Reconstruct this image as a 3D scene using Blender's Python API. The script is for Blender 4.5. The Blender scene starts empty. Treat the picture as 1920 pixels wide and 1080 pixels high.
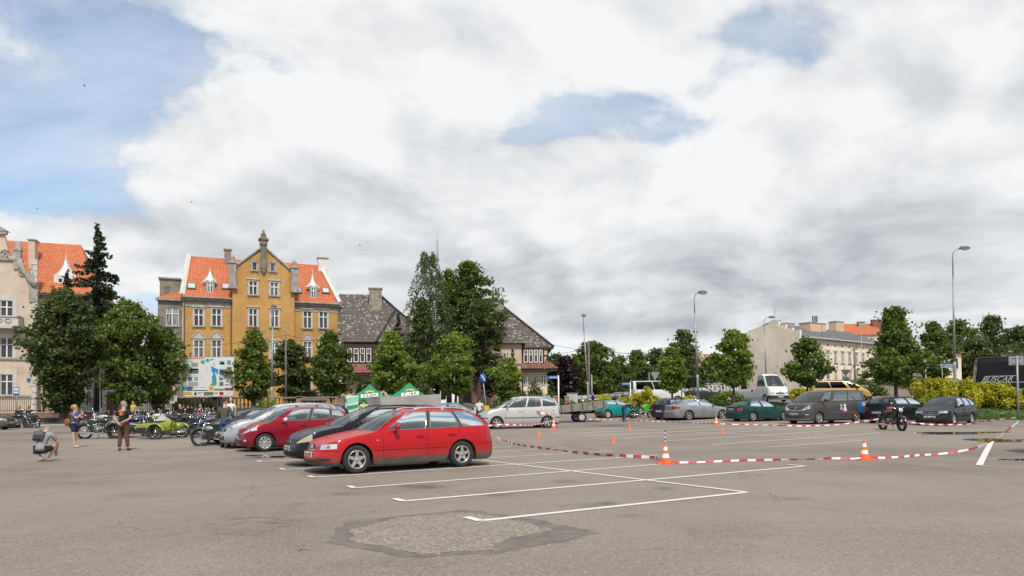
import bpy, bmesh, math, random
from mathutils import Vector, Matrix, noise as mnoise
R = math.radians; PI = math.pi
random.seed(7)
SC = bpy.context.scene
COL = SC.collection

# ------------------------------------------------------------------ camera, sky, sun, exposure
CAM_H = 1.45; FPX = 1290.0; PITCH = R(1.5); ROLL = R(0.6); SHIFT_PX = 188.0
cam_data = bpy.data.cameras.new('camera'); cam = bpy.data.objects.new('camera', cam_data); COL.objects.link(cam)
cam_data.sensor_width = 36; cam_data.lens = 36*FPX/1920; cam_data.shift_y = SHIFT_PX/1920
cam_data.clip_end = 6000; cam_data.clip_start = 0.1
CAM_R = Matrix.Rotation(R(90)+PITCH, 3, 'X') @ Matrix.Rotation(-ROLL, 3, 'Z')
cam.matrix_world = Matrix.Translation((0, 0, CAM_H)) @ CAM_R.to_4x4()
SC.camera = cam
SUN_EL, SUN_AZ = R(52), R(166)          # azimuth measured clockwise from +Y (north)
SUN_STRENGTH, SUN_ANGLE = 3.7, R(8)
EXPOSURE = 0.0
SC.view_settings.view_transform = 'Standard'; SC.view_settings.look = 'None'
SC.view_settings.exposure = EXPOSURE; SC.view_settings.gamma = 1.0; SC.view_settings.use_curve_mapping = False

def ray(px, py):
    return (CAM_R @ Vector(((px-960)/FPX, (540+SHIFT_PX-py)/FPX, -1.0)))
def smooth(t):
    t = max(0.0, min(1.0, t)); return t*t*(3-2*t)
def lerp(a, b, t): return a+(b-a)*t
def gz(x, y):
    """height of the ground: the square rises a little away from the viewer"""
    return 0.30*smooth((y-22)/20) + 0.85*smooth((y-45)/30) + 0.70*smooth((y-44)/13)*smooth((x-8)/10)
def at(px, py, Y):
    """the place seen in direction (px, py) at distance Y metres"""
    d = ray(px, py); return Vector((0, 0, CAM_H)) + d*(Y/d.y)
def G(px, py):
    """the spot of ground seen in direction (px, py)"""
    d = ray(px, py); z = 0.0
    for _ in range(30):
        t = (z-CAM_H)/d.z; p = d*t
        z = 0.5*z+0.5*gz(p.x, p.y)
    return Vector((p.x, p.y, gz(p.x, p.y)))
def D(px, Y, z=None):
    """ground point under column px (read near the horizon) at distance Y"""
    d = ray(px, 750); x = d.x*Y/d.y
    return Vector((x, Y, gz(x, Y) if z is None else z))

# ------------------------------------------------------------------ node expression helper
class X:
    """tiny expression wrapper round shader sockets"""
    def __init__(s, nt, sock): s.nt, s.k = nt, sock
    def _b(s, o, op, rev=False):
        n = s.nt.nodes.new('ShaderNodeMath'); n.operation = op
        a, b = (o, s) if rev else (s, o)
        for i, v in enumerate((a, b)):
            if isinstance(v, X): s.nt.links.new(v.k, n.inputs[i])
            else: n.inputs[i].default_value = v
        return X(s.nt, n.outputs[0])
    def __add__(s, o): return s._b(o, 'ADD')
    __radd__ = __add__
    def __sub__(s, o): return s._b(o, 'SUBTRACT')
    def __rsub__(s, o): return s._b(o, 'SUBTRACT', True)
    def __mul__(s, o): return s._b(o, 'MULTIPLY')
    __rmul__ = __mul__
    def __truediv__(s, o): return s._b(o, 'DIVIDE')
    def __pow__(s, o): return s._b(o, 'POWER')
    def gt(s, o): return s._b(o, 'GREATER_THAN')
    def mn(s, o): return s._b(o, 'MINIMUM')
    def mx(s, o): return s._b(o, 'MAXIMUM')
    def f(s, op):
        n = s.nt.nodes.new('ShaderNodeMath'); n.operation = op; s.nt.links.new(s.k, n.inputs[0]); return X(s.nt, n.outputs[0])
    def ramp(s, a, b, lo=0.0, hi=1.0, kind='SMOOTHSTEP'):
        n = s.nt.nodes.new('ShaderNodeMapRange'); n.interpolation_type = kind
        s.nt.links.new(s.k, n.inputs[0])
        for i, v in zip((1, 2, 3, 4), (a, b, lo, hi)): n.inputs[i].default_value = v
        return X(s.nt, n.outputs[0])
def vmul(nt, v, xyz):
    n = nt.nodes.new('ShaderNodeVectorMath'); n.operation = 'MULTIPLY'; nt.links.new(v, n.inputs[0]); n.inputs[1].default_value = xyz; return n.outputs[0]
def vadd(nt, v, w):
    n = nt.nodes.new('ShaderNodeVectorMath'); n.operation = 'ADD'; nt.links.new(v, n.inputs[0])
    if hasattr(w, 'links') or not isinstance(w, (tuple, list)): nt.links.new(w, n.inputs[1])
    else: n.inputs[1].default_value = w
    return n.outputs[0]
def noise(nt, v, scale, detail=4, rough=0.5, dist=0.0, color=False, lac=2.0):
    n = nt.nodes.new('ShaderNodeTexNoise'); nt.links.new(v, n.inputs['Vector'])
    n.inputs['Scale'].default_value = scale; n.inputs['Detail'].default_value = detail
    n.inputs['Roughness'].default_value = rough; n.inputs['Distortion'].default_value = dist; n.inputs['Lacunarity'].default_value = lac
    return n.outputs['Color'] if color else X(nt, n.outputs[0])
def mixc(nt, f, a, b, mode='MIX'):
    n = nt.nodes.new('ShaderNodeMix'); n.data_type = 'RGBA'; n.blend_type = mode; n.clamp_factor = True
    if isinstance(f, X): nt.links.new(f.k, n.inputs[0])
    else: n.inputs[0].default_value = f
    for i, v in ((6, a), (7, b)):
        if isinstance(v, (tuple, list)): n.inputs[i].default_value = (*v[:3], 1)
        else: nt.links.new(v, n.inputs[i])
    return n.outputs[2]
def comb(nt, x, y, z):
    n = nt.nodes.new('ShaderNodeCombineXYZ')
    for i, v in enumerate((x, y, z)):
        if isinstance(v, X): nt.links.new(v.k, n.inputs[i])
        else: n.inputs[i].default_value = v
    return n.outputs[0]
def sep(nt, v):
    n = nt.nodes.new('ShaderNodeSeparateXYZ'); nt.links.new(v, n.inputs[0]); return [X(nt, o) for o in n.outputs]

# ------------------------------------------------------------------ world: Nishita sky with cloud cover
W = bpy.data.worlds.new('World'); SC.world = W; W.use_nodes = True
nt = W.node_tree; nt.nodes.clear()
tc = nt.nodes.new('ShaderNodeTexCoord').outputs['Generated']
sky = nt.nodes.new('ShaderNodeTexSky'); sky.sky_type = 'NISHITA'; sky.sun_disc = False
sky.sun_elevation = SUN_EL; sky.sun_rotation = SUN_AZ
sky.air_density = 1.0; sky.dust_density = 0.3; sky.ozone_density = 0.9
dx, dy, dz = sep(nt, tc)
zc = dz.mx(0.0)
inv = 1.0/ (zc + 0.30) if False else (zc + 0.30)._b(1.0, 'DIVIDE', True)
px_, py_ = dx*inv, dy*inv
def cloud_field(ox, oy, det=9, k=1.0):
    p = comb(nt, px_+ox, py_+oy, 0.37)
    warp = noise(nt, p, 1.3, 3, 0.5, color=True)
    wv = vmul(nt, vadd(nt, warp, (-0.5, -0.5, -0.5)), (0.55, 0.55, 0.55))
    q = vadd(nt, p, wv)
    big = noise(nt, q, 0.95, 3, 0.5)
    mid = noise(nt, q, 2.8, det, 0.57)
    return big*0.50+mid*0.58
def blob(px, py, rx, ry=None, k=1.0):
    """soft patch of sky round the direction (px, py) of the view; radii in degrees"""
    d = ray(px, py).normalized(); ry = ry or rx
    az = math.atan2(d.x, d.y); el = math.asin(d.z)
    right = Vector((math.cos(az), -math.sin(az), 0)); up = right.cross(d)
    def dot(v):
        n = nt.nodes.new('ShaderNodeVectorMath'); n.operation = 'DOT_PRODUCT'; nt.links.new(tc, n.inputs[0]); n.inputs[1].default_value = v
        return X(nt, n.outputs['Value'])
    a = dot(right)*(1/math.sin(R(rx))); b = dot(up)*(1/math.sin(R(ry))); c = (dot(d)).gt(0.0)
    r2 = a*a+b*b
    return (r2*-1.0).f('EXPONENT')*c*k
fld = cloud_field(0, 0)
fl2 = cloud_field(-0.05, 0.09, 4); fl1 = cloud_field(0, 0, 4)          # sampled towards the light: gives lit rims and grey bellies
bias = None
for b in [(230, 70, 10, 3.4, -.145), (540, 125, 2.6, 1.6, -.14), (60, 250, 9, 2.6, -.085), (40, 370, 5, 2.4, -.17), (250, 210, 6, 2, -.07), (760, 312, 4, 1.7, -.16),
          (1130, 200, 11, 2.8, -.125), (1300, 255, 5, 1.5, -.12), (1470, 90, 5.5, 3.0, -.145), (1380, 40, 3, 1.5, -.06), (700, 120, 9, 6, .20), (1060, 60, 9, 3.5, .16),
          (1580, 190, 7, 2.6, .10), (500, 330, 10, 4, .10), (1300, 400, 22, 5, .16), (300, 470, 16, 3.0, .10), (800, 420, 12, 5, .14), (1760, 120, 6, 4, .08), (1780, 380, 9, 6, .14), (1180, 330, 6, 2, .06), (1120, 540, 16, 3.2, .20), (1560, 600, 16, 2.5, .14), (560, 440, 8, 3, .06)]:
    t = blob(*b); bias = t if bias is None else bias+t
dens = fld + bias + 0.045
cover = dens.ramp(0.465, 0.615)
dark = None
for b in [(1430, 500, 10, 3.0, .50), (1230, 610, 10, 1.8, .42), (1000, 480, 9, 2, .14), (1640, 450, 6, 2.5, .22), (300, 420, 7, 2.5, .18), (720, 345, 5, 2.0, .26), (1830, 520, 5, 3, .22), (880, 520, 10, 2.2, .20),
          (520, 400, 6, 2, .12), (640, 90, 8, 5, -.36), (1120, 70, 9, 3, -.32), (1560, 170, 6, 3, -.26), (1290, 350, 9, 3, -.28), (1050, 660, 20, 1.2, -.30), (620, 230, 7, 3, -.22), (180, 500, 6, 2, -.10)]:
    t = blob(*b); dark = t if dark is None else dark+t
grad = (fl2-fl1).ramp(-0.10, 0.10, 0.0, 1.0, 'LINEAR')
thick = dens.ramp(0.58, 0.95)
shade = (grad*0.62 + (fld-fl1)*-1.8 + thick*0.10 + dark*0.88 - 0.13).ramp(0.0, 1.0, 0.0, 1.0, 'LINEAR')
ccol = mixc(nt, shade, (1.0, 1.01, 1.02), (0.41, 0.45, 0.505))
ccol = mixc(nt, dens.ramp(0.44, 0.60), (0.78, 0.89, 1.04), ccol)
# thin high veil so that the blue stays soft
veil = noise(nt, comb(nt, px_*0.7, py_*1.5, 2.0), 2.2, 8, 0.6).ramp(0.30, 0.72, 0.22, 0.88)
cov = cover.mx(veil*0.85)
low = dz.ramp(0.0, 0.16, 0.80, 0.0)
cov = cov.mx(low)
bg1 = nt.nodes.new('ShaderNodeBackground'); nt.links.new(mixc(nt, 1.0, sky.outputs[0], (.86, 1.0, 1.06), 'MULTIPLY'), bg1.inputs[0]); bg1.inputs[1].default_value = 0.15
bg2 = nt.nodes.new('ShaderNodeBackground'); nt.links.new(ccol, bg2.inputs[0]); bg2.inputs[1].default_value = 0.92
mx = nt.nodes.new('ShaderNodeMixShader'); nt.links.new(cov.k, mx.inputs[0]); nt.links.new(bg1.outputs[0], mx.inputs[1]); nt.links.new(bg2.outputs[0], mx.inputs[2])
out = nt.nodes.new('ShaderNodeOutputWorld'); nt.links.new(mx.outputs[0], out.inputs[0])
W.cycles.sampling_method = 'MANUAL'; W.cycles.sample_map_resolution = 512

sd = bpy.data.lights.new('sun', 'SUN'); sd.energy = SUN_STRENGTH; sd.angle = SUN_ANGLE; sd.color = (1.0, 0.95, 0.88)
sun = bpy.data.objects.new('sun', sd); COL.objects.link(sun)
sdir = Vector((math.sin(SUN_AZ)*math.cos(SUN_EL), math.cos(SUN_AZ)*math.cos(SUN_EL), math.sin(SUN_EL)))
sun.rotation_euler = sdir.to_track_quat('Z', 'Y').to_euler(); sun.location = (0, 0, 60)

# ------------------------------------------------------------------ mesh helpers
class MB:
    """collects boxes, tubes, sheets ... and links them as ONE mesh object"""
    def __init__(s): s.v, s.f, s.m, s.mi = [], [], [], 0; s.M = None; s.sm = []; s.smooth = False
    def mat(s, i): s.mi = i; return s
    def add(s, vs, fs, smooth=None):
        n = len(s.v); sm = s.smooth if smooth is None else smooth
        for p in vs:
            p = Vector(p); s.v.append(tuple(s.M @ p) if s.M is not None else tuple(p))
        for f in fs: s.f.append(tuple(i+n for i in f)); s.m.append(s.mi); s.sm.append(sm)
        return s
    def quad(s, a, b, c, d): return s.add([a, b, c, d], [(0, 1, 2, 3)])
    def box(s, c, d, rz=0, rot=None):
        hx, hy, hz = d[0]/2, d[1]/2, d[2]/2
        m = rot if rot is not None else Matrix.Rotation(rz, 3, 'Z')
        c = Vector(c)
        vs = [c+m @ Vector((sx*hx, sy*hy, sz*hz)) for sz in (-1, 1) for sx, sy in ((-1, -1), (1, -1), (1, 1), (-1, 1))]
        return s.add(vs, [(3, 2, 1, 0), (4, 5, 6, 7), (0, 1, 5, 4), (1, 2, 6, 5), (2, 3, 7, 6), (3, 0, 4, 7)], False)
    def box2(s, a, b): # from corner to corner
        return s.box([(p+q)/2 for p, q in zip(a, b)], [abs(q-p) for p, q in zip(a, b)])
    def tube(s, pts, r, n=8, cap=True, closed=False):
        pts = [Vector(p) for p in pts]; k = len(pts)
        rs = r if isinstance(r, (list, tuple)) else [r]*k
        vs = []; prev = None
        for i, p in enumerate(pts):
            if closed: t = pts[(i+1) % k]-pts[i-1]
            else: t = pts[min(i+1, k-1)]-pts[max(i-1, 0)]
            if t.length < 1e-9: t = Vector((0, 0, 1))
            t.normalize()
            if prev is None:
                up = Vector((0, 0, 1)) if abs(t.z) < 0.9 else Vector((1, 0, 0)); a = t.cross(up).normalized()
            else:
                a = (prev-t*prev.dot(t))
                a = a.normalized() if a.length > 1e-6 else t.orthogonal().normalized()
            prev = a; b = t.cross(a)
            for j in range(n):
                q = 2*PI*j/n; vs.append(p+(a*math.cos(q)+b*math.sin(q))*rs[i])
        fs = []
        for i in range(k if closed else k-1):
            i2 = (i+1) % k
            for j in range(n): fs.append((i*n+j, i*n+(j+1) % n, i2*n+(j+1) % n, i2*n+j))
        if cap and not closed: fs += [tuple(range(n-1, -1, -1)), tuple((k-1)*n+j for j in range(n))]
        return s.add(vs, fs, n > 5)
    def lathe(s, prof, c=(0, 0, 0), axis='z', n=20, cap=False, ang=2*PI):
        c = Vector(c); vs = []; full = abs(ang-2*PI) < 1e-6; m = n if full else n+1
        for r, h in prof:
            for j in range(m):
                q = ang*j/n; x, y = r*math.cos(q), r*math.sin(q)
                vs.append(c+(Vector((x, y, h)) if axis == 'z' else Vector((x, h, y)) if axis == 'y' else Vector((h, x, y))))
        fs = []
        for i in range(len(prof)-1):
            for j in range(n): fs.append((i*m+j, i*m+(j+1) % m, (i+1)*m+(j+1) % m, (i+1)*m+j))
        if cap: fs += [tuple(range(m-1, -1, -1)), tuple((len(prof)-1)*m+j for j in range(m))]
        return s.add(vs, fs, True)
    def ball(s, c, r, n=10, m=7):
        r = r if isinstance(r, (tuple, list)) else (r, r, r); vs = []
        for i in range(m+1):
            t = PI*i/m
            for j in range(n):
                q = 2*PI*j/n; vs.append((c[0]+r[0]*math.sin(t)*math.cos(q), c[1]+r[1]*math.sin(t)*math.sin(q), c[2]+r[2]*math.cos(t)))
        return s.add(vs, [(i*n+j, (i+1)*n+j, (i+1)*n+(j+1) % n, i*n+(j+1) % n) for i in range(m) for j in range(n)], True)
    def prism(s, poly, h0, h1, axis='z'):
        """polygon of 2D points extruded along an axis"""
        mk = {'z': lambda a, b, h: (a, b, h), 'y': lambda a, b, h: (a, h, b), 'x': lambda a, b, h: (h, a, b)}[axis]
        n = len(poly); vs = [mk(a, b, h0) for a, b in poly]+[mk(a, b, h1) for a, b in poly]
        return s.add(vs, [tuple(range(n-1, -1, -1)), tuple(range(n, 2*n))]+[(i, (i+1) % n, n+(i+1) % n, n+i) for i in range(n)], False)
    def grid(s, rows, smooth=True):
        n = len(rows[0]); vs = [p for r in rows for p in r]
        return s.add(vs, [(i*n+j, i*n+j+1, (i+1)*n+j+1, (i+1)*n+j) for i in range(len(rows)-1) for j in range(n-1)], smooth)
    def mesh(s, name, mats):
        me = bpy.data.meshes.new(name); me.from_pydata(s.v, [], s.f)
        for m in (mats if isinstance(mats, (list, tuple)) else [mats]): me.materials.append(m)
        if any(s.m): me.polygons.foreach_set('material_index', s.m)
        if any(s.sm): me.polygons.foreach_set('use_smooth', s.sm)
        me.update(); return me
    def build(s, name, mats, parent=None, **kw):
        return link(name, s.mesh(name, mats), parent, **kw)
def link(name, me, parent=None, loc=None, label=None, cat=None, group=None, kind=None):
    o = bpy.data.objects.new(name, me); COL.objects.link(o)
    if parent is not None: o.parent = parent
    if loc is not None: o.location = loc
    tag(o, label, cat, group, kind); return o
def tag(o, label=None, cat=None, group=None, kind=None):
    for k, v in (('label', label), ('category', cat), ('group', group), ('kind', kind)):
        if v: o[k] = v
    return o
def thing(name, label, cat, loc=(0, 0, 0), rz=0.0, group=None):
    o = bpy.data.objects.new(name, None); COL.objects.link(o); o.empty_display_size = 0.2
    o.location = loc; o.rotation_euler = (0, 0, rz); return tag(o, label, cat, group)
def copy_thing(o, loc=None, rz=None, label=None, group=None, parent=None, scale=None):
    c = o.copy(); COL.objects.link(c)
    if parent is not None: c.parent = parent
    if loc is not None: c.location = loc
    if rz is not None: c.rotation_euler = (0, 0, rz)
    if scale is not None: c.scale = scale
    if label: c['label'] = label
    if group: c['group'] = group
    for ch in list(o.children): copy_thing(ch, parent=c)
    return c

# ------------------------------------------------------------------ materials
def mat(name, col, rough=0.6, metal=0.0, spec=0.5, var=0.0, vs=3.0, bump=0.0, bs=20.0, coat=0.0, trans=0.0, dirt=None):
    m = bpy.data.materials.new(name); m.use_nodes = True; nt = m.node_tree; b = nt.nodes['Principled BSDF']
    b.inputs['Base Color'].default_value = (*col, 1); b.inputs['Roughness'].default_value = rough; b.inputs['Metallic'].default_value = metal
    b.inputs['Specular IOR Level'].default_value = spec; b.inputs['Coat Weight'].default_value = coat; b.inputs['Coat Roughness'].default_value = 0.05
    if trans: b.inputs['Transmission Weight'].default_value = trans
    if var or bump or dirt:
        oc = nt.nodes.new('ShaderNodeTexCoord').outputs['Object']
        c = tuple(col)
        sock = None
        if var:
            n1 = noise(nt, oc, vs, 6, 0.6)
            sock = mixc(nt, n1.ramp(0.3, 0.7), tuple(max(0, x*(1-var)) for x in c), tuple(min(1, x*(1+var)) for x in c))
        if dirt:
            n2 = noise(nt, oc, dirt[1], 7, 0.65).ramp(dirt[2], dirt[2]+0.2)
            sock = mixc(nt, n2, sock if sock is not None else c, dirt[0])
        if sock is not None: nt.links.new(sock, b.inputs['Base Color'])
        if bump:
            bn = nt.nodes.new('ShaderNodeBump'); bn.inputs['Strength'].default_value = bump; bn.inputs['Distance'].default_value = 0.02
            nt.links.new(noise(nt, oc, bs, 5, 0.6).k, bn.inputs['Height']); nt.links.new(bn.outputs[0], b.inputs['Normal'])
    return m
MATS = {}
def M(name, *a, **k):
    if name not in MATS: MATS[name] = mat(name, *a, **k)
    return MATS[name]
# ------------------------------------------------------------------ ground
ASPH = mat('asphalt', (0.2, 0.18, 0.165), 0.9)
def asphalt_nodes(m):
    nt = m.node_tree; b = nt.nodes['Principled BSDF']
    p = nt.nodes.new('ShaderNodeNewGeometry').outputs['Position']
    x, y, z = sep(nt, p)
    pa = vmul(nt, p, (0.35, 1.0, 1.0))
    big = noise(nt, p, 0.09, 5, 0.55)
    med = noise(nt, p, 0.55, 6, 0.62, 0.6)
    blot = noise(nt, pa, 1.7, 5, 0.7, 1.2)
    fine = noise(nt, p, 34.0, 3, 0.75)
    c = mixc(nt, big.ramp(0.32, 0.68), (0.184, 0.151, 0.123), (0.258, 0.215, 0.177))
    c = mixc(nt, med.ramp(0.40, 0.75, 0.0, 0.55), c, (0.28, 0.234, 0.194))
    c = mixc(nt, blot.ramp(0.58, 0.80, 0.0, 0.60), c, (0.10, 0.088, 0.080))       # old oil and tyre stains
    # stone chippings showing in the worn surface
    v = nt.nodes.new('ShaderNodeTexVoronoi'); v.inputs['Scale'].default_value = 46.0; nt.links.new(p, v.inputs['Vector'])
    chip = sep(nt, v.outputs['Color'])[0]
    near = y.ramp(6.0, 24.0, 1.0, 0.0)
    c = mixc(nt, chip.ramp(0.80, 0.97, 0.0, 0.55)*near, c, (0.37, 0.32, 0.27))
    c = mixc(nt, chip.ramp(0.10, 0.0, 0.0, 0.55)*near, c, (0.07, 0.06, 0.055))
    c = mixc(nt, fine.ramp(0.55, 0.80, 0.0, 0.35), c, (0.11, 0.098, 0.088))
    # marks where they lie on the square: oil drips, tyre scuffs, mended strips, damp patches
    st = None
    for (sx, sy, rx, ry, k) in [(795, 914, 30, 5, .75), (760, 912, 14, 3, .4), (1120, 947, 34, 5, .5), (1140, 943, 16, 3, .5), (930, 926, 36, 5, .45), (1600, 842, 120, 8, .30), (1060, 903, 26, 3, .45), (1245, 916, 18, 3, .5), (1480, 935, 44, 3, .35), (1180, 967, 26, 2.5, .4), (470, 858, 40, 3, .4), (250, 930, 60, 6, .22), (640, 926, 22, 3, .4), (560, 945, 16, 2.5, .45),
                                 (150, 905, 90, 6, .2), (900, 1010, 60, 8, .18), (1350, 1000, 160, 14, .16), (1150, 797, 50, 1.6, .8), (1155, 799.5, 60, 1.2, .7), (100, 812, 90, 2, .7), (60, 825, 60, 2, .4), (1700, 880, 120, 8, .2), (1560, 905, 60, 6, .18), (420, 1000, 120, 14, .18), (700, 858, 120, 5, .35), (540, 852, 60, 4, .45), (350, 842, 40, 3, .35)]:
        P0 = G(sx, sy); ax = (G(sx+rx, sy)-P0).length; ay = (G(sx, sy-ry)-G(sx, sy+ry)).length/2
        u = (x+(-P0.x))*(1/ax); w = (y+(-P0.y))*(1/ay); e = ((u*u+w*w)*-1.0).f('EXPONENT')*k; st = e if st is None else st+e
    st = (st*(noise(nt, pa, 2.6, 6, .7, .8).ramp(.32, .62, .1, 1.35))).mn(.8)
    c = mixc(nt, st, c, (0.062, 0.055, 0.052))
    arc = ((x+(-3.4))*(x+(-3.4))+(y+(-14.3))*(y+(-14.3))).f('SQRT'); tr_ = ((arc+(-5.9)).f('ABSOLUTE')).ramp(.16, .02, 0, .30)*x.ramp(5.5, 8.5)*noise(nt, p, 3.0, 4, .6).ramp(.4, .6)
    c = mixc(nt, tr_, c, (0.08, 0.07, 0.065))
    # long hairline cracks
    vc = nt.nodes.new('ShaderNodeTexVoronoi'); vc.feature = 'DISTANCE_TO_EDGE'; vc.inputs['Scale'].default_value = .16
    nt.links.new(vadd(nt, p, vmul(nt, noise(nt, p, .9, 5, .6, color=True), (1.6, 1.6, 0))), vc.inputs['Vector']); ck = X(nt, vc.outputs['Distance']).ramp(.003, .0006, 0, .5)*noise(nt, p, .3, 3, .5).ramp(.45, .6)
    c = mixc(nt, ck, c, (0.05, 0.045, 0.042))
    nt.links.new(c, b.inputs['Base Color'])
    nt.links.new(med.ramp(0.3, 0.8, 0.95, 0.72).k, b.inputs['Roughness'])
    b.inputs['Specular IOR Level'].default_value = 0.3
    bn = nt.nodes.new('ShaderNodeBump'); bn.inputs['Strength'].default_value = 0.5; bn.inputs['Distance'].default_value = 0.012
    nt.links.new((fine+chip*0.5).k, bn.inputs['Height']); nt.links.new(bn.outputs[0], b.inputs['Normal'])
asphalt_nodes(ASPH)
g = MB()
ys = [-25, -10, 0, 6, 10, 14, 18, 20]+[22+i for i in range(0, 24)]+[48, 52, 58, 64, 70, 78, 90, 120, 200, 400, 900, 2500]
xs = [-2500, -900, -400, -200, -120, -80, -60]+[-50+5*i for i in range(21)]+[60, 80, 120, 200, 400, 900, 2500]
g.grid([[(x, y, gz(x, y)) for x in xs] for y in ys])
g.build('ground', ASPH, kind='structure')

def sheet(pts, off, name, m, cell=1.2, **kw):
    """thin sheet lying on the ground with outline pts (a quad or a convex fan), following its height"""
    b = MB()
    if len(pts) == 4:
        a, bb, c, d = [Vector(p) for p in pts]
        nu = max(1, int(max((bb-a).length, (c-d).length)/cell)); nv = max(1, int(max((d-a).length, (c-bb).length)/cell))
        rows = []
        for j in range(nv+1):
            r_ = []
            for i in range(nu+1):
                p = (a.lerp(bb, i/nu)).lerp(d.lerp(c, i/nu), j/nv); r_.append((p.x, p.y, gz(p.x, p.y)+off))
            rows.append(r_)
        b.grid(rows)
    else:
        c = sum((Vector(p) for p in pts), Vector())/len(pts)
        vs = [(p[0], p[1], gz(p[0], p[1])+off) for p in pts]+[(c.x, c.y, gz(c.x, c.y)+off)]
        n = len(pts)
        if n > 60: b.add(vs[:-1], [tuple(range(n))])
        else: b.add(vs, [(i, (i+1) % n, n) for i in range(n)])
    return b.build(name, m, **kw)

# painted bay lines
PAINT = mat('road_paint', (0.66, 0.63, 0.58), 0.75)
nt = PAINT.node_tree; b_ = nt.nodes['Principled BSDF']
p_ = nt.nodes.new('ShaderNodeNewGeometry').outputs['Position']
wear = noise(nt, p_, 9.0, 7, 0.72).ramp(0.60, 0.72)
nt.links.new(mixc(nt, wear, (0.64, 0.61, 0.56), (0.26, 0.23, 0.205)), b_.inputs['Base Color'])
LINE_N = [0]
def stroke(a, b, w=0.11, name='painted_line'):
    LINE_N[0] += 1
    a, b = Vector((a[0], a[1], 0)), Vector((b[0], b[1], 0)); d = (b-a).normalized(); n = Vector((-d.y, d.x, 0))*w/2
    return sheet([a-n, b-n, b+n, a+n], 0.0070+0.00025*LINE_N[0], name, PAINT, kind='structure')
def gline(p, q, w=0.11): return stroke(G(*p), G(*q), w)
GD = Vector((math.cos(0.5654), math.sin(0.5654), 0)); GN = Vector((-GD.y, GD.x, 0))
# the bay row in front (with its cross line) and the fainter rows farther off
for a, b, w in [((895.8, 977.5), (1399.9, 923.6), .12), ((754, 940.5), (1509, 874.4), .12), ((663, 915.5), (1298, 866), .11), ((586, 895.5), (1236, 853.5), .11),
          ((531, 881), (1145, 846), .10), ((487, 866), (1060, 840), .10), ((452, 857), (960, 838), .10), ((425, 846), (560, 840), .10), ((405, 838), (520, 834), .10), ((388, 831), (480, 828), .10), ((366, 825), (440, 822), .10),
          ((1399.9, 923.6), (905, 863.5), .11),
          ((1248, 827), (1560, 808), .09), ((1338, 834), (1650, 812), .10), ((1438, 839), (1622, 826), .10), ((1622, 826), (1330, 812), .08), ((1166, 822), (1480, 805), .09), ((1100, 818), (1400, 803), .09), ((1040, 814), (1330, 801), .09), ((1330, 812), (1130, 803), .08),
          ((1050, 808), (1260, 799), .08), ((1300, 866.5), (1390, 866), .05)]:
    gline(a, b, w)
for (x, y) in [(895.8, 977.5), (753, 940.5), (662.5, 915.5), (585.5, 895.6), (531, 881), (487, 866)]:   # little T ends of the bay lines
    c = G(x, y)-GD*0.03; stroke(c-GN*0.03+GD*0.05, c+GN*0.34+GD*0.05, 0.12, 'painted_line_end')
c = G(1509, 874.4); stroke(c-GN*0.02, c+GN*0.45, 0.11, 'painted_line_end')
# broad worn line at the right edge
c = [G(1829, 873.5), G(1843, 873.5), G(1864, 828), G(1854, 828)]
sheet(c, 0.018, 'painted_line', PAINT, kind='structure')
gline((1835, 874), (1855, 874.5), 0.05)

# patched pit in the asphalt: dark bitumen seam round a pebbly fill
def blob_sheet(pix, off, name, m, jitter=0.035, n=26, **kw):
    P_ = [G(*p) for p in pix]; out = []
    for i in range(len(P_)):
        a, b = P_[i], P_[(i+1) % len(P_)]
        for k in range(n):
            q = a.lerp(b, k/n); v = (mnoise.noise_vector(q*1.9)+mnoise.noise_vector(q*7.0)*.55+mnoise.noise_vector(q*19.0)*.35)*jitter*3; out.append((q.x+v.x, q.y+v.y, 0))
    return sheet(out, off, name, m, **kw)
SEAM = M('bitumen_seam', (0.146, 0.122, 0.102), 0.75, var=0.25, vs=4, bump=0.3, bs=60)
CHIPS = mat('exposed_stone_fill', (0.3, 0.26, 0.22), 0.9)
nt = CHIPS.node_tree; b_ = nt.nodes['Principled BSDF']; p_ = nt.nodes.new('ShaderNodeNewGeometry').outputs['Position']
v = nt.nodes.new('ShaderNodeTexVoronoi'); v.inputs['Scale'].default_value = 36.0; nt.links.new(p_, v.inputs['Vector'])
ch = sep(nt, v.outputs['Color']); c_ = mixc(nt, ch[0].ramp(0.2, 0.9), (0.185, 0.152, 0.125), (0.300, 0.250, 0.206))
c_ = mixc(nt, ch[1].ramp(0.80, 0.95), c_, (0.36, 0.305, 0.25)); nt.links.new(c_, b_.inputs['Base Color'])
bn = nt.nodes.new('ShaderNodeBump'); bn.inputs['Strength'].default_value = 0.7; bn.inputs['Distance'].default_value = 0.02
nt.links.new((ch[0]-X(nt, v.outputs['Distance'])).k, bn.inputs['Height']); nt.links.new(bn.outputs[0], b_.inputs['Normal'])
blob_sheet([(652, 977), (868, 955), (1000, 974), (1130, 998), (1060, 1016), (935, 1036), (760, 1046), (690, 1032), (618, 1018)], 0.0025, 'bitumen_seam', SEAM, kind='structure')
blob_sheet([(668, 990), (745, 972), (868, 962), (930, 967), (1032, 995), (935, 1018), (930, 1030), (790, 1040), (735, 1030), (662, 1014)], 0.005, 'stone_chip_fill', CHIPS, kind='structure')
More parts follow.
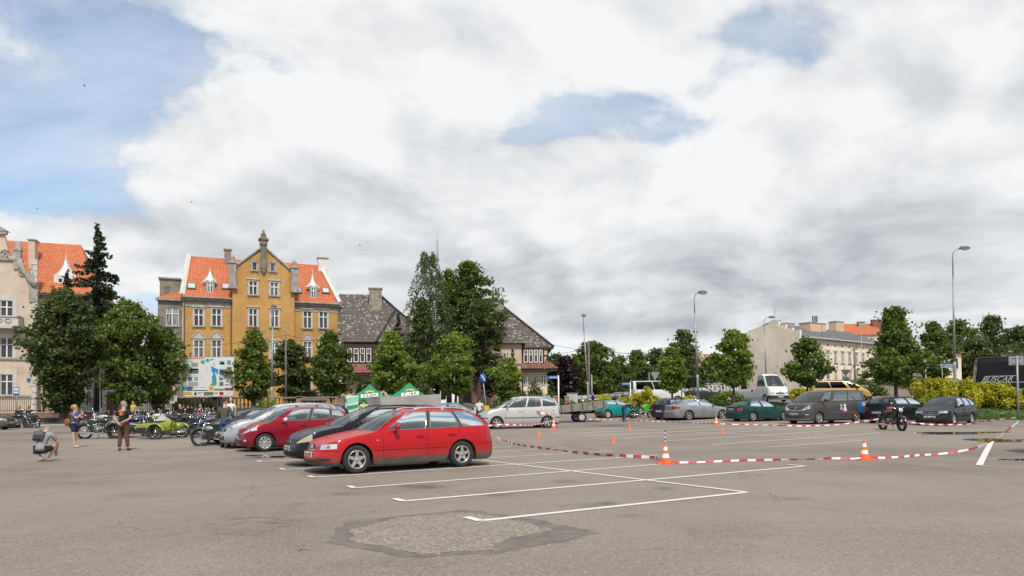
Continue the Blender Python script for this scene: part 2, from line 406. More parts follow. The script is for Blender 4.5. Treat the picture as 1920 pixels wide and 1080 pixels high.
# oil spots, tar repairs and puddles
OIL = M('oil_stain', (0.085, 0.076, 0.07), 0.7, var=0.3, vs=6)
TAR = M('tar_repair', (0.13, 0.118, 0.108), 0.85, var=0.2, vs=3)
PUD = mat('puddle_water', (0.035, 0.032, 0.028), 0.03)
def oval(cx, cy, rx, ry, off, name, m, seed=0, amp=0.35, **kw):
    random.seed(seed); pts = []
    n = 40
    for k in range(n):
        a = 2*PI*k/n; s = 1+amp*mnoise.noise(Vector((math.cos(a)*1.6+seed*3.1, math.sin(a)*1.6, 0.3)))*1.6
        pts.append(G(cx+rx*math.cos(a)*s, cy+ry*math.sin(a)*s))
    return sheet(pts, off, name, m, **kw)
for i, (x, y, rx, ry, nm) in enumerate([(505, 856, 40, 2.4, 'small oily'), (1790, 812, 90, 2.6, 'long'), (1870, 826, 62, 3.6, 'wide')]):
    oval(x, y, rx, ry, 0.006, 'puddle', PUD, i+30, 0.5, kind='structure')
oval(1900, 862, 26, 1.3, 0.006, 'puddle', PUD, 44, 0.5, kind='structure')
# ------------------------------------------------------------------ vehicles
def glass_mat(name, tint=(0.10, 0.13, 0.125), clear=0.62, refl=1.0):
    m = bpy.data.materials.new(name); m.use_nodes = True; nt = m.node_tree; nt.nodes.clear()
    tr = nt.nodes.new('ShaderNodeBsdfTransparent'); tr.inputs[0].default_value = (clear, clear*1.06, clear*1.03, 1)
    gl = nt.nodes.new('ShaderNodeBsdfGlossy'); gl.inputs['Roughness'].default_value = 0.02; gl.inputs[0].default_value = (.74, .80, .80, 1)
    df = nt.nodes.new('ShaderNodeBsdfDiffuse'); df.inputs[0].default_value = (*tint, 1)
    fr = nt.nodes.new('ShaderNodeFresnel'); fr.inputs[0].default_value = 1.7
    m1 = nt.nodes.new('ShaderNodeMixShader'); m1.inputs[0].default_value = 0.14; nt.links.new(tr.outputs[0], m1.inputs[1]); nt.links.new(df.outputs[0], m1.inputs[2])
    m2 = nt.nodes.new('ShaderNodeMixShader'); f = X(nt, fr.outputs[0])*refl+0.03*refl; nt.links.new(f.k, m2.inputs[0]); nt.links.new(m1.outputs[0], m2.inputs[1]); nt.links.new(gl.outputs[0], m2.inputs[2])
    o = nt.nodes.new('ShaderNodeOutputMaterial'); nt.links.new(m2.outputs[0], o.inputs[0]); return m
GLASS = glass_mat('car_glass'); DGLASS = glass_mat('dark_car_glass', (0.012, 0.013, 0.015), 0.10, .35)
TYRE = M('tyre_rubber', (0.022, 0.021, 0.020), 0.85, var=0.3, vs=8); ALLOY = M('alloy_wheel', (0.50, 0.49, 0.47), 0.38, 0.75, dirt=((0.22, 0.19, 0.16), 9, 0.55))
STEELCAP = M('hubcap_silver', (0.52, 0.52, 0.52), 0.4, 0.5); DISC = M('wheel_dark', (0.03, 0.03, 0.032), 0.6, 0.3)
BLACKPL = M('black_plastic', (0.028, 0.028, 0.030), 0.55); GREYPL = M('grey_plastic', (0.085, 0.083, 0.078), 0.65, var=0.15)
CHROME = M('chrome', (0.72, 0.72, 0.72), 0.12, 1.0); LAMP = M('lamp_glass', (0.62, 0.63, 0.62), 0.10, 0.35, coat=1.0); LAMPIN = M('lamp_reflector', (0.30, 0.30, 0.31), 0.25, 0.7)
YLAMP = M('yellowed_lamp_glass', (0.42, 0.40, 0.27), 0.25, 0.2, coat=0.5); RLAMP = M('tail_lamp', (0.26, 0.010, 0.012), 0.15, coat=0.8); ORLAMP = M('indicator_lamp', (0.7, 0.22, 0.02), 0.2)
PLATE = M('number_plate', (0.62, 0.62, 0.60), 0.4); INK = M('plate_ink', (0.03, 0.03, 0.03), 0.6); CABIN = M('cabin_trim', (0.045, 0.043, 0.042), 0.85); SEATM = M('car_seat_fabric', (0.10, 0.10, 0.105), 0.9)
HOUSING = M('wheel_housing', (0.010, 0.010, 0.010), 0.95)
def paint(name, col, metal=0.0, rough=0.32, dirt=0.25):
    if name in MATS: return MATS[name]
    m = bpy.data.materials.new(name); m.use_nodes = True; nt = m.node_tree; b = nt.nodes['Principled BSDF']
    oc = nt.nodes.new('ShaderNodeTexCoord').outputs['Object']; z = sep(nt, oc)[2]
    # road dust on the lower flanks
    d = (z.ramp(0.62, 0.22, 0.0, 1.0)*noise(nt, oc, 3.5, 5, 0.6).ramp(0.25, 0.7, 0.35, 1.0))*dirt
    n = noise(nt, oc, 1.3, 3, 0.5).ramp(0.3, 0.7)
    c = mixc(nt, n, tuple(x*0.94 for x in col), tuple(min(1, x*1.05) for x in col))
    nt.links.new(mixc(nt, d*2.0, c, (0.13, 0.105, 0.085)), b.inputs['Base Color'])
    nt.links.new((d*1.2+rough).k, b.inputs['Roughness']); b.inputs['Metallic'].default_value = metal
    b.inputs['Coat Weight'].default_value = 0.28; b.inputs['Specular IOR Level'].default_value = .12; b.inputs['Coat Roughness'].default_value = 0.05; b.inputs['Coat IOR'].default_value = 1.5
    MATS[name] = m; return m
def curve(pts):
    xs = [p[0] for p in pts]; ys = [p[1] for p in pts]; n = len(pts); t = []
    for i in range(n):
        if i == 0: t.append((ys[1]-ys[0])/(xs[1]-xs[0]))
        elif i == n-1: t.append((ys[-1]-ys[-2])/(xs[-1]-xs[-2]))
        else:
            a = (ys[i]-ys[i-1])/(xs[i]-xs[i-1]); b = (ys[i+1]-ys[i])/(xs[i+1]-xs[i]); t.append(0 if a*b <= 0 else 2*a*b/(a+b))
    def f(x):
        if x <= xs[0]: return ys[0]
        if x >= xs[-1]: return ys[-1]
        for i in range(n-1):
            if x <= xs[i+1]:
                h = xs[i+1]-xs[i]; u = (x-xs[i])/h
                return ys[i]*(1+2*u)*(1-u)**2+t[i]*h*u*(1-u)**2+ys[i+1]*u*u*(3-2*u)+t[i+1]*h*u*u*(u-1)
    return f
class Car:
    def __init__(s, name, label, cat, group, body, L=4.4, W=1.74, wb=2.6, foh=.88, rw=.315, arch=None, rock=.19, top=None, rail=None, roofw=.60, crown=.05,
                 ws=(1.3, 2.0), tail=(4.0, 4.35), wins=(), rf=.55, rr=.42, front=None, rear=None, hoodcrown=.05, glass=None, sideglass=None, seats=True, tread=None, roofmat=None, belt_in=.06, pillar_black=True, pf=2.5):
        s.L, s.W, s.wb, s.foh, s.rw, s.rock = L, W/2, wb, foh, rw, rock; s.arch = arch or rw+.055
        s.body = body; s.root = thing(name, label, cat, group=group); s.x0 = foh+wb/2
        s.top = curve(top); s.rail = curve(rail); s.roofw, s.crown, s.ws, s.tail = roofw, crown, ws, tail
        s.glass = glass or GLASS; s.sg = sideglass or s.glass; s.hc = hoodcrown; s.bi = belt_in
        s.frontp = curve(front or [(0, .09), (.12, .03), (.35, 0), (.5, .012), (.62, .05), (1, .14)])
        s.rearp = curve(rear or [(0, .08), (.15, .02), (.35, 0), (.5, .01), (.6, .05), (1, .09)])
        s.sidep = curve([(0, .07), (.10, .03), (.30, .006), (.55, 0), (.78, .012), (.92, .035), (1, s.bi)])
        # half outline
        pts = []; n = 22
        for i in range(n+1):
            th = PI/2*i/n; pts.append((-rf*(1-math.cos(th)**(2/pf)), s.W*math.sin(th)**(2/pf)))
        for i in range(1, 30): pts.append((-rf-(L-rf-rr)*i/30, s.W))
        for i in range(n+1):
            th = PI/2*(1-i/n); pts.append((-L+rr*(1-math.cos(th)**(2/3.2)), s.W*math.sin(th)**(2/3.2)))
        s.pts = [(s.x0+a, b) for a, b in pts]; s.q = [0]
        for a, b in zip(s.pts, s.pts[1:]): s.q.append(s.q[-1]+math.hypot(b[0]-a[0], b[1]-a[1]))
        s.Q = s.q[-1]; s.rfz, s.rrz = rf, rr
        s.parts(wins, seats, roofmat, pillar_black)
    def O(s, q):
        q = max(0, min(s.Q, q))
        lo, hi = 0, len(s.q)-1
        while hi-lo > 1:
            m = (lo+hi)//2
            if s.q[m] <= q: lo = m
            else: hi = m
        a, b = s.pts[lo], s.pts[hi]; u = (q-s.q[lo])/max(1e-9, s.q[hi]-s.q[lo]); p = (a[0]+(b[0]-a[0])*u, a[1]+(b[1]-a[1])*u)
        a2, b2 = s.pts[max(lo-1, 0)], s.pts[min(hi+1, len(s.pts)-1)]
        dx_, dy_ = b2[0]-a2[0], b2[1]-a2[1]
        if lo == 0: dx_ *= u
        if hi == len(s.pts)-1: dx_ *= (1-u)
        l = math.hypot(dx_, dy_); return p, (dy_/l, -dx_/l)
    def qx(s, d):
        """arc position of the flank at distance d behind the nose"""
        x = s.x0-d; best = None
        lo = 0; hi = len(s.pts)-1
        for i in range(len(s.pts)-1):
            a, b = s.pts[i], s.pts[i+1]
            if (a[0]-x)*(b[0]-x) <= 0 and a[0] != b[0]: return s.q[i]+(s.q[i+1]-s.q[i])*(a[0]-x)/(a[0]-b[0])
        return s.q[hi] if x < 0 else 0
    def S(s, q, z, off=0.0, side=1):
        (x, y), (nx, ny) = s.O(q); d = s.x0-x; zt = s.top(d); t = max(0, min(1, (z-s.rock)/(zt-s.rock)))
        w = nx*nx
        if nx > 0: ins = s.sidep(t)*(1-w)+s.frontp(t)*w
        else: ins = s.sidep(t)*(1-w)+s.rearp(t)*w
        return Vector((x-nx*(ins-off), (y-ny*(ins-off))*side, z))
    def zlow(s, d):
        z = s.rock
        for c in (s.foh, s.foh+s.wb):
            if abs(d-c) < s.arch: z = max(z, s.rw+math.sqrt(s.arch**2-(d-c)**2))
        return z
    def over(s, mb, q0, q1, z0, z1, off=.004, side=1, nq=6, nz=2, z0b=None, z1b=None, thick=0.0):
        """patch laid on the body: q along the flank, z up; z0b/z1b give the other end"""
        z0b = z0 if z0b is None else z0b; z1b = z1 if z1b is None else z1b; rows = []
        for j in range(nz+1):
            r_ = []
            for i in range(nq+1):
                u = i/nq; q = q0+(q1-q0)*u; a = z0+(z0b-z0)*u; b = z1+(z1b-z1)*u; z = a+(b-a)*j/nz; r_.append(s.S(q, z, off, side))
            rows.append(r_ if side < 0 else r_[::-1])
        if thick:
            rows = [[p for p in [s_shift(v, 0) for v in rows[0]]]]+rows
        mb.grid(rows); return mb
    def both(s, mb, *a, **k): s.over(mb, *a, side=1, **k); s.over(mb, *a, side=-1, **k); return mb
    def gh(s, a, v, off=0.0, side=1, at_=None):
        """greenhouse flank: a along (0 = windscreen pillar), v up"""
        at_ = a if at_ is None else at_
        db = lerp(s.ws[0], s.tail[1], a); dt = lerp(s.ws[1], s.tail[0], at_)
        q = s.qx(db); zt = s.top(db); P0 = s.S(q, zt-.002, 0, 1)
        rw_ = s.roofw*(1-0.10*smooth((abs(dt-(s.ws[1]+s.tail[0])/2)/((s.tail[0]-s.ws[1])/2))-.4))
        P1 = Vector((s.x0-dt, rw_, s.rail(dt)))
        P = P0.lerp(P1, v)
        nrm = Vector((0, (P1-P0).z, -(P1-P0).y)).normalized()
        P = P+nrm*(0.035*math.sin(PI*v)+off); P.y *= side; return P
    def xband(s, front, u, v, off=0.0):
        a = 0 if front else 1
        L_, R_ = s.gh(a, v, 0, 1), s.gh(a, v, 0, -1); P = L_.lerp(R_, u); k = 1-(2*u-1)**2
        bow = lerp(.16, .07, v) if front else lerp(.07, .04, v)
        dv = (s.gh(a, 1)-s.gh(a, 0)); nrm = Vector((dv.z, 0, -dv.x)).normalized()
        if not front: nrm = -nrm
        return P+Vector((bow*k*(1 if front else -1), 0, s.crown*v*k if v > .5 else s.crown*k*v))+nrm*(off+0.03*math.sin(PI*v))
    def parts(s, wins, seats, roofmat, pillar_black):
        b = MB(); b.smooth = True
        ds = set()
        for i in range(41): ds.add(i/40)
        qs = [s.Q*i/84 for i in range(85)]
        for c in (s.foh, s.foh+s.wb):
            h = math.sqrt(max(0, s.arch**2-(s.rock-s.rw)**2))
            for k in range(17):
                qs.append(s.qx(c-s.arch*math.cos(PI*k/16)*.9999))
            qs += [s.qx(c-h-.004), s.qx(c+h+.004)]
            qs = [q for q in qs if True]
        qs = sorted(set(round(q, 4) for q in qs)); K = 12
        for side in (1, -1):
            rows = []
            for q in qs:
                (x, y), nn = s.O(q); d = s.x0-x; z0 = s.zlow(d) if abs(nn[1]) > .3 else s.rock; zt = s.top(d)
                rows.append([s.S(q, z0+(zt-z0)*j/K, 0, side) for j in range(K+1)])
            if side > 0: rows = rows[::-1]
            b.grid(rows)
        # bonnet and rear deck / under-window band
        def lid(q0, q1, crown):
            n = 26; rows = []
            for i in range(n+1):
                q = q0+(q1-q0)*i/n; (x, y), nn = s.O(q); d = s.x0-x; E_ = s.S(q, s.top(d)-.0005); w = E_.y
                r_ = []
                for j in range(13):
                    u = 1-j/6; c = crown*(1-u*u)*smooth(min(d, s.L-d)/.7)
                    r_.append(Vector((E_.x, w*u, E_.z+c)))
                rows.append(r_)
            b.grid(rows)
        qc = s.qx(s.ws[0]+.06); qt = s.qx(s.tail[1]-.04)
        lid(0, qc, s.hc); lid(qt, s.Q, .02)
        s.body_o = None
        # inner wheel housings
        for c in (s.foh, s.foh+s.wb):
            for side in (1, -1):
                hs = MB(); rows = []
                for k in range(17):
                    a = PI*k/16*1.16-.25; r_ = s.arch*1.0
                    d = c-r_*math.cos(a); z = s.rw+r_*math.sin(a)
                    q = s.qx(d); P = s.S(q, max(z, s.rock), -.004, side); rows.append([Vector((P.x, P.y, z)), Vector((P.x, side*(s.W-.34), z))])
                hs.grid(rows)
                n = len(rows); vs = [r_[1] for r_ in rows]; hs.add(vs, [tuple(range(n))], False); hs.build('wheel_housing', HOUSING, s.root)
        # greenhouse shell with openings
        side_roof = MB()
        brk = [(0.0, 0.0)]
        for w in wins: brk += [(w[0], w[2]), (w[1], w[3])]
        brk += [(1.0, 1.0)]
        v0, v1 = .07, .93
        tr = MB(); gl = []
        for side in (1, -1):
            for i in range(len(brk)-1):
                (a0, t0), (a1, t1) = brk[i], brk[i+1]; isw = i % 2 == 1; n = 5 if isw else 2
                bl = (pillar_black and i not in (0, len(brk)-2) and not isw)
                dst = tr if bl else b
                vr = [(0, v0), (v1, 1)] if isw else [(0, v0), (v0, v1), (v1, 1)]
                for (va, vb) in vr:
                    dd = b if (va, vb) != (v0, v1) else dst
                    m = 5 if vb-va > .5 else 1; rows = []
                    for j in range(m+1):
                        v = va+(vb-va)*j/m; rows.append([s.gh(lerp(a0, a1, k/n), v, 0.0, side, lerp(t0, t1, k/n)) for k in range(n+1)])
                    dd.grid(rows if side < 0 else [r_[::-1] for r_ in rows])
                    if dd is tr: tr.build('window_pillar', BLACKPL, s.root); tr.__init__()
                if isw: gl.append((side, a0, a1, t0, t1))
        # windscreen and rear window frames + roof
        def band(front, u0, u1, va, vb, dst, off=0.0, nu=8, nv=4):
            rows = [[s.xband(front, lerp(u0, u1, i/nu), lerp(va, vb, j/nv), off) for i in range(nu+1)] for j in range(nv+1)]
            dst.grid(rows if not front else [r_[::-1] for r_ in rows])
        for front in (True, False):
            lo, hi, e = (.0, .96, .04) if front else (.10, .93, .07)
            band(front, 0, e, 0, 1, b, nu=1); band(front, 1-e, 1, 0, 1, b, nu=1)
            band(front, e, 1-e, hi, 1, b, nv=1)
            if lo: band(front, e, 1-e, 0, lo, b, nv=1)
        n = 16; rows = []
        for i in range(n+1):
            d = lerp(s.ws[1], s.tail[0], i/n); t = i/n; P = s.gh(t, 1.0, 0, 1); r_ = []
            for j in range(13):
                u = 1-j/6; k = 1-u*u
                bow = .07*max(0, 1-t*4)-.04*max(0, t*4-3)
                r_.append(Vector((P.x+bow*k, P.y*u, P.z+s.crown*k)))
            rows.append(r_)
        if roofmat: rb = MB(); rb.grid(rows); rb.build('roof', roofmat, s.root)
        else: b.grid(rows)
        s.body_o = b.build('body', s.body, s.root)
        for side, a0, a1, t0, t1 in gl:
            g_ = MB(); rows = []
            for j in range(5):
                v = lerp(v0, v1, j/4); rows.append([s.gh(lerp(a0, a1, k/5), v, -.006, side, lerp(t0, t1, k/5)) for k in range(6)])
            g_.grid(rows if side < 0 else [r_[::-1] for r_ in rows]); g_.build('side_window', s.sg, s.root)
        s.wins = gl; s.vr = (v0, v1)
        g_ = MB(); band(True, .04, .96, 0, .96, g_, -.004); g_.build('windscreen', s.glass, s.root)
        g_ = MB(); band(False, .07, .93, .10, .93, g_, -.004); g_.build('rear_window', s.sg, s.root)
        # cabin tub, dashboard, seats, underbody
        c = MB(); za = s.top(s.ws[0])-.10; xa, xb = s.x0-s.ws[0]-.05, s.x0-s.tail[1]+.12
        c.box2((xa, -s.W+.12, s.rock+.02), (xb, s.W-.12, s.rock+.10)); c.box2((xa+.02, -s.W+.16, s.rock+.1), (xa-.42, s.W-.16, za))
        c.box2((s.foh*0+s.x0-.25, -s.W+.13, s.rock-.02), (s.x0-s.L+.25, s.W-.13, s.rock+.03))
        for side in (1, -1): c.box2((xa, side*(s.W-.15), s.rock+.1), (xb, side*(s.W-.11), za))
        c.build('cabin_floor', CABIN, s.root)
        if seats:
            dseat = s.ws[1]+.35; ks = [dseat, dseat+.85] if s.tail[0]-s.ws[1] > 1.5 else [dseat]
            for d in ks:
                for side in (1, -1):
                    m = MB(); x = s.x0-d; y = side*s.W*.43; zb = za-.32
                    m.box((x-.12, y, zb+.30), (.14, .46, .62), rot=Matrix.Rotation(R(-14), 3, 'Y')); m.box((x+.16, y, zb), (.5, .48, .16))
                    m.box((x-.22, y, zb+.70), (.10, .26, .19), rot=Matrix.Rotation(R(-10), 3, 'Y')); m.build('seat', SEATM, s.root)
            m = MB(); x = s.x0-s.ws[1]+.02; y = s.W*.43
            m.tube([(x+.10*math.cos(2*PI*k/14)*.35, y+.18*math.sin(2*PI*k/14), za+.02+.17*math.cos(2*PI*k/14)) for k in range(14)], .016, 6, closed=True); m.build('steering_wheel', BLACKPL, s.root)
    # ---- fittings
    def wheels(s, style='five', m=None, rim=.63, w=.20, steer=0.0):
        m = m or ALLOY; t = MB(); r = s.rw; ri = r*rim
        t.lathe([(ri-.01, -.08), (ri+.01, -w/2+.01), (r-.035, -w/2-.002), (r-.008, -w/2+.025), (r, -w/2+.05), (r, w/2-.05), (r-.008, w/2-.025), (r-.035, w/2+.002), (ri+.01, w/2-.01), (ri-.01, w/2-.03)], axis='y', n=32)
        tyre = t.mesh('tyre', TYRE)
        d = MB(); f = w/2
        d.mat(1).lathe([(0, f-.075), (ri+.0, f-.075)], axis='y', n=24)
        d.mat(0).lathe([(ri-.022, f-.055), (ri-.012, f-.012), (ri+.004, f-.008), (ri+.008, f-.02)], axis='y', n=32)
        def spoke(a, w0, w1, r0, r1, y0, y1):
            ca, sa = math.cos(a), math.sin(a)
            def P(rr, ww, y): return (ca*rr-sa*ww, y, sa*rr+ca*ww)
            d.add([P(r0, -w0, y0), P(r0, w0, y0), P(r1, w1, y1), P(r1, -w1, y1), P(r0, -w0, y0-.04), P(r0, w0, y0-.04), P(r1, w1, y1-.04), P(r1, -w1, y1-.04)],
                  [(0, 1, 2, 3), (3, 2, 1, 0)][:1]+[(0, 4, 5, 1), (1, 5, 6, 2), (2, 6, 7, 3), (3, 7, 4, 0)], False)
        if style == 'five':
            for k in range(5): spoke(PI/2+2*PI*k/5, .040, .030, ri*.26, ri-.012, f-.022, f-.014); spoke(PI/2+2*PI*k/5, .055, .034, ri*.12, ri*.5, f-.026, f-.020)
        elif style == 'split':
            for k in range(9): spoke(PI/2+2*PI*k/9-.10, .011, .016, ri*.22, ri-.012, f-.030, f-.012); spoke(PI/2+2*PI*k/9+.13, .008, .015, ri*.3, ri-.012, f-.030, f-.012)
        elif style == 'seven':
            for k in range(7): spoke(PI/2+2*PI*k/7, .022, .024, ri*.2, ri-.012, f-.026, f-.012)
        else:
            d.lathe([(0, f-.02), (ri*.35, f-.022), (ri*.5, f-.035), (ri*.82, f-.028), (ri-.015, f-.02)], axis='y', n=24)
            for k in range(8): d.mat(1).box((ri*.66*math.cos(k*PI/4), f-.026, ri*.66*math.sin(k*PI/4)), (.035, .01, .035)); d.mat(0)
        d.mat(0).lathe([(0, f-.008), (ri*.18, f-.010), (ri*.26, f-.022), (ri*.27, f-.05)], axis='y', n=16)
        for k in range(5):
            a = PI/2+PI/5+2*PI*k/5; d.mat(1).lathe([(0, f-.005), (.008, f-.006)], c=(ri*.22*math.cos(a), .004, ri*.22*math.sin(a)), axis='y', n=6)
        rimm = d.mesh('rim', [m, DISC])
        for i, c in enumerate((s.foh, s.foh+s.wb)):
            for side in (1, -1):
                o = link('wheel', tyre, s.root, (s.x0-c, side*(s.W-.015-w/2), s.rw)); rr_ = 0 if side > 0 else PI
                o.rotation_euler = (0, 0, rr_+(steer if i == 0 else 0)); link('rim', rimm, o)
    def lights(s, q0, q1, z0, z1, z0b=None, z1b=None, m=None, name='headlight', off=.006, inner=True):
        for side in (1, -1):
            l = MB(); s.over(l, q0, q1, z0, z1, off, side, 8, 3, z0b, z1b); o = l.build(name, m or LAMP, s.root)
            if inner:
                i_ = MB(); z0c = z0 if z0b is None else (z0+z0b)/2; z1c = z1 if z1b is None else (z1+z1b)/2
                dz_ = (z1c-z0c)
                for f in (.28, .58):
                    q = q0+(q1-q0)*f; s.over(i_, q-abs(q1-q0)*.10, q+abs(q1-q0)*.10, z0c+dz_*.2, z1c-dz_*.22, off+.003, side, 3, 2)
                i_.build('reflector', LAMPIN, o)
    def patch(s, name, m, q0, q1, z0, z1, off=.005, both=True, center=False, z0b=None, z1b=None, nq=8, nz=2, label=None):
        l = MB()
        if center:   # across the middle
            s.over(l, q0, q1, z0, z1, off, 1, nq, nz, z0b, z1b); s.over(l, q0, q1, z0, z1, off, -1, nq, nz, z0b, z1b)
        else:
            s.over(l, q0, q1, z0, z1, off, 1, nq, nz, z0b, z1b); l.build(name, m, s.root, label=label); l = MB(); s.over(l, q0, q1, z0, z1, off, -1, nq, nz, z0b, z1b)
        return l.build(name, m, s.root, label=label)
    def gap(s, d0, z0=None, z1=None, lean=0.0, w=.006):
        z0 = s.rock+.06 if z0 is None else z0
        for side in (1, -1):
            l = MB(); rows = []
            for j in range(9):
                zz = lerp(max(z0, s.zlow(d0)+.0), s.top(d0)-.01 if z1 is None else z1, j/8); d = d0+lean*(j/8); q = s.qx(d); rows.append([s.S(q-w, zz, .0015, side), s.S(q+w, zz, .0015, side)])
            l.grid(rows); l.build('door_seam', HOUSING, s.root)
    def handle(s, d, z, m=None, w=.17):
        for side in (1, -1):
            P = s.S(s.qx(d), z, .02, side); l = MB(); l.box(P, (w, .03, .032)); l.box(P+Vector((0, -side*.018, -.02)), (w*.7, .01, .03)); l.build('door_handle', m or s.body, s.root)
    def mirror(s, d, z, m=None, big=1.0):
        for side in (1, -1):
            P = s.S(s.qx(d), s.top(d)-.01, 0, side); l = MB()
            l.tube([P, P+Vector((0, side*.10, .03*big))], .022, 6)
            c = P+Vector((.0, side*(.15*big), z-P.z if z else .07)); l.mat(0)
            vs = []
            for k in range(3):
                x = (.055, 0, -.045)[k]*big; r_ = (.55, 1, .95)[k]
                for j in range(12):
                    a = 2*PI*j/12; ca, sa = math.cos(a), math.sin(a); ca = math.copysign(abs(ca)**.6, ca); sa = math.copysign(abs(sa)**.6, sa)
                    vs.append(c+Vector((x, ca*.10*r_*big, sa*.062*r_*big)))
            l.add(vs, [(k*12+j, k*12+(j+1) % 12, (k+1)*12+(j+1) % 12, (k+1)*12+j) for k in range(2) for j in range(12)]+[tuple(range(11, -1, -1)), tuple(range(24, 36))], True)
            l.build('door_mirror', m or s.body, s.root)
    def trim(s, m=None, r=.007, top=True):
        """bright or black line round each side window"""
        v0, v1 = s.vr
        for side, a0, a1, t0, t1 in s.wins:
            l = MB(); pts = []
            for k in range(7): pts.append(s.gh(lerp(a0, a1, k/6), v0-.01, .004, side, lerp(t0, t1, k/6)))
            if top:
                for j in range(1, 5): pts.append(s.gh(a1, lerp(v0, v1, j/5), .004, side, t1))
                for k in range(7): pts.append(s.gh(lerp(a1, a0, k/6), v1+.01, .004, side, lerp(t1, t0, k/6)))
                for j in range(1, 5): pts.append(s.gh(a0, lerp(v1, v0, j/5), .004, side, t0))
            l.tube(pts, r, 5, closed=top); l.build('window_trim', m or BLACKPL, s.root)
    def rails(s, m=None, r=.016, a0=.04, a1=.96, h=.05):
        for side in (1, -1):
            l = MB(); pts = []
            for k in range(13):
                a = lerp(a0, a1, k/12); P = s.gh(a, 1.0, 0, side); P.y -= side*.03; hh = h*min(1, k/1.5, (12-k)/1.5); P.z += .015+hh; pts.append(P)
            l.tube(pts, r, 6)
            P = s.gh((a0+a1)/2, 1.0, 0, side); l.box(P+Vector((0, -side*.03, .03)), (.06, .03, .07)); l.build('roof_rail', m or BLACKPL, s.root)
    def plate(s, z, rear=False, m=None, off=.012, w=.26, h=.055):
        l = MB(); q0 = s.Q if rear else 0; sg = -1 if rear else 1
        zc = z; qn = s.Q if rear else 0
        P = s.S(qn, zc, off, 1); d = 1 if not rear else -1
        l.box((P.x+d*.006, 0, zc), (.012, w*2, h*2)); o = l.build('number_plate', PLATE, s.root); k = MB(); random.seed(int(z*1000)+len(s.root.name))
        for i in range(8):
            if i == 3: continue
            y = -w*.78+i*w*.222; k.box((P.x+d*.0135, y, zc), (.003, .016, h*1.15)); k.box((P.x+d*.0135, y+.018, zc+random.choice([-.5, 0, .5])*h), (.003, .024, .014)); k.box((P.x+d*.0135, y+.034, zc+random.choice([-.02, .0, .02])), (.003, .012, h*.6))
        k.build('plate_character', INK, o, kind='stuff')
    def wipers(s):
        l = MB()
        for u, du in ((.30, .30), (.62, .28)):
            l.tube([s.xband(True, u, .0, .03), s.xband(True, u+du*.5, .03, .022), s.xband(True, u+du, .10, .016)], .009, 5)
        l.build('wiper', BLACKPL, s.root)
    def antenna(s, a=.9):
        P = s.xband(False, .5, 1); l = MB(); l.tube([P+Vector((.2, 0, -.01)), P+Vector((-.05, 0, .26))], .004, 5); l.build('aerial', BLACKPL, s.root)
    def place(s, wheel, which, head, zoff=None, dist_side=1):
        """wheel: ground point under one near-side wheel ('f' or 'r'); head: direction the nose points, from +X"""
        c = s.x0-(s.foh if which == 'f' else s.foh+s.wb); loc = Vector((c, dist_side*(s.W-.11), 0)); m = Matrix.Rotation(head, 3, 'Z')
        p = Vector(wheel)-m @ loc
        s.root.location = p; s.root.rotation_euler = (0, 0, head); return s
def ring_emblem(P, r, m, parent, n=1, dx=0, t=.006, name='emblem'):
    l = MB()
    for i in range(n):
        c = Vector(P)+Vector((0, (i-(n-1)/2)*dx, 0)); l.tube([c+Vector((0, r*math.cos(2*PI*k/16), r*math.sin(2*PI*k/16))) for k in range(16)], t, 5, closed=True)
    return l.build(name, m, parent)
HEAD_BAY = 0.5654+PI      # noses of the parked row point left towards the viewer

# --- red estate (nearest)
RED = paint('red_paint', (0.40, 0.009, 0.013), 0.0, .35, .30)
c = Car('parked_car', 'bright red estate car with silver roof rails, nearest car in the left parked row', 'car', 'cars parked in the left row', RED,
        L=4.48, W=1.735, wb=2.617, foh=.86, rw=.315, top=[(0, .60), (.12, .655), (.5, .755), (1.0, .855), (1.35, .905), (2.2, .915), (3.4, .945), (4.0, .96), (4.48, .965)],
        rail=[(2.0, 1.315), (2.35, 1.365), (2.8, 1.375), (3.4, 1.365), (3.75, 1.335), (4.05, 1.28)], ws=(1.32, 2.12), tail=(3.95, 4.36), roofw=.545, crown=.045,
        wins=[(.075, .395, .045, .295), (.435, .695, .345, .640), (.725, .935, .685, .930)], rf=.60, rr=.40)
c.wheels('five'); c.lights(c.qx(.10)-.08, c.qx(.10)+.42, .545, .645, .565, .672); c.mirror(1.75, 1.01); c.trim(CHROME, .007); c.rails(M('silver_rail', (.6, .6, .6), .3, .6), .017, .10, .97); c.plate(.43); c.wipers()
c.patch('grille', BLACKPL, 0, .27, .535, .655, .010, center=True); c.patch('fog_intake', BLACKPL, .42, .85, .30, .36, .006); c.patch('lower_intake', BLACKPL, 0, .36, .25, .32, .006, center=True)
l = MB(); 
for zz in (.53, .66): c.over(l, 0, .28, zz-.008, zz+.008, .018, 1); c.over(l, 0, .28, zz-.008, zz+.008, .018, -1)
for sd_ in (1, -1): c.over(l, .265, .285, .53, .66, .018, sd_)
l.build('grille_surround', CHROME, c.root); P = c.S(0, .60, .03); ring_emblem(P, .036, CHROME, c.root, 4, .052, .008)
c.patch('bumper_spoiler', GREYPL, 0, c.qx(.48), .19, .255, .010, center=True, nq=14)
c.patch('door_sill', M('dusty_sill', (.10, .075, .060), .7, var=.2), c.qx(.86+.40), c.qx(.86+2.617-.40), .18, .325, .012, nq=12)
c.patch('rear_valance', GREYPL, c.qx(.86+2.617+.38), c.Q, .20, .33, .010, nq=14)
c.patch('side_moulding', RED, c.qx(.86+.40), c.qx(.86+2.617-.40), .51, .555, .014, nq=12); c.patch('bumper_line', HOUSING, 0, c.qx(.46), .508, .514, .003, nq=14); c.patch('bumper_line', HOUSING, c.qx(3.92), c.Q, .565, .571, .003, nq=12)
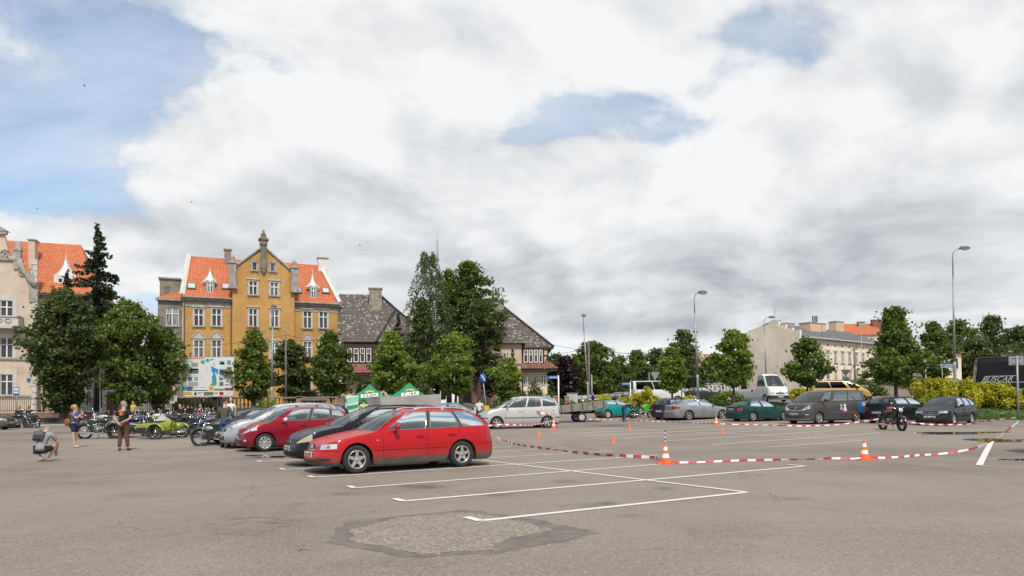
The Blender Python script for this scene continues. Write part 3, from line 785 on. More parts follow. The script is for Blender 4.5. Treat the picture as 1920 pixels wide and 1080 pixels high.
c.gap(1.46); c.gap(2.55); c.gap(3.28, .70, None, .16); c.handle(2.38, .79); c.handle(3.20, .81); c.lights(c.qx(4.14), c.Q-.50, .60, .93, m=RLAMP, name='tail_light', inner=False); c.patch('side_repeater', ORLAMP, c.qx(1.30), c.qx(1.36), .71, .735, .006)
c.place(G(667.5, 888), 'f', HEAD_BAY); RED_CAR = c

# --- black estate behind it
BLK = paint('black_paint', (0.009, 0.010, 0.014), 0.0, .3, .05)
c = Car('parked_car', 'black hatch-backed car with yellowed headlights, hidden mostly by the red estate', 'car', 'cars parked in the left row', BLK,
        L=4.45, W=1.70, wb=2.615, foh=.86, rw=.31, top=[(0, .62), (.12, .69), (.5, .83), (1.0, .93), (1.3, .965), (2.2, .97), (3.4, .99), (4.45, 1.0)],
        rail=[(1.9, 1.34), (2.4, 1.42), (3.0, 1.43), (3.6, 1.41), (4.2, 1.36)], ws=(1.22, 2.1), tail=(4.15, 4.36), roofw=.55, crown=.045, wins=[(.09, .39, .05, .28), (.43, .68, .34, .64), (.72, .93, .69, .93)], rf=.60, rr=.35)
c.wheels('seven'); c.lights(.50, 1.02, .56, .60, .62, .80, YLAMP, inner=False); c.patch('grille', BLACKPL, 0, .46, .555, .665, .006, center=True); ring_emblem(c.S(0, .61, .02), .03, CHROME, c.root); c.mirror(1.65, 1.06, BLACKPL); c.trim(BLACKPL); c.rails(BLACKPL, .016); c.plate(.44); c.wipers()
c.patch('bumper_line', HOUSING, 0, c.qx(.46), .538, .545, .004, nq=14); c.patch('lower_intake', HOUSING, 0, .62, .25, .35, .006, center=True); c.gap(1.40); c.gap(2.5); c.handle(2.3, .82)
c.place(RED_CAR.root.location+GN*2.30-GD*-.06, 'f', HEAD_BAY); c.root.location = RED_CAR.root.location+GN*2.30+GD*0.12; c.root.location.z = 0.02
# --- dark red hatchback
DRED = paint('dark_red_paint', (0.23, 0.006, 0.018), 0.15, .3, .12)
c = Car('parked_car', 'dark red small hatchback with white mirror caps, third car of the left row', 'car', 'cars parked in the left row', DRED,
        L=3.95, W=1.73, wb=2.47, foh=.78, rw=.31, top=[(0, .62), (.10, .70), (.4, .83), (.8, .955), (1.1, 1.0), (2.0, 1.01), (3.2, 1.06), (3.95, 1.09)],
        rail=[(1.7, 1.38), (2.1, 1.45), (2.5, 1.465), (3.0, 1.435), (3.5, 1.35), (3.75, 1.28)], ws=(.98, 1.72), tail=(3.62, 3.86), roofw=.56, crown=.05, wins=[(.12, .42, .06, .36), (.47, .70, .42, .70), (.735, .91, .745, .90)], rf=.62, rr=.42)
c.wheels('split', STEELCAP); c.lights(.52, 1.12, .62, .66, .735, .86); c.patch('grille', BLACKPL, 0, .40, .50, .58, .006, center=True); c.patch('lower_intake', BLACKPL, 0, .55, .28, .42, .006, center=True); c.patch('chevron_strip', CHROME, 0, .42, .605, .625, .010, center=True); c.mirror(1.42, 1.08, M('white_paint_gloss', (.7, .7, .7), .2)); c.trim(CHROME, .006); c.plate(.47); c.wipers()
c.gap(1.22); c.gap(2.22); c.gap(3.0, .72, None, .15); c.handle(2.05, .87, CHROME); c.handle(2.92, .90, CHROME); c.patch('side_crease', DRED, c.qx(1.15), c.qx(3.5), .76, .79, .012, nq=14, z0b=.84, z1b=.87); c.patch('fog_lamp', LAMP, .66, .76, .36, .42, .006)
c.patch('bumper_line', HOUSING, c.qx(.33), c.qx(.46), .60, .606, .004)
c.place(G(496, 847), 'f', HEAD_BAY); DR = c
# --- silver people carrier behind it
SIL = paint('silver_paint', (0.42, 0.43, 0.44), 0.5, .32, .12)
c = Car('parked_car', 'silver people carrier with a tall pale roof behind the dark red hatchback', 'car', 'cars parked in the left row', SIL,
        L=4.45, W=1.80, wb=2.70, foh=.90, rw=.32, top=[(0, .66), (.10, .74), (.5, .90), (.9, 1.0), (1.2, 1.04), (2.2, 1.06), (3.6, 1.10), (4.45, 1.12)],
        rail=[(1.8, 1.44), (2.3, 1.55), (2.8, 1.585), (3.4, 1.585), (4.15, 1.50)], ws=(1.0, 1.95), tail=(4.12, 4.36), roofw=.60, crown=.05, wins=[(.13, .40, .06, .30), (.44, .68, .35, .65), (.71, .93, .69, .93)], rf=.62, rr=.38, roofmat=paint('pale_roof_paint', (.60, .60, .58), .2, .3, 0))
c.wheels('seven'); c.lights(.50, 1.05, .66, .72, .74, .90); c.patch('grille', BLACKPL, 0, .44, .60, .70, .006, center=True); c.patch('lower_intake', BLACKPL, 0, .5, .30, .46, .006, center=True); ring_emblem(c.S(0, .65, .02), .05, CHROME, c.root, t=.012); c.mirror(1.5, 1.14); c.trim(CHROME, .006); c.plate(.50); c.wipers(); c.gap(1.25); c.gap(2.4)
c.root.location = DR.root.location+GN*2.25+GD*0.10+Vector((0, 0, .03)); c.root.rotation_euler.z = HEAD_BAY

def sedan(label, col, L=4.5, W=1.76, H=1.42, wb=2.65, group=None, style='seven', glass=None, kind='sedan', plates=True, name='parked_car', rl=RLAMP, belt=.92, cat='car', lamps=None, mir=True, full=True, rails=False, wheelm=None):
    """everyday car body of one of a few outlines"""
    r = H-.05
    if kind == 'sedan':
        top = [(0, .62), (.15, .69), (.6, .79), (1.1, belt-.03), (1.4, belt), (2.4, belt+.01), (3.5, belt+.06), (L-.6, belt+.10), (L-.15, belt+.11), (L, belt+.05)]
        rail = [(2.0, r-.05), (2.4, r), (2.9, r), (3.3, r-.05), (3.6, r-.14)]; ws, tail = (1.3, 2.15), (3.35, L-.62); wins = [(.10, .47, .06, .46), (.52, .88, .55, .93)]
    elif kind == 'hatch':
        top = [(0, .62), (.12, .69), (.5, .80), (.95, belt), (1.3, belt+.03), (L, belt+.10)]
        rail = [(1.8, r-.06), (2.2, r), (2.9, r), (L-.35, r-.07)]; ws, tail = (1.05, 1.85), (L-.40, L-.10); wins = [(.11, .46, .06, .40), (.50, .84, .46, .86)]
    elif kind == 'wagon':
        top = [(0, .62), (.15, .70), (.6, .80), (1.1, belt-.02), (1.4, belt), (2.4, belt+.01), (L, belt+.08)]
        rail = [(2.0, r-.05), (2.4, r), (3.4, r), (L-.35, r-.07)]; ws, tail = (1.3, 2.1), (L-.42, L-.12); wins = [(.08, .37, .05, .28), (.41, .67, .33, .64), (.70, .93, .68, .93)]
    c = Car(name, label, cat, group, col, L=L, W=W, wb=wb, foh=.86, rw=.32, top=top, rail=rail, ws=ws, tail=tail, wins=wins, roofw=W*.32, glass=glass, sideglass=glass, seats=full, rf=.6, rr=.5 if kind == 'sedan' else .38)
    c.wheels(style, wheelm); c.lights(*(lamps or (.48, .98, .58, .69, .62, .74))); c.patch('grille', BLACKPL, 0, .42, .56, .66, .006, center=True); c.patch('lower_intake', BLACKPL, 0, .5, .27, .36, .006, center=True)
    if kind == 'sedan': c.lights(c.qx(L-.30), c.Q-.42, .72, .88, m=rl, name='tail_light', inner=False)
    else: c.lights(c.qx(L-.20), c.Q-.55, .70, .95, m=rl, name='tail_light', inner=False)
    if mir: c.mirror(1.68, None)
    c.trim(); c.gap(1.42); c.gap(2.5); c.plate(.45)
    c.plate(.80 if kind == 'sedan' else .62, rear=True)
    if full: c.handle(2.35, .82); c.handle(3.2, .84); c.wipers()
    c.patch('bumper_line', HOUSING, c.qx(L-.5), c.Q, .56, .566, .003, nq=12)
    if rails: c.rails()
    return c
def put(c, wheel, which, head, side=1): c.place(wheel, which, head, None, side); return c

BLACK2 = paint('black_metallic_paint', (0.009, 0.010, 0.012), 0.0, .3, .10); DGREY = paint('dark_grey_paint', (0.03, 0.032, 0.035), 0.1, .32, .15)
# cars seen over the left row
c = sedan('dark grey saloon behind the silver people carrier, beside the man in green', DGREY, kind='hatch', L=4.2, group='cars parked in the left row'); c.root.location = DR.root.location+GN*5.2+GD*-.25+Vector((0, 0, .06)); c.root.rotation_euler.z = HEAD_BAY
c = sedan('black estate with chrome roof rails, far behind the silver people carrier', BLACK2, kind='wagon', L=4.7, H=1.48, group='cars behind the left row'); c.rails(CHROME); c.root.location = D(560, 34); c.root.rotation_euler.z = HEAD_BAY+.1
c = sedan('black car with its tailgate raised, behind the left row', BLACK2, kind='wagon', L=4.6, H=1.45, group='cars behind the left row'); c.root.location = D(596, 37.5); c.root.rotation_euler.z = PI/2+.2
l = MB(); l.box((-2.35, 0, 1.62), (.9, 1.3, .05), rot=Matrix.Rotation(R(-8), 3, 'Y')); l.mat(1).box((-2.35, 0, 1.575), (.62, 1.1, .03), rot=Matrix.Rotation(R(-8), 3, 'Y')); l.build('tailgate', [BLACK2, DGLASS], c.root)
c = sedan('silver sports saloon parked behind the grey tent wall', paint('silver_beige_paint', (.40, .385, .36), .45, .3, .15), L=4.6, H=1.42, group='cars behind the left row'); put(c, D(893, 43), 'f', R(-8), -1)
c = sedan('dark saloon beyond the silver sports saloon near the gate pillar', BLACK2, kind='hatch', L=4.2, full=False, group='cars behind the left row'); c.root.location = D(872, 50); c.root.rotation_euler.z = R(-60)
c = sedan('dark olive car cut off by the left edge beside the dark sidecars', paint('olive_grey_paint', (.10, .10, .085), .3, .35, .2), kind='hatch', L=4.3, group='cars behind the left row'); put(c, G(2, 808), 'f', R(10), -1); c.root.location += Vector((-2.1, 2.0, 0))

# --- silver minivan in the middle
SILB = paint('silver_beige_metallic', (0.50, 0.485, 0.455), 0.35, .33, .22)
c = Car('parked_minivan', 'silver minivan with closed doors standing in the middle, taped off in red and white', 'minivan', None, SILB,
        L=4.63, W=1.81, wb=2.84, foh=.90, rw=.325, top=[(0, .68), (.10, .76), (.5, .93), (.95, 1.06), (1.3, 1.10), (2.4, 1.12), (4.63, 1.20)],
        rail=[(1.9, 1.56), (2.3, 1.635), (2.9, 1.665), (3.6, 1.66), (4.35, 1.58)], ws=(.98, 2.0), tail=(4.28, 4.55), roofw=.63, crown=.05, wins=[(.03, .12, .02, .06), (.14, .42, .08, .31), (.45, .68, .35, .62), (.71, .93, .67, .93)], rf=.60, rr=.35, pillar_black=False)
c.wheels('five'); c.lights(.34, .78, .66, .80, .64, .80); c.patch('grille', BLACKPL, 0, .26, .66, .76, .006, center=True); c.patch('bumper_strip', BLACKPL, 0, c.qx(.42), .55, .60, .010, center=True, nq=14); c.patch('side_strip', BLACKPL, c.qx(.9+.42), c.qx(.9+2.84-.42), .56, .60, .012, nq=12); c.patch('rear_strip', BLACKPL, c.qx(4.2), c.Q, .56, .61, .012, nq=12)
c.patch('lower_intake', BLACKPL, 0, .62, .30, .38, .006, center=True); c.mirror(1.5, 1.20); c.trim(); c.gap(1.38); c.gap(2.40); c.gap(3.35, .75, None, .12); c.handle(2.22, .93); c.handle(3.2, .95); c.lights(c.qx(4.44), c.Q-.52, .78, 1.12, m=RLAMP, name='tail_light', inner=False); c.plate(.46); c.rails(M('silver_rail'), .014); c.wipers(); c.patch('rear_sill', BLACKPL, c.qx(4.2), c.Q, .22, .30, .006)
put(c, G(931, 804.5), 'f', R(180)+R(17)); MINIVAN = c

# --- cars along the far kerb
TEAL = paint('teal_paint', (0.010, 0.25, 0.25), 0.15, .3, .15)
c = sedan('teal green small hatchback parked by the yellow bushes', TEAL, kind='hatch', L=3.75, W=1.63, H=1.40, wb=2.35, group='cars along the far kerb', style='cap', wheelm=STEELCAP); c.patch('rear_bumper', GREYPL, c.qx(3.3), c.Q, .24, .52, .015, nq=12); put(c, G(1139, 784.5), 'r', R(18), -1)
c = sedan('dark estate with dark tailgate between the green motorbike and silver saloon', paint('dark_blue_black_paint', (.022, .024, .036), .2, .3, .15), kind='wagon', L=4.35, H=1.52, belt=.98, group='cars along the far kerb'); c.rails(); put(c, G(1220, 787.5), 'r', R(38), 1); c.root.location += Vector((.6, .3, 0))
GREYM = paint('grey_metallic_paint', (0.30, 0.31, 0.315), 0.45, .3, .12)
c = Car('parked_car', 'silver grey saloon with red tail lamps beside the dark estate', 'car', 'cars along the far kerb', GREYM, L=4.83, W=1.86, wb=2.737, foh=.95, rw=.345,
        top=[(0, .66), (.15, .74), (.6, .85), (1.1, .93), (1.4, .95), (2.4, .97), (3.5, 1.01), (4.3, 1.07), (4.65, 1.07), (4.83, 1.0)], rail=[(2.1, 1.35), (2.6, 1.44), (3.0, 1.445), (3.4, 1.40), (3.8, 1.30)],
        ws=(1.35, 2.25), tail=(3.75, 4.42), roofw=.58, wins=[(.09, .42, .06, .44), (.45, .80, .47, .86)], rf=.62, rr=.50)
c.wheels('seven'); c.lights(.48, 1.0, .62, .72, .70, .84); c.lights(c.qx(4.40), c.Q-.42, .82, .95, .74, .97, m=RLAMP, name='tail_light', inner=False); c.plate(.62, True); c.mirror(1.75, None, BLACKPL); c.trim(CHROME, .006); c.gap(1.5); c.gap(2.62); c.handle(2.45, .86); c.handle(3.4, .90); c.patch('bumper_line', HOUSING, c.qx(4.3), c.Q, .56, .566, .003, nq=12)
put(c, G(1291, 788.5), 'r', R(20), -1)
GRN = paint('dark_green_paint', (0.010, 0.060, 0.055), 0.2, .3, .12)
c = sedan('dark green saloon with silver wheels, left of the grey van', GRN, L=4.5, H=1.42, wb=2.51, group='cars along the far kerb', style='seven'); c.patch('lamp_band', M('dark_red_lamp', (.14, .012, .02), .2), c.Q-.60, c.Q, .74, .86, .008, center=True); put(c, G(1411, 790.5), 'r', R(20), -1)

# --- grey van with blue and white print
VGREY = paint('van_grey_paint', (0.075, 0.072, 0.068), 0.25, .34, .2)
c = Car('parked_van', 'dark grey passenger van with blue rear corner print and two white badges', 'van', 'cars along the far kerb', VGREY, L=5.0, W=1.92, wb=3.10, foh=.95, rw=.335,
        top=[(0, .80), (.08, .90), (.4, 1.08), (.8, 1.20), (1.1, 1.23), (2.4, 1.24), (5.0, 1.30)], rail=[(1.6, 1.76), (1.9, 1.86), (2.4, 1.89), (3.6, 1.90), (4.85, 1.87)],
        ws=(.78, 1.62), tail=(4.88, 4.97), roofw=.74, crown=.05, wins=[(.07, .245, .03, .19), (.30, .60, .26, .58), (.61, .91, .59, .91)], rf=.55, rr=.22, sideglass=DGLASS, hoodcrown=.04, pillar_black=False, front=[(0, .07), (.10, .02), (.3, 0), (.5, .01), (.7, .05), (1, .20)])
c.wheels('seven', rim=.66); c.lights(.52, 1.0, .76, .86, .88, 1.06); c.patch('grille', BLACKPL, 0, .50, .80, .96, .008, center=True, z0b=.84, z1b=.95)
for zz in (.85, .92): c.patch('grille_bar', CHROME, 0, .46, zz, zz+.02, .016, center=True)
ring_emblem(c.S(0, .89, .03), .06, CHROME, c.root, t=.014); c.patch('chrome_lip', CHROME, 0, .62, .755, .775, .012, center=True, z0b=.80, z1b=.82); c.patch('lower_intake', BLACKPL, 0, .66, .36, .50, .008, center=True); c.patch('upper_slot', BLACKPL, 0, .44, .68, .735, .006, center=True); c.mirror(1.28, 1.34, None, 1.5); c.trim(BLACKPL, .008); c.plate(.58)
c.gap(1.25); c.gap(2.10, None, 1.22); c.wipers(); c.patch('fog_lamp', CHROME, .72, .90, .52, .56, .008); c.patch('lower_lip', SIL, 0, .95, .27, .31, .010, center=True); c.patch('corner_recess', BLACKPL, .66, .96, .46, .50, .006); c.patch('door_sill', BLACKPL, c.qx(1.45), c.qx(3.6), .20, .27, .008)
BLUEP = M('blue_print', (.012, .10, .28), .35); REDP = M('rusty_red_print', (.20, .05, .04), .4); WHP = M('white_print', (.66, .66, .64), .4); GOLDP = M('grey_gold_print', (.34, .31, .24), .4)
c.patch('blue_print', BLUEP, c.qx(4.15), c.Q-.35, .62, 1.20, .003, nz=6, z0b=.62, z1b=1.25); c.patch('blue_stripe', BLUEP, c.qx(1.75), c.qx(3.4), .66, .70, .003, nq=14, z0b=.62, z1b=.72); c.patch('red_stripe', REDP, c.qx(2.2), c.qx(4.1), .585, .60, .003, nq=14, z0b=.60, z1b=.70)
for i, (d_, m_) in enumerate([(2.72, GOLDP), (3.02, WHP)]):      # two badges: a round emblem and a bust figure over a base
    l = MB()
    for side in (1, -1):
        def PP(u, w_): return c.S(c.qx(d_+u), .93+w_, .005, side)
        n = 12; l.add([PP(.09*math.cos(2*PI*k/n), .11+.09*math.sin(2*PI*k/n)) for k in range(n)], [tuple(range(n))]); l.add([PP(-.12, -.16), PP(.12, -.16), PP(.10, -.03), PP(.03, .04), PP(-.03, .04), PP(-.10, -.03)], [tuple(range(6))])
        if i: l.add([PP(-.14, -.22), PP(.14, -.22), PP(.14, -.17), PP(-.14, -.17)], [(0, 1, 2, 3)])
    l.build('door_badge', m_, c.root)
l = MB()
for side in (1, -1):
    for u, w_, hh in ((-.08, .0, .2), (.0, .0, .2), (.08, .03, .14)):
        P = [c.S(c.qx(4.62+u+a), 1.0+w_+b, .006, side) for a, b in ((-.03, 0), (.03, 0), (.03, hh), (-.03, hh))]; l.add(P, [(0, 1, 2, 3)])
l.build('white_corner_mark', WHP, c.root)
c.patch('side_reflector', ORLAMP, c.qx(1.16), c.qx(1.22), .98, 1.01, .006)
put(c, G(1534, 795.5), 'f', R(180)+R(26)); VAN = c

c = sedan('black hatchback with dark tailgate behind the parked motorbike', paint('black_green_paint', (.014, .022, .022), .2, .3, .15), kind='hatch', L=4.32, H=1.50, belt=1.0, group='cars along the far kerb'); put(c, G(1704, 795), 'r', R(28), -1); c.root.location += Vector((-.2, .6, 0))
c = sedan('black estate facing the viewer under the yellow hedge', BLACK2, kind='wagon', L=4.68, H=1.50, belt=.97, wb=2.70, group='cars along the far kerb', style='seven', lamps=(.42, .86, .64, .745, .66, .76)); c.rails()
l = MB()
for sd_ in (1, -1): c.over(l, 0, .40, .755-.09, .755-.075, .015, sd_); c.over(l, 0, .34, .56, .572, .015, sd_); c.over(l, .385, .40, .56, .68, .015, sd_)
l.build('grille_surround', CHROME, c.root); ring_emblem(c.S(0, .62, .03), .05, CHROME, c.root, t=.008); put(c, G(1786, 798), 'f', R(180)+R(40)); 
# ------------------------------------------------------------------ buildings
def uvproj(o, U, V, O=(0, 0, 0)):
    """UV in metres along two directions of the object"""
    me = o.data; uv = me.uv_layers.new(name='metres'); U, V, O = Vector(U), Vector(V), Vector(O)
    for l in me.loops:
        p = me.vertices[l.vertex_index].co-O; uv.data[l.index].uv = (p.dot(U), p.dot(V))
    return o
def tile_mat(name, c1, c2, edge, w=.26, h=.34, off=0.0, light=None, wave=True):
    m = bpy.data.materials.new(name); m.use_nodes = True; nt = m.node_tree; b = nt.nodes['Principled BSDF']; b.inputs['Roughness'].default_value = .75
    uv = nt.nodes.new('ShaderNodeUVMap').outputs[0]; u, v, _ = sep(nt, uv)
    row = (v/h).f('FLOOR'); vf = (v/h).f('FRACT'); us = u/w+row*off; uf = us.f('FRACT'); col = us.f('FLOOR')
    wn = nt.nodes.new('ShaderNodeTexWhiteNoise'); nt.links.new(comb(nt, col, row, 0.0), wn.inputs[0]); r = X(nt, wn.outputs[0])
    c = mixc(nt, r, c1, c2)
    lg = noise(nt, uv, .35, 5, .6).ramp(.40, .75, 0, .28); c = mixc(nt, lg, c, tuple(x*.6 for x in c1))
    if light:
        n2 = noise(nt, uv, 1.1, 5, .75); c = mixc(nt, (r+n2*.5).ramp(.98, 1.2, 0, .9), c, light)
    shade = vf.ramp(.22, .0).mx(uf.ramp(.85, 1.0).mx(uf.ramp(.15, 0)) *.7) if wave else vf.ramp(.42, .0).mx(uf.ramp(.9, 1.0)*.6)  # shadow line of each tile course, with the joints, painted into the colour
    c = mixc(nt, shade, c, edge); nt.links.new(c, b.inputs['Base Color'])
    hgt = (uf*PI).f('SINE')*.6+(1.0-vf)*.6 if wave else (1.0-vf)+r*.4
    bn = nt.nodes.new('ShaderNodeBump'); bn.inputs['Strength'].default_value = .9; bn.inputs['Distance'].default_value = .05
    nt.links.new(hgt.k, bn.inputs['Height']); nt.links.new(bn.outputs[0], b.inputs['Normal']); return m
def brick_mat(name, c1, c2, mortar, w=.27, h=.085):
    m = bpy.data.materials.new(name); m.use_nodes = True; nt = m.node_tree; b = nt.nodes['Principled BSDF']; b.inputs['Roughness'].default_value = .85
    oc = nt.nodes.new('ShaderNodeTexCoord').outputs['Object']; x, y, z = sep(nt, oc)
    bt = nt.nodes.new('ShaderNodeTexBrick'); nt.links.new(comb(nt, x+y, z, 0.0), bt.inputs[0]); bt.inputs['Scale'].default_value = 1; bt.inputs['Brick Width'].default_value = w; bt.inputs['Row Height'].default_value = h
    bt.inputs['Mortar Size'].default_value = .008; bt.inputs['Color1'].default_value = (*c1, 1); bt.inputs['Color2'].default_value = (*c2, 1); bt.inputs['Mortar'].default_value = (*mortar, 1)
    n = noise(nt, oc, .35, 7, .65); c = mixc(nt, n.ramp(.35, .72, 0, .6), bt.outputs[0], tuple(v*.62 for v in c1))
    st = noise(nt, vmul(nt, oc, (2.2, 2.2, .25)), 1.0, 5, .6).ramp(.55, .8, 0, .4); c = mixc(nt, st, c, tuple(v*.5 for v in c1))
    sp_ = noise(nt, oc, 6.0, 3, .6).ramp(.60, .75, 0, .5); c = mixc(nt, sp_, c, tuple(min(1, v*1.35) for v in c2))
    nt.links.new(c, b.inputs['Base Color']); bn = nt.nodes.new('ShaderNodeBump'); bn.inputs['Strength'].default_value = .4; bn.inputs['Distance'].default_value = .01
    nt.links.new(bt.outputs['Fac'], bn.inputs['Height']); bn.invert = True; nt.links.new(bn.outputs[0], b.inputs['Normal']); return m
ORANGE = tile_mat('orange_pantiles', (.46, .125, .045), (.57, .175, .068), (.15, .03, .012)); OLDTILE = tile_mat('weathered_brown_tiles', (.085, .066, .055), (.145, .118, .098), (.025, .02, .018), .22, .30, .5, (.30, .28, .24), False)
RUSTTILE = tile_mat('rusty_red_tiles', (.20, .065, .045), (.30, .11, .08), (.07, .025, .02), .22, .28, .5, (.32, .25, .2), False)
YBRICK = brick_mat('ochre_brick', (.46, .245, .065), (.56, .315, .10), (.42, .27, .10)); STONE = M('grey_render_trim', (.30, .275, .24), .85, var=.25, vs=2.0, dirt=((.12, .105, .09), 1.5, .55)); STONEL = M('pale_trim', (.46, .42, .365), .85, var=.15, vs=2.5, dirt=((.2, .18, .15), 2, .6))
GREYW = M('stained_grey_render', (.21, .19, .155), .9, var=.25, vs=1.2, dirt=((.08, .07, .055), .9, .5)); BEIGE = M('beige_render', (.52, .42, .325), .9, var=.08, vs=.8, dirt=((.33, .25, .18), .5, .55)); BEIGEL = M('pale_quoin_render', (.50, .46, .42), .9, var=.1, vs=2)
CREAM = M('cream_render', (.72, .63, .50), .9, var=.07, vs=.5, dirt=((.56, .48, .37), .35, .58)); PINKW = M('pink_beige_render', (.56, .42, .32), .9, var=.08, vs=.6); WFRAME = M('white_window_frame', (.68, .67, .64), .5); GFRAME = M('grey_window_frame', (.36, .35, .32), .6); ZINC = M('zinc_sheet', (.30, .31, .32), .45, .5, var=.2)
WHITER = M('white_render', (.62, .60, .56), .8, var=.12, vs=2); TIMBER = M('dark_timber', (.045, .026, .018), .8, var=.3); CHIM = M('chimney_render', (.27, .235, .185), .9, var=.3, vs=2, dirt=((.10, .085, .06), 3, .5)); GREYROOF = M('grey_felt_roof', (.115, .112, .110), .85, var=.2, vs=1.0)
def pane_mat(name, base, curtain=None, amt=.5):
    m = bpy.data.materials.new(name); m.use_nodes = True; nt = m.node_tree; b = nt.nodes['Principled BSDF']; b.inputs['Roughness'].default_value = .06; b.inputs['Specular IOR Level'].default_value = .6
    oc = nt.nodes.new('ShaderNodeTexCoord').outputs['Object']
    c = base
    if curtain: c = mixc(nt, noise(nt, vmul(nt, oc, (7, 7, .6)), 1.0, 4, .6).ramp(.4, .6, 0, amt), base, curtain)
    else: c = mixc(nt, noise(nt, oc, .8, 3, .5).ramp(.4, .6), base, tuple(x*2 for x in base))
    nt.links.new(c, b.inputs['Base Color']); return m
PANE = pane_mat('window_glass', (.022, .024, .026)); PANEC = pane_mat('net_curtain_glass', (.06, .06, .06), (.34, .34, .34), .8); PANEP = pane_mat('half_curtain_glass', (.035, .035, .035), (.22, .21, .20), .7)
class Facade:
    def __init__(s, name, label, cat, pxl, Yl, pxr, Yr, base=None, group=None):
        a, b = at(pxl, 700, Yl), at(pxr, 700, Yr); s.z0 = gz(a.x, a.y)-.3 if base is None else base
        s.P = Vector((a.x, a.y, 0)); d = Vector((b.x-a.x, b.y-a.y, 0)); s.len = d.length; s.u = d.normalized(); s.n = Vector((s.u.y, -s.u.x, 0)); s.rz = math.atan2(d.y, d.x)
        s.root = thing(name, label, cat, s.P, s.rz, group)
    def uz(s, px, py, w=0.0):
        """facade coordinates (u along, z up) of the spot seen at (px, py) on the plane w metres in front"""
        d = ray(px, py); o = Vector((0, 0, CAM_H)); P = s.P+s.n*w; t = (P-o).dot(s.n)/d.dot(s.n); q = o+d*t; return (q-s.P).dot(s.u), q.z
    def loc(s, u, w, z): return Vector((u, -w, z))     # local coords: x along, -y outwards
def wall_sheet(mb, u0, u1, z0, z1, holes, y, depth=.16, top=None):
    """wall front with window openings and reveals, at local y (front face)"""
    us = sorted(set([u0, u1]+[h[0] for h in holes]+[h[1] for h in holes])); zs = sorted(set([z0, z1]+[h[2] for h in holes]+[h[3] for h in holes]))
    for i in range(len(us)-1):
        for j in range(len(zs)-1):
            cu, cz = (us[i]+us[i+1])/2, (zs[j]+zs[j+1])/2
            if us[i] < u0-1e-6 or us[i+1] > u1+1e-6 or any(h[0] < cu < h[1] and h[2] < cz < h[3] for h in holes): continue
            mb.quad((us[i], y, zs[j]), (us[i+1], y, zs[j]), (us[i+1], y, zs[j+1]), (us[i], y, zs[j+1]))
    for a, b, c, d in holes:
        mb.quad((a, y, c), (a, y, d), (a, y+depth, d), (a, y+depth, c)); mb.quad((b, y, c), (b, y+depth, c), (b, y+depth, d), (b, y, d))
        mb.quad((a, y, d), (b, y, d), (b, y+depth, d), (a, y+depth, d)); mb.quad((a, y, c), (a, y+depth, c), (b, y+depth, c), (b, y, c))
def window(root, u0, u1, z0, z1, y, kind='cross', frame=None, pane=None, surround=None, sill=True, pedi=None, t=.055, hood=None, depth=.16, sw=.16):
    frame = frame or WFRAME; m = MB(); yf = y+depth-.05; w = u1-u0; h = z1-z0
    def bar(a, b, c, d, th=.05): m.box2((a, yf-th, c), (b, yf, d))
    bar(u0, u0+t, z0, z1); bar(u1-t, u1, z0, z1); bar(u0+t, u1-t, z0, z0+t); bar(u0+t, u1-t, z1-t, z1)
    if kind == 'cross': zm = z0+h*.66; bar((u0+u1)/2-.06, (u0+u1)/2+.06, z0+t, z1-t, .07); bar(u0+t, (u0+u1)/2-.06, zm-.05, zm+.05, .06); bar((u0+u1)/2+.06, u1-t, zm-.05, zm+.05, .06)
    elif kind == 'lattice':
        zm = z0+h*.68; bar((u0+u1)/2-.06, (u0+u1)/2+.06, z0+t, z1-t, .07); bar(u0+t, (u0+u1)/2-.06, zm-.05, zm+.05, .06); bar((u0+u1)/2+.06, u1-t, zm-.05, zm+.05, .06)
        for k in range(1, 8):
            if k != 4: bar(u0+w*k/8-.015, u0+w*k/8+.015, zm+.05, z1-t, .03)
        for k in (1, 2): zz = zm+(z1-zm)*k/3; bar(u0+t, u1-t, zz-.015, zz+.015, .028)
    elif kind == 'tall': zm = z0+h*.62; bar(u0+t, u1-t, zm-.04, zm+.04, .06); bar((u0+u1)/2-.02, (u0+u1)/2+.02, zm+.04, z1-t, .04)
    o = m.build('window', frame, root)
    p = MB(); p.quad((u0+t*.5, y+depth-.03, z0+t*.5), (u1-t*.5, y+depth-.03, z0+t*.5), (u1-t*.5, y+depth-.03, z1-t*.5), (u0+t*.5, y+depth-.03, z1-t*.5)); p.build('pane', pane or PANE, o)
    if surround:
        q = MB(); e = .05; q.box2((u0-sw, y-e, z0), (u0, y+.002, z1)); q.box2((u1, y-e, z0), (u1+sw, y+.002, z1)); q.box2((u0-sw, y-e-.003, z1), (u1+sw, y+.002, z1+sw*1.3))
        if hood: q.box2((u0-sw-.12, y-.16, z1+sw*1.3+.0), (u1+sw+.12, y+.002, z1+sw*1.3+.13))
        if pedi:
            zb = z1+sw*1.3+.003; c = (u0+u1)/2; q.box2((u0-sw-.15, y-.14, zb), (u1+sw+.15, y+.002, zb+.09)); q.prism([(u0-sw-.05, zb+.09), (u1+sw+.05, zb+.09), (c, zb+.09+pedi)], y-.06, y+.002, 'y')
            for sd_ in (-1, 1):
                hw = (u1-u0)/2+sw+.12; L_ = math.hypot(hw, pedi); q.box((c+sd_*hw/2, y-.08, zb+.11+pedi/2), (L_, .15, .08), rot=Matrix.Rotation(sd_*math.atan2(pedi, hw), 3, 'Y'))
        q.build('surround', surround, o)
    if sill:
        q = MB(); q.box2((u0-sw-.08, y-.16, z0-.14), (u1+sw+.08, y+.004, z0-.001))
        for sd_ in (u0-sw+.02, u1+sw-.14): q.box2((sd_, y-.10, z0-.34), (sd_+.12, y+.003, z0-.141))
        q.build('sill', STONE if surround else ZINC, o)
    return o

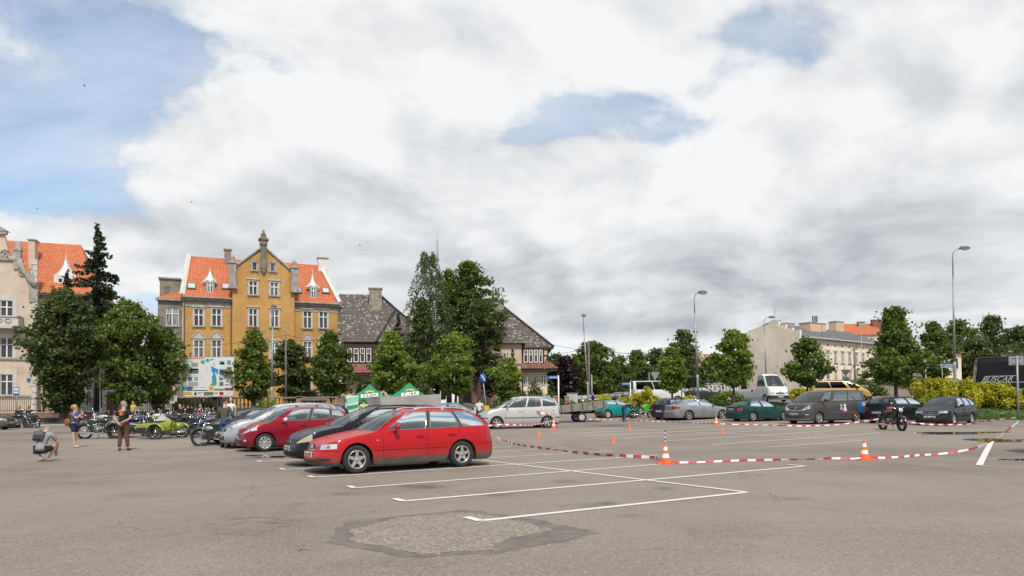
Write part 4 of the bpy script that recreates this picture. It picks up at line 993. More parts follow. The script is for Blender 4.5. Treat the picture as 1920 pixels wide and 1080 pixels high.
# ---- ochre brick house with the stepped gable
F = Facade('brick_house', 'ochre yellow brick house with orange roof, central gable and white spired dormers', 'house', 343, 78, 636, 85)
def win(px0, px1, py0, py1, w=0.0, **k):
    a, zt = F.uz(px0, py0, w); b, zb = F.uz(px1, py1, w); holes.append((a, b, zb, zt)); specs.append((a, b, zb, zt, -w, k))
r_ = F.root; zE = F.uz(343, 558)[1]; zE2 = F.uz(636, 567)[1]; zE = (zE+zE2)/2; UL = F.len
ucl = F.uz(436, 560, .8)[0]; ucr = F.uz(552, 560, .8)[0]; DEP = 13.0
holes, specs = [], []
for px in ((364, 381), (397.5, 414.5)):
    win(*px, 579, 611.5, surround=STONEL, hood=True); win(*px, 638, 676, surround=STONEL, pedi=.75); win(*px, 703, 738, surround=STONEL)
wl = MB(); wall_sheet(wl, 0, ucl, F.z0, zE, holes, 0); sp = specs; holes, specs = [], []
for px in ((569, 584), (599, 614)):
    win(*px, 583, 615.5, surround=STONEL, hood=True); win(*px, 641, 672, surround=STONEL, pedi=.75); win(*px, 704, 738, surround=STONEL)
wall_sheet(wl, ucr, UL, F.z0, zE, holes, 0); sp += specs
wl.quad((0, DEP, F.z0), (0, 0, F.z0), (0, 0, zE), (0, DEP, zE)); wl.quad((UL, 0, F.z0), (UL, DEP, F.z0), (UL, DEP, zE), (UL, 0, zE)); wl.quad((UL, DEP, F.z0), (0, DEP, F.z0), (0, DEP, zE), (UL, DEP, zE))
wl.build('wall', YBRICK, r_); holes, specs = [], []
for px, py in (((467.5, 482), (527, 553)), ((507, 521.5), (529.5, 554.5)), ((467, 482), (579, 612)), ((508, 522), (581, 613)), ((467, 482), (640, 673)), ((508, 522), (642, 674))): win(*px, *py, w=.8, surround=STONEL, hood=True)
win(473, 482, 491.5, 507, w=.8, surround=STONE, kind='plain'); win(507, 516, 493, 509, w=.8, surround=STONE, kind='plain')
zs = F.uz(441, 507, .8)[1]; uA, zA = F.uz(494, 463, .8); gw = MB()
hl = [h for h in holes]; zs2 = zs-.0
low = [h for h in hl if h[3] < zs-.3]; up = [h for h in hl if h[3] >= zs-.3]
zc_ = min(h[2] for h in up)-.25
wall_sheet(gw, ucl, ucr, F.z0, zc_, low, -.8)
# gable field cut round the two attic windows
zu = max(h[3] for h in up); a1, b1, a2, b2 = up[0][0], up[0][1], up[1][0], up[1][1]; zl = min(h[2] for h in up)
def slope_z(u): return zs+(zA-zs)*(1-abs(u-uA)/((ucr-ucl)/2))
gl_ = [(ucl, zc_), (ucr, zc_), (ucr, slope_z(ucr)), (b2, slope_z(b2)), (b2, zl), (a2, zl), (a2, zu), (b2, zu)]
def gq(*p): gw.add([(u, -.8, z) for u, z in p], [tuple(range(len(p)))])
gq((ucl, zc_), (a1, zc_), (a1, slope_z(a1)), (ucl, slope_z(ucl))); gq((a1, zc_), (b1, zc_), (b1, zl), (a1, zl)); gq((a1, zu), (b1, zu), (b1, slope_z(b1)), (a1, slope_z(a1)))
gq((b1, zc_), (a2, zc_), (a2, slope_z(a2)), (uA, zA), (b1, slope_z(b1))); gq((a2, zc_), (b2, zc_), (b2, zl), (a2, zl)); gq((a2, zu), (b2, zu), (b2, slope_z(b2)), (a2, slope_z(a2))); gq((b2, zc_), (ucr, zc_), (ucr, slope_z(ucr)), (b2, slope_z(b2)))
gw.quad((ucl, 3, F.z0), (ucl, -.8, F.z0), (ucl, -.8, slope_z(ucl)), (ucl, 3, slope_z(ucl))); gw.quad((ucr, -.8, F.z0), (ucr, 3, F.z0), (ucr, 3, slope_z(ucr)), (ucr, -.8, slope_z(ucr)))
gw.build('gable_wall', YBRICK, r_); sp += specs
for k, (a, b, c, d, y, kw) in enumerate(sp): window(r_, a, b, c, d, y, pane=[PANE, PANEP, PANE][k % 3], **kw)
ridge_z = F.uz(455, 487, -5.5)[1]
uL = F.uz(354, 483, -5.5)[0]; uR = F.uz(600, 495, -5.5)[0]
def roof(name, mt, pts, parent, V=None):
    b = MB(); b.add(pts, [tuple(range(len(pts)))]); o = b.build(name, mt, parent); p = [Vector(q) for q in pts]; U = (p[1]-p[0]).normalized(); N = U.cross(p[-1]-p[0]).normalized(); uvproj(o, U, N.cross(U), p[0]); return o
roof('roof', ORANGE, [(-.1, -.5, zE-.05), (UL+.1, -.5, zE-.05), (uR, 5.5, ridge_z), (uL, 5.5, ridge_z)], r_)
roof('roof', ORANGE, [(UL+.1, DEP+.4, zE-.05), (-.1, DEP+.4, zE-.05), (uL, 5.5, ridge_z), (uR, 5.5, ridge_z)], r_)
b = MB(); b.prism([(-.1, zE-.1), (DEP*0-.1, zE-.1)], 0, 0) if False else None
g1 = MB(); g1.add([(-.05, -.3, zE-.1), (-.05, DEP, zE-.1), (uL, 5.5, ridge_z)], [(0, 1, 2)]); g1.add([(UL+.05, -.3, zE-.1), (UL+.05, DEP, zE-.1), (uR, 5.5, ridge_z)], [(0, 1, 2)]); g1.build('gable_end', WHITER, r_)
for (u0, u1) in ((-.1, uL), (UL+.1, uR)): pr = MB(); pr.tube([(u0, -.55, zE+.05), (u1, 5.5, ridge_z+.15)], .28, 4); pr.build('parapet', WHITER, r_)
roof('gable_roof', ORANGE, [(ucl-.1, -.95, slope_z(ucl)+.06), (uA, -.95, zA+.1), (uA, 5.6, zA+.1), (ucl-.1, 3.5, slope_z(ucl)+.06)], r_); roof('gable_roof', ORANGE, [(uA, -.95, zA+.1), (ucr+.1, -.95, slope_z(ucr)+.06), (ucr+.1, 3.5, slope_z(ucr)+.06), (uA, 5.6, zA+.1)], r_)
cp = MB()
for sgn, ue in ((-1, ucl), (1, ucr)): cp.tube([(ue-sgn*-.1, -.86, slope_z(ue)+.02), (uA, -.86, zA+.06)], .17, 4)
cp.build('gable_coping', STONE, r_)
zc0 = zE-1.15
for a, b in ((-.05, ucl), (ucr, UL+.05)): cn = MB(); cn.box2((a, -.06, zc0), (b, .02, zE-.45)); cn.box2((a, -.34, zE-.45), (b, .05, zE-.18)); cn.box2((a, -.62, zE-.18), (b, .05, zE-.04)); cn.build('cornice', STONE, r_)
fn = MB(); fn.box2((uA-.35, -1.15, zA-2.6), (uA+.35, -.5, zA+.3)); fn.prism([(uA-.35, zA-2.6), (uA+.35, zA-2.6), (uA, zA-3.3)], -1.1, -.55, 'y')
for (hw, h0, h1) in ((.42, .2, .75), (.56, .75, .92), (.36, .92, 1.15), (.27, 1.15, 1.3)): fn.box2((uA-hw, -.83-hw, zA+h0), (uA+hw, -.83+hw, zA+h1))
fn.lathe([(.14, 1.3), (.34, 1.42), (.28, 1.5), (.20, 1.55), (.16, 1.8), (.05, 2.08), (0, 2.12)], c=(uA, -.83, zA), n=8); fn.build('gable_finial', M('sooty_stone', (.17, .15, .12), .9, var=.3, vs=2), r_)
for ue in (ucl, ucr):
    p = MB(); zt = slope_z(ue)+.4
    p.box2((ue-.40, -1.2, zt-2.4), (ue+.40, -.45, zt+.3)); p.box2((ue-.5, -1.3, zt+.3), (ue+.5, -.4, zt+.5)); p.box2((ue-.48, -1.27, zt-2.6), (ue+.48, -.42, zt-2.4)); p.lathe([(.35, .5), (.2, .7), (.3, .95), (.12, 1.3), (0, 1.45)], c=(ue, -.85, zt), n=8); p.build('pinnacle', STONE, r_)
def house_chimney(px0, px1, py0, py1, w, m, root, Fc, dep=.9, cap=True):
    a, zt = Fc.uz(px0, py0, w); b, zb = Fc.uz(px1, py1, w); c = MB(); c.box2((a, -w, zb-1), (b, -w+dep, zt)); o = c.build('chimney', m, root)
    if cap: k = MB(); k.box2((a-.1, -w-.1, zt), (b+.1, -w+dep+.1, zt+.14)); k.build('chimney_cap', STONE, o)
    return o
house_chimney(421, 433, 468, 505, -4.5, GREYW, r_, F); house_chimney(597, 615, 484, 504, -4.5, WHITER, r_, F)
def roof_y(z): return -.5+6.0*(z-zE)/(ridge_z-zE)
for pl, pr_, pt, pb, pa in ((385.5, 402.5, 527, 551, 503), (580, 595.5, 537, 558, 507)):
    a, zt = F.uz(pl, pt, -.3); b, zb = F.uz(pr_, pb, -.3); zb = zE+.35; zt_ = zt+.1; za = F.uz(pl, pa, -1)[1]; d = MB(); yb = roof_y(zt_)+.4
    d.box2((a, .3, zb), (b, yb, zt_)); o = d.build('dormer', ZINC, r_); c = (a+b)/2; cy = .3+(yb-.3)*.5; h = b-a
    s_ = MB(); s_.lathe([(h*.95, zt_-.12), (h*.62, zt_+.22), (h*.34, zt_+.55), (h*.18, zt_+.95), (.04, za-.3), (.07, za-.15), (.0, za+.2)], c=(c, cy-.1, 0), n=4); s_.build('dormer_spire', M('white_metal_spire', (.66, .66, .66), .4, .2), o)
    window(o, a+.22, b-.22, zb+.25, zt_-.15, .3-.16-.03, 'cross', sill=False)
for px in (359.5, 423.5, 558, 610.5):
    u, z = F.uz(px, 539 if px < 500 else 546.5, -1.2); y = roof_y(z); sl = math.atan2(ridge_z-zE, 6.0); rt = Matrix.Rotation(sl, 3, 'X'); k = MB(); k.box((u, y-.03, z+.08), (.95, 1.1, .12), rot=rt); o = k.build('skylight', M('skylight_frame', (.10, .09, .08), .5), r_); k = MB(); k.box((u, y-.07, z+.13), (.72, .86, .06), rot=rt); k.build('pane', M('skylight_glass', (.45, .48, .5), .06), o)
for u in (ucl-.15, UL-.12, .12): dp = MB(); dp.tube([(u, -.12, F.z0), (u, -.12, zE-.5), (u, -.5, zE-.2)], .06, 6); dp.build('downpipe', ZINC, r_)
# grey stair wing at its left side
gwg = MB(); u0, z1 = F.uz(296, 565, -.4); zt = F.uz(296, 521, -3)[1]; hh = F.uz(311, 577, -.4), F.uz(335, 611, -.4); h1 = (hh[0][0], hh[1][0], hh[1][1], hh[0][1]); zw = F.uz(320, 560, -.4)[1]
h2 = (h1[0], h1[1], h1[2]-4.0, h1[3]-4.0)
wall_sheet(gwg, u0, -.06, F.z0, zw, [h1, h2], .4); gwg.quad((u0, 9, F.z0), (u0, .4, F.z0), (u0, .4, zw), (u0, 9, zw)); gwg.box2((u0, 3.4, zw-.5), (-.3, 8, zt)); gwg.build('side_wing_wall', GREYW, r_)
window(r_, *h1, .4, 'lattice', pane=PANEC, sill=True); window(r_, *h2, .4, 'lattice', pane=PANEC, sill=True)
k = MB(); k.box2((u0-.15, 3.2, zt), (-.3, 8.2, zt+.18)); k.build('side_wing_cap', ZINC, r_)
roof('side_wing_roof', ORANGE, [(u0-.2, .1, zw), (-.1, .1, zw), (-.1, 3.4, zw+2.0), (u0+2.6, 3.4, zw+1.6)], r_); roof('side_wing_roof', ORANGE, [(u0-.2, 3.4, zw), (u0-.2, .1, zw), (u0+2.6, 3.4, zw+1.6)], r_)
k = MB(); k.box2((u0-.25, .02, zw-.25), (-.1, .42, zw-.02)); k.build('side_wing_cornice', STONE, r_)
k = MB(); k.box2((u0-1.0, 4, zw-3.4), (u0, 6, zw-2.6)); k.add([(u0-1.3, 3.5, zw-3.2), (u0, 3.5, zw-1.6), (u0, 7, zw-1.6), (u0-1.3, 7, zw-3.2)], [(0, 1, 2, 3)]); k.build('side_canopy', GREYROOF, r_)

# ---- beige corner house at the left edge, with scrolled gable
F = Facade('townhouse', 'beige rendered townhouse with scrolled gable, balcony and orange tiled roof at the left edge', 'house', -60, 68, 70, 70)
r_ = F.root; UL = F.len; holes, specs = [], []
for x0, x1 in ((1, 24), (-52, -29)):
    win(x0, x1, 563, 600, surround=BEIGEL, kind='cross', sw=.35); win(x0, x1, 633, 671, surround=BEIGEL, kind='cross', sw=.35); win(x0, x1, 702, 741, surround=BEIGEL, kind='cross', sw=.35)
zB = F.uz(50, 487)[1]; w_ = MB(); zsh = F.uz(60, 540)[1]
wall_sheet(w_, 0, UL-.1, F.z0, zsh, holes, 0)
u36 = F.uz(36, 487)[0]; u57 = F.uz(57, 540)[0]; u46 = F.uz(46, 510)[0]; zt = F.uz(8, 440)[1]; u8 = F.uz(8, 440)[0]
prof = [(0, zsh), (u57+.5, zsh), (u57, zsh+.6), (u46+.35, F.uz(46, 514)[1]), (u46, F.uz(46, 508)[1]), (u36+.25, F.uz(36, 500)[1]), (u36, F.uz(36, 487)[1]), (u8+1.3, F.uz(8, 484)[1]), (u8+.35, F.uz(8, 470)[1]), (u8, zt), (0, zt)]
w_.prism(prof, 0, .5, 'y'); w_.quad((UL-.1, 0, F.z0), (UL-.1, 6, F.z0), (UL-.1, 6, zsh), (UL-.1, 0, zsh)); w_.build('gable_wall', BEIGE, r_)
e = MB(); 
pp = [(u57+.45, -.06, zsh+.1), (u57-.05, -.06, zsh+.8), (u46+.25, -.06, F.uz(46, 515)[1]), (u46-.1, -.06, F.uz(46, 508)[1]), (u36+.2, -.06, F.uz(36, 500)[1]), (u36, -.06, zB)]; e.tube(pp, .28, 6)
for px, py, r0 in ((42, 512, .42), (9, 476, .5)):
    u, z = F.uz(px, py, .1); e.tube([(u+r0*(1-k/22)*math.cos(k*.55), -.12, z+r0*(1-k/22)*math.sin(k*.55)) for k in range(20)], .06, 5)
e.box2((0, -.2, F.uz(0, 486)[1]-.1), (u36+.4, .1, F.uz(0, 486)[1]+.12)); e.box2((0, -.25, zt), (u8+.25, .2, zt+.3)); e.prism([(u8-1.2, zt+.3), (u8+.45, zt+.3), (u8-.9, zt+1.2)], -.3, .3, 'y'); e.build('gable_scroll', M('weathered_stone', (.33, .31, .26), .9, var=.25, dirt=((.12, .11, .085), 2.5, .5)), r_)
q = MB()
for i in range(26):
    z = F.z0+.2+i*.62; wq = .50 if i % 2 else .34; q.box2((UL-.1-wq, -.07, z), (UL-.05, .25, z+.55))
q.build('corner_quoins', BEIGEL, r_)
for px, py in ((33, 455), (62, 495)):
    u, z = F.uz(px, py); zz = F.uz(px, 487 if px < 50 else 548)[1]; p = MB(); p.box2((u-.3, -.15, zz-1.0), (u+.3, .4, zz+.9)); p.box2((u-.38, -.22, zz+.9), (u+.38, .47, zz+1.05)); p.lathe([(.40, zz+1.05), (.25, zz+1.9), (.02, z+.1)], c=(u, .1, 0), n=4); p.build('pinnacle', STONE, r_)
for k, (a, b, c, d, y, kw) in enumerate(specs): window(r_, a, b, c, d, y, pane=PANE, **kw)
bd = MB()
for py in (673, 742): z = F.uz(10, py)[1]; bd.box2((0, -.12, z-.12), (UL-.5, .02, z+.06))
bd.build('string_course', STONE, r_)
zb = F.uz(20, 611)[1]; ub = F.uz(38, 611, 1.1)[0]; k = MB(); k.box2((0, -1.25, zb-.35), (ub, .0, zb-.05)); k.box2((0, -1.15, zb-.05), (ub-.08, -1.0, zb+.78)); k.box2((ub-.2, -1.15, zb-.05), (ub-.08, 0, zb+.78)); k.box2((0, -1.25, zb+.78), (ub, -.9, zb+.90)); k.box2((ub-.28, -1.25, zb+.78), (ub, 0, zb+.90)); o = k.build('balcony', BEIGEL, r_)
k = MB(); 
for i in range(5): k.tube([(ub-1.0-i*.8+.28*math.cos(t*.5), -1.17, zb+.38+.2*math.sin(t*.5)) for t in range(12)], .04, 5, closed=True)
k.build('balcony_rosette', STONE, o); k = MB(); k.prism([(-.0, zb-.35), (-1.1, zb-.35), (0, zb-1.6)], ub-.7, ub-.35, 'x'); k.build('balcony_bracket', STONE, o)
k = MB(); k.box((F.uz(54.5, 712)[0], -.1, F.uz(54.5, 712)[1]), (.32, .03, .32)); k.build('house_number_plate', M('sign_blue', (.012, .09, .30), .4), r_)
# tiled main wing
zr = F.uz(100, 456, -7)[1]; ze = F.uz(100, 549, -1.0)[1]; ue = F.uz(176, 500, -1)[0]
w2 = MB(); w2.box2((UL-.1, 1.0, F.z0), (ue, 9, ze)); w2.build('wing_wall', BEIGE, r_)
u1_ = F.uz(40, 452, -7)[0]; u2_ = F.uz(152, 463, -7)[0]; roof('roof', ORANGE, [(0, .6, ze-.1), (ue+.3, .6, ze-.1), (u2_, 7, zr), (0, 7, zr)], r_); roof('roof', ORANGE, [(ue+.3, .6, ze-.1), (ue+.3, 13, ze-.1), (u2_, 7, zr)], r_)
roof('roof', ORANGE, [(ue+.3, 13, ze-.1), (0, 13, ze-.1), (0, 7, zr), (u2_, 7, zr)], r_)
k = MB(); k.box2((UL, .35, ze-.35), (ue+.3, .65, ze-.1)); k.tube([(UL+.1, .4, ze-.3), (UL-.5, .15, ze-1.3), (UL+.35, .85, ze-2.4), (UL+.35, .85, F.z0)], .09, 6); k.build('gutter', M('dark_gutter', (.05, .055, .05), .5), r_)
house_chimney(53, 65, 450, 500, -3.5, BEIGE, r_, F, 1.2)
u, z = F.uz(119, 515, -2); z2 = F.uz(119, 487, -2)[1]; k = MB(); k.box2((u-.85, 1.9, z-2.5), (u+.85, 4.5, z)); o = k.build('dormer', WHITER, r_); k = MB(); k.lathe([(1.35, z-.15), (.9, z+.25), (.5, z+.75), (.3, z+1.2), (.05, z2+.4), (.08, z2+.55), (0, z2+1.0)], c=(u, 3, 0), n=4); k.build('dormer_spire', M('white_metal_spire'), o); window(o, u-.45, u+.45, z-1.9, z-.4, 1.72, 'cross', sill=False)
for px0 in (92, 112, 135):
    a, zt = F.uz(px0, 568, -1); b, zb = F.uz(px0+13, 600, -1); window(r_, a, b, zb, zt, .82, 'cross', surround=BEIGEL, sw=.3); window(r_, a, b, zb-4, zt-4, .82, 'cross', surround=BEIGEL, sw=.3)
# ---- low white annexe and boundary wall left of the big maples
t_ = thing('garden_building', 'low white annexe glimpsed between the big maples behind the iron fence', 'building', D(190, 62)); b = MB(); b.box((0, 2, 2.0), (5.4, 4, 4.6)); b.build('wall', WHITER, t_); b = MB(); b.box((0, 2, 4.4), (5.9, 4.6, .25)); b.build('roof', ZINC, t_)
for i in range(2): window(t_, -1.9+i*2.4, -.8+i*2.4, 1.3, 3.0, -.17, 'cross')

# ---- brown tiled houses
def hip(root, name, mt, eaves, ridge, parent_z=None):
    """roof over 4 eave points and 2 ridge points (lists of world points relative to root)"""
    e, g_ = eaves, ridge
    roof(name, mt, [e[0], e[1], g_[1], g_[0]], root); roof(name, mt, [e[1], e[2], g_[1]], root); roof(name, mt, [e[2], e[3], g_[0], g_[1]], root); roof(name, mt, [e[3], e[0], g_[0]], root)
def bay_windows(root, F, pxs, y0, y1, w, m):
    for a_, b_ in pxs:
        a, zt = F.uz(a_, y0, w); b, zb = F.uz(b_, y1, w); window(root, a, b, zb, zt, -w-.16+.05, 'tall', frame=WFRAME, sill=False, t=.09)
F = Facade('villa', 'weathered brown tiled villa beside the ochre brick house, with dark timber window band', 'house', 637, 82, 800, 84)
r_ = F.root; u1 = F.uz(705, 641, 1)[0]; ze = F.uz(670, 641, 1)[1]; zr = F.uz(670, 552, -5.5)[1]; u2 = F.uz(800, 640, 1)[0]; uv_, zv = F.uz(742, 580, -3)
b = MB(); b.box2((0, 0, F.z0), (u2-.5, 10, ze)); b.build('wall', PINKW, r_)
roof('roof', OLDTILE, [(-.3, -1, ze), (u1, -1, ze), (uv_, 3, zv), (F.uz(712, 556, -5.5)[0], 5.5, zr), (-.3, 5.5, zr)], r_)
roof('roof', OLDTILE, [(u1, -1.0, ze), (u2+3, -1.6, ze-.3), (F.uz(790, 619, -3)[0], 3, F.uz(790, 619, -3)[1]), (uv_, 3, zv)], r_)
roof('roof', OLDTILE, [(u2+3, 12, ze-.3), (-.3, 12, ze), (-.3, 5.5, zr), (F.uz(712, 556, -5.5)[0], 5.5, zr), (uv_, 3, zv), (F.uz(790, 619, -3)[0], 3, F.uz(790, 619, -3)[1]), (u2+3, -1.6, ze-.3)], r_)
k = MB(); k.tube([(u1, -1.1, ze+.05), (lerp(u1, uv_, .45), .8, lerp(ze, zv, .45)+.0), (uv_, 2.95, zv+.08)], .12, 5); k.tube([(F.uz(712, 556, -5.5)[0], 5.4, zr+.05), (uv_, 2.95, zv+.08), (F.uz(790, 619, -3)[0], 2.95, F.uz(790, 619, -3)[1]+.06)], .12, 5); k.build('ridge_tile_row', OLDTILE, r_)
a, z1 = F.uz(650, 645, .8); b_, z0 = F.uz(699, 681, .8); k = MB(); k.box2((a-.3, -.8, z0-.2), (b_+.4, 0, ze)); k.build('timber_bay', TIMBER, r_)
bay_windows(r_, F, [(651, 660), (663, 672.5), (675, 684), (687, 696)], 653, 679, .8, None)
zp = F.uz(670, 682, .9)[1]; roof('pent_roof', RUSTTILE, [(a-.5, -1.7, zp-1.1), (b_+.8, -1.7, zp-1.1), (b_+.5, -.75, zp), (a-.3, -.75, zp)], r_)
k = MB(); k.box2((a-.5, -1.6, zp-1.4), (b_+.8, 0, zp-1.15)); k.build('pent_fascia', TIMBER, r_)
house_chimney(692, 716, 541, 588, -3.2, CHIM, r_, F, 1.4)
for px0 in (672, 690): a, zt = F.uz(px0, 712); b_, zb = F.uz(px0+12, 732); window(r_, a, b_, zb, zt, -.14, 'cross', sill=False)
F = Facade('villa', 'pinkish villa with steep brown tiled roof and glazed timber bay, right of the tall birch', 'house', 900, 76, 1036, 76)
r_ = F.root; ze = F.uz(1000, 651, 1)[1]; uR = F.uz(1038, 651, 1)[0]; uL = F.uz(840, 651, 1)[0]; ur, zr = F.uz(927, 563, -6)
b = MB(); b.box2((uL+1, 0, F.z0), (uR-1.0, 13, ze)); b.build('wall', PINKW, r_)
hip(r_, 'roof', OLDTILE, [(uL, -1, ze), (uR, -1, ze), (uR, 14, ze), (uL, 14, ze)], [(uL+4, 6, zr), (ur, 6, zr)])
k = MB(); k.tube([(uR, -1, ze+.05), (ur, 6, zr+.08), (uL+4, 6, zr+.08)], .13, 5); k.box2((uL, -1.0, ze-.22), (uR, -.8, ze-.01)); k.build('eaves_board', TIMBER, r_)
ua, za = F.uz(985, 643, 2); ul2, _ = F.uz(880, 643, 2); uap, zap = F.uz(943, 620, -1); roof('wing_roof', OLDTILE, [(ul2, -2, za), (ua, -2, za), (uap, 1.5, zap+.3), (ul2, 1.5, zap+.3)], r_); roof('wing_roof', OLDTILE, [(ua, -2, za), (ua, 2, za), (uap, 1.5, zap+.3)], r_)
uw = F.uz(978, 660, 1.5)[0]; b = MB(); b.box2((ul2, -1.5, F.z0), (uw, .2, za)); b.build('wing_wall', PINKW, r_)
for px0 in (905, 925, 944): a, zt = F.uz(px0, 661, 1.5); b_, zb = F.uz(px0+10, 680, 1.5); window(r_, a, b_, zb, zt, -1.5-.14, 'cross', sill=True, sw=.05)
k = MB(); z = F.uz(950, 682, 1.6)[1]; k.box2((ul2, -1.62, z-.1), (uw+.05, -1.5, z+.06)); k.build('string_course', STONE, r_)
a, z1 = F.uz(980, 653, .9); b_, z0 = F.uz(1019, 682, .9); e_ = F.uz(1029, 682, .9)[0]; k = MB(); k.box2((a-.2, -.9, z0), (b_+.1, 0, ze-.1)); k.box2((b_+.1, -.9, z1-.05), (e_, 0, ze-.1)); k.box2((e_-.15, -.9, z0), (e_, 0, z1)); k.tube([(b_+.2, -.92, z0+.1), (e_-.1, -.92, z1-.9)], .07, 4); k.box2((b_, -.91, z1-.9), (e_, -.2, z1-.75)); k.build('timber_bay', TIMBER, r_); k = MB(); k.box2((b_+.1, -.86, z0), (e_-.02, 0, z1-.05)); k.build('bay_infill', PINKW, r_)
bay_windows(r_, F, [(981.5, 990), (991.5, 999.5), (1001, 1008.5), (1010, 1017.5)], 656, 680, .9, None)
a = F.uz(977, 681, 1)[0]; b_ = F.uz(1036, 681, 1)[0]; zp = F.uz(1000, 681, 1)[1]; zq = F.uz(1000, 691, 2)[1]; roof('pent_roof', RUSTTILE, [(a, -2.1, zq), (b_+.6, -2.1, zq), (b_, -.85, zp), (a, -.85, zp)], r_); k = MB(); k.box2((a, -2.0, zq-.3), (b_+.5, 0, zq-.02)); k.build('pent_fascia', TIMBER, r_)
k = MB(); k.box2((a+.2, -1.0, F.z0), (b_-.6, 0, zq-.3)); k.build('ground_floor_wall', CREAM, r_)
for px0 in (981, 1014): a, zt = F.uz(px0, 704, 1); b_, zb = F.uz(px0+10, 722, 1); window(r_, a, b_, zb, zt, -1.15, 'cross', sill=False)
house_chimney(922, 945, 564, 592, -4.5, CHIM, r_, F, 1.4)
k = thing('porch', 'small domed orange tiled porch roof on brick piers beside the blue arrow sign', 'porch', at(908, 745, 70)); q = MB(); q.lathe([(1.35, 1.55), (1.25, 1.9), (.95, 2.4), (.5, 2.75), (.0, 2.95)], n=14); q.build('porch_roof', RUSTTILE, k)
for sx in (-.95, .95):
    q = MB(); q.box((sx, 0, 0), (.45, .5, 3.2)); q.build('pier', M('red_brick_pier', (.22, .09, .065), .9, var=.25, vs=6, bump=.3), k)
uvproj(k.children[0], (1, 0, 0), (0, 0, 1))

# ---- long cream house on the right with blank gable wall
F = Facade('long_house', 'long cream house with grey roof and blank gable wall behind the gold van', 'house', 1503, 118, 1660, 137, base=1.5)
r_ = F.root; UL = F.len; ze = F.uz(1503, 631)[1]; DEPg = 12.0; holes, specs = [], []
for i in range(8):
    u_, z_ = F.uz(1530.5, 668); uu = u_-1.2+i*2.62
    for (pa, pb, kk) in ((643.5, 649.5, 0), (658, 679, 1), (694, 714, 2)):
        zt = F.uz(1548, pa-.0)[1]; zb = F.uz(1548, pb)[1]; hw = .5 if kk else .32; holes.append((uu-hw, uu+hw, zb, zt)); specs.append((uu-hw, uu+hw, zb, zt, 0, dict(surround=CREAM, kind='cross' if kk else 'plain', pedi=.5 if kk == 2 else None, hood=kk == 1, sill=kk > 0, sw=.14)))
w_ = MB(); wall_sheet(w_, 0, UL, F.z0, ze, holes, 0); w_.quad((UL, DEPg, F.z0), (0, DEPg, F.z0), (0, DEPg, ze), (UL, DEPg, ze)); w_.build('wall', CREAM, r_)
for k, (a, b, c, d, y, kw) in enumerate(specs): window(r_, a, b, c, d, y, pane=[PANE, PANEC][k % 2 if k % 5 else 0], **kw)
# gable wall runs back from the corner to px 1403
c0 = F.P; bk = at(1403, 700, 127.5); bk = Vector((bk.x, bk.y, 0)); dv = bk-c0; rot = Matrix.Rotation(-F.rz, 3, 'Z'); lv = rot @ dv; zl = at(1403, 623, 127.5).z; 
def GP(px, py):
    t = (1503-px)/100.0; Y = lerp(118, 127.5, t); w = at(px, py, Y); l_ = rot @ (Vector((w.x, w.y, 0))-c0); return (l_.x, l_.y, w.z)
prof = [(1503, 760), (1503, 619), (1489.5, 620.5), (1489.5, 614.5), (1476.5, 616), (1476.5, 608.5), (1463.5, 610), (1463.5, 602.5), (1446, 602.5), (1446, 607.5), (1403, 623.5), (1403, 760)]
g_ = MB(); pts = [GP(*p) for p in prof]; pts[0] = (pts[0][0], pts[0][1], F.z0); pts[-1] = (pts[-1][0], pts[-1][1], F.z0); nrm = Vector((lv.y, -lv.x, 0)).normalized()*-.5; back = [tuple(Vector(p)-nrm*-1) for p in pts]; n = len(pts)
g_.add(pts+back, [tuple(range(n)), tuple(range(2*n-1, n-1, -1))]+[(i, n+i, n+(i+1) % n, (i+1) % n) for i in range(n)], False); g_.build('gable_wall', CREAM, r_)
k = MB(); k.tube([Vector(GP(1403, 623))+Vector((0, 0, .05)), Vector(GP(1446, 607))+Vector((0, 0, .05))], .16, 4); 
for x0, x1, y in ((1503, 1489.5, 618.5), (1489.5, 1476.5, 614), (1476.5, 1463.5, 608), (1464, 1445, 602)): k.tube([GP(x0, y), GP(x1, y)], .14, 4)
k.build('gable_capping', ZINC, r_)
rz_ = F.uz(1530, 613.5, -6)[1]; lq = Vector(GP(1462, 612)); roof('roof', GREYROOF, [(-.0, -.6, ze), (UL, -.6, ze), (UL, 7, rz_), (lq.x+.6, 7, rz_)], r_); roof('roof', GREYROOF, [(UL, DEPg+1, ze+1), (lv.x, DEPg+1, ze+1), (lq.x+.6, 7, rz_), (UL, 7, rz_)], r_)
k = MB(); k.box2((0, -.75, ze-.15), (UL, -.5, ze+.03)); k.build('gutter', M('pale_gutter', (.5, .5, .47), .5), r_)
PCH = M('peach_chimney', (.58, .41, .27), .85, var=.12)
house_chimney(1519, 1540, 605, 616, -4, PCH, r_, F, 2.2); house_chimney(1541, 1549, 607, 613, -5, PCH, r_, F, 1.4); house_chimney(1568, 1582, 603, 613, -6.5, PCH, r_, F, 1.6); house_chimney(1474, 1490, 606, 611, -7, PCH, r_, F, 1.4)
k = MB()
for px_ in (1527, 1531, 1534.5): u, z = F.uz(px_, 604, -4.5); k.lathe([(.14, z), (.14, z+1.0), (.2, z+1.05), (.2, z+1.2)], c=(u, 4.8, 0), n=8, cap=True)
k.build('chimney_pot', ZINC, r_); k = MB(); u, z = F.uz(1453, 602, -7); k.tube([(u, 7, z-1), (u, 7, z+2.4)], .04, 5)
for h in (1.2, 1.7, 2.2): k.tube([(u-.6, 7, z+h), (u+.6, 7, z+h)], .025, 4)
k.build('roof_aerial', ZINC, r_)
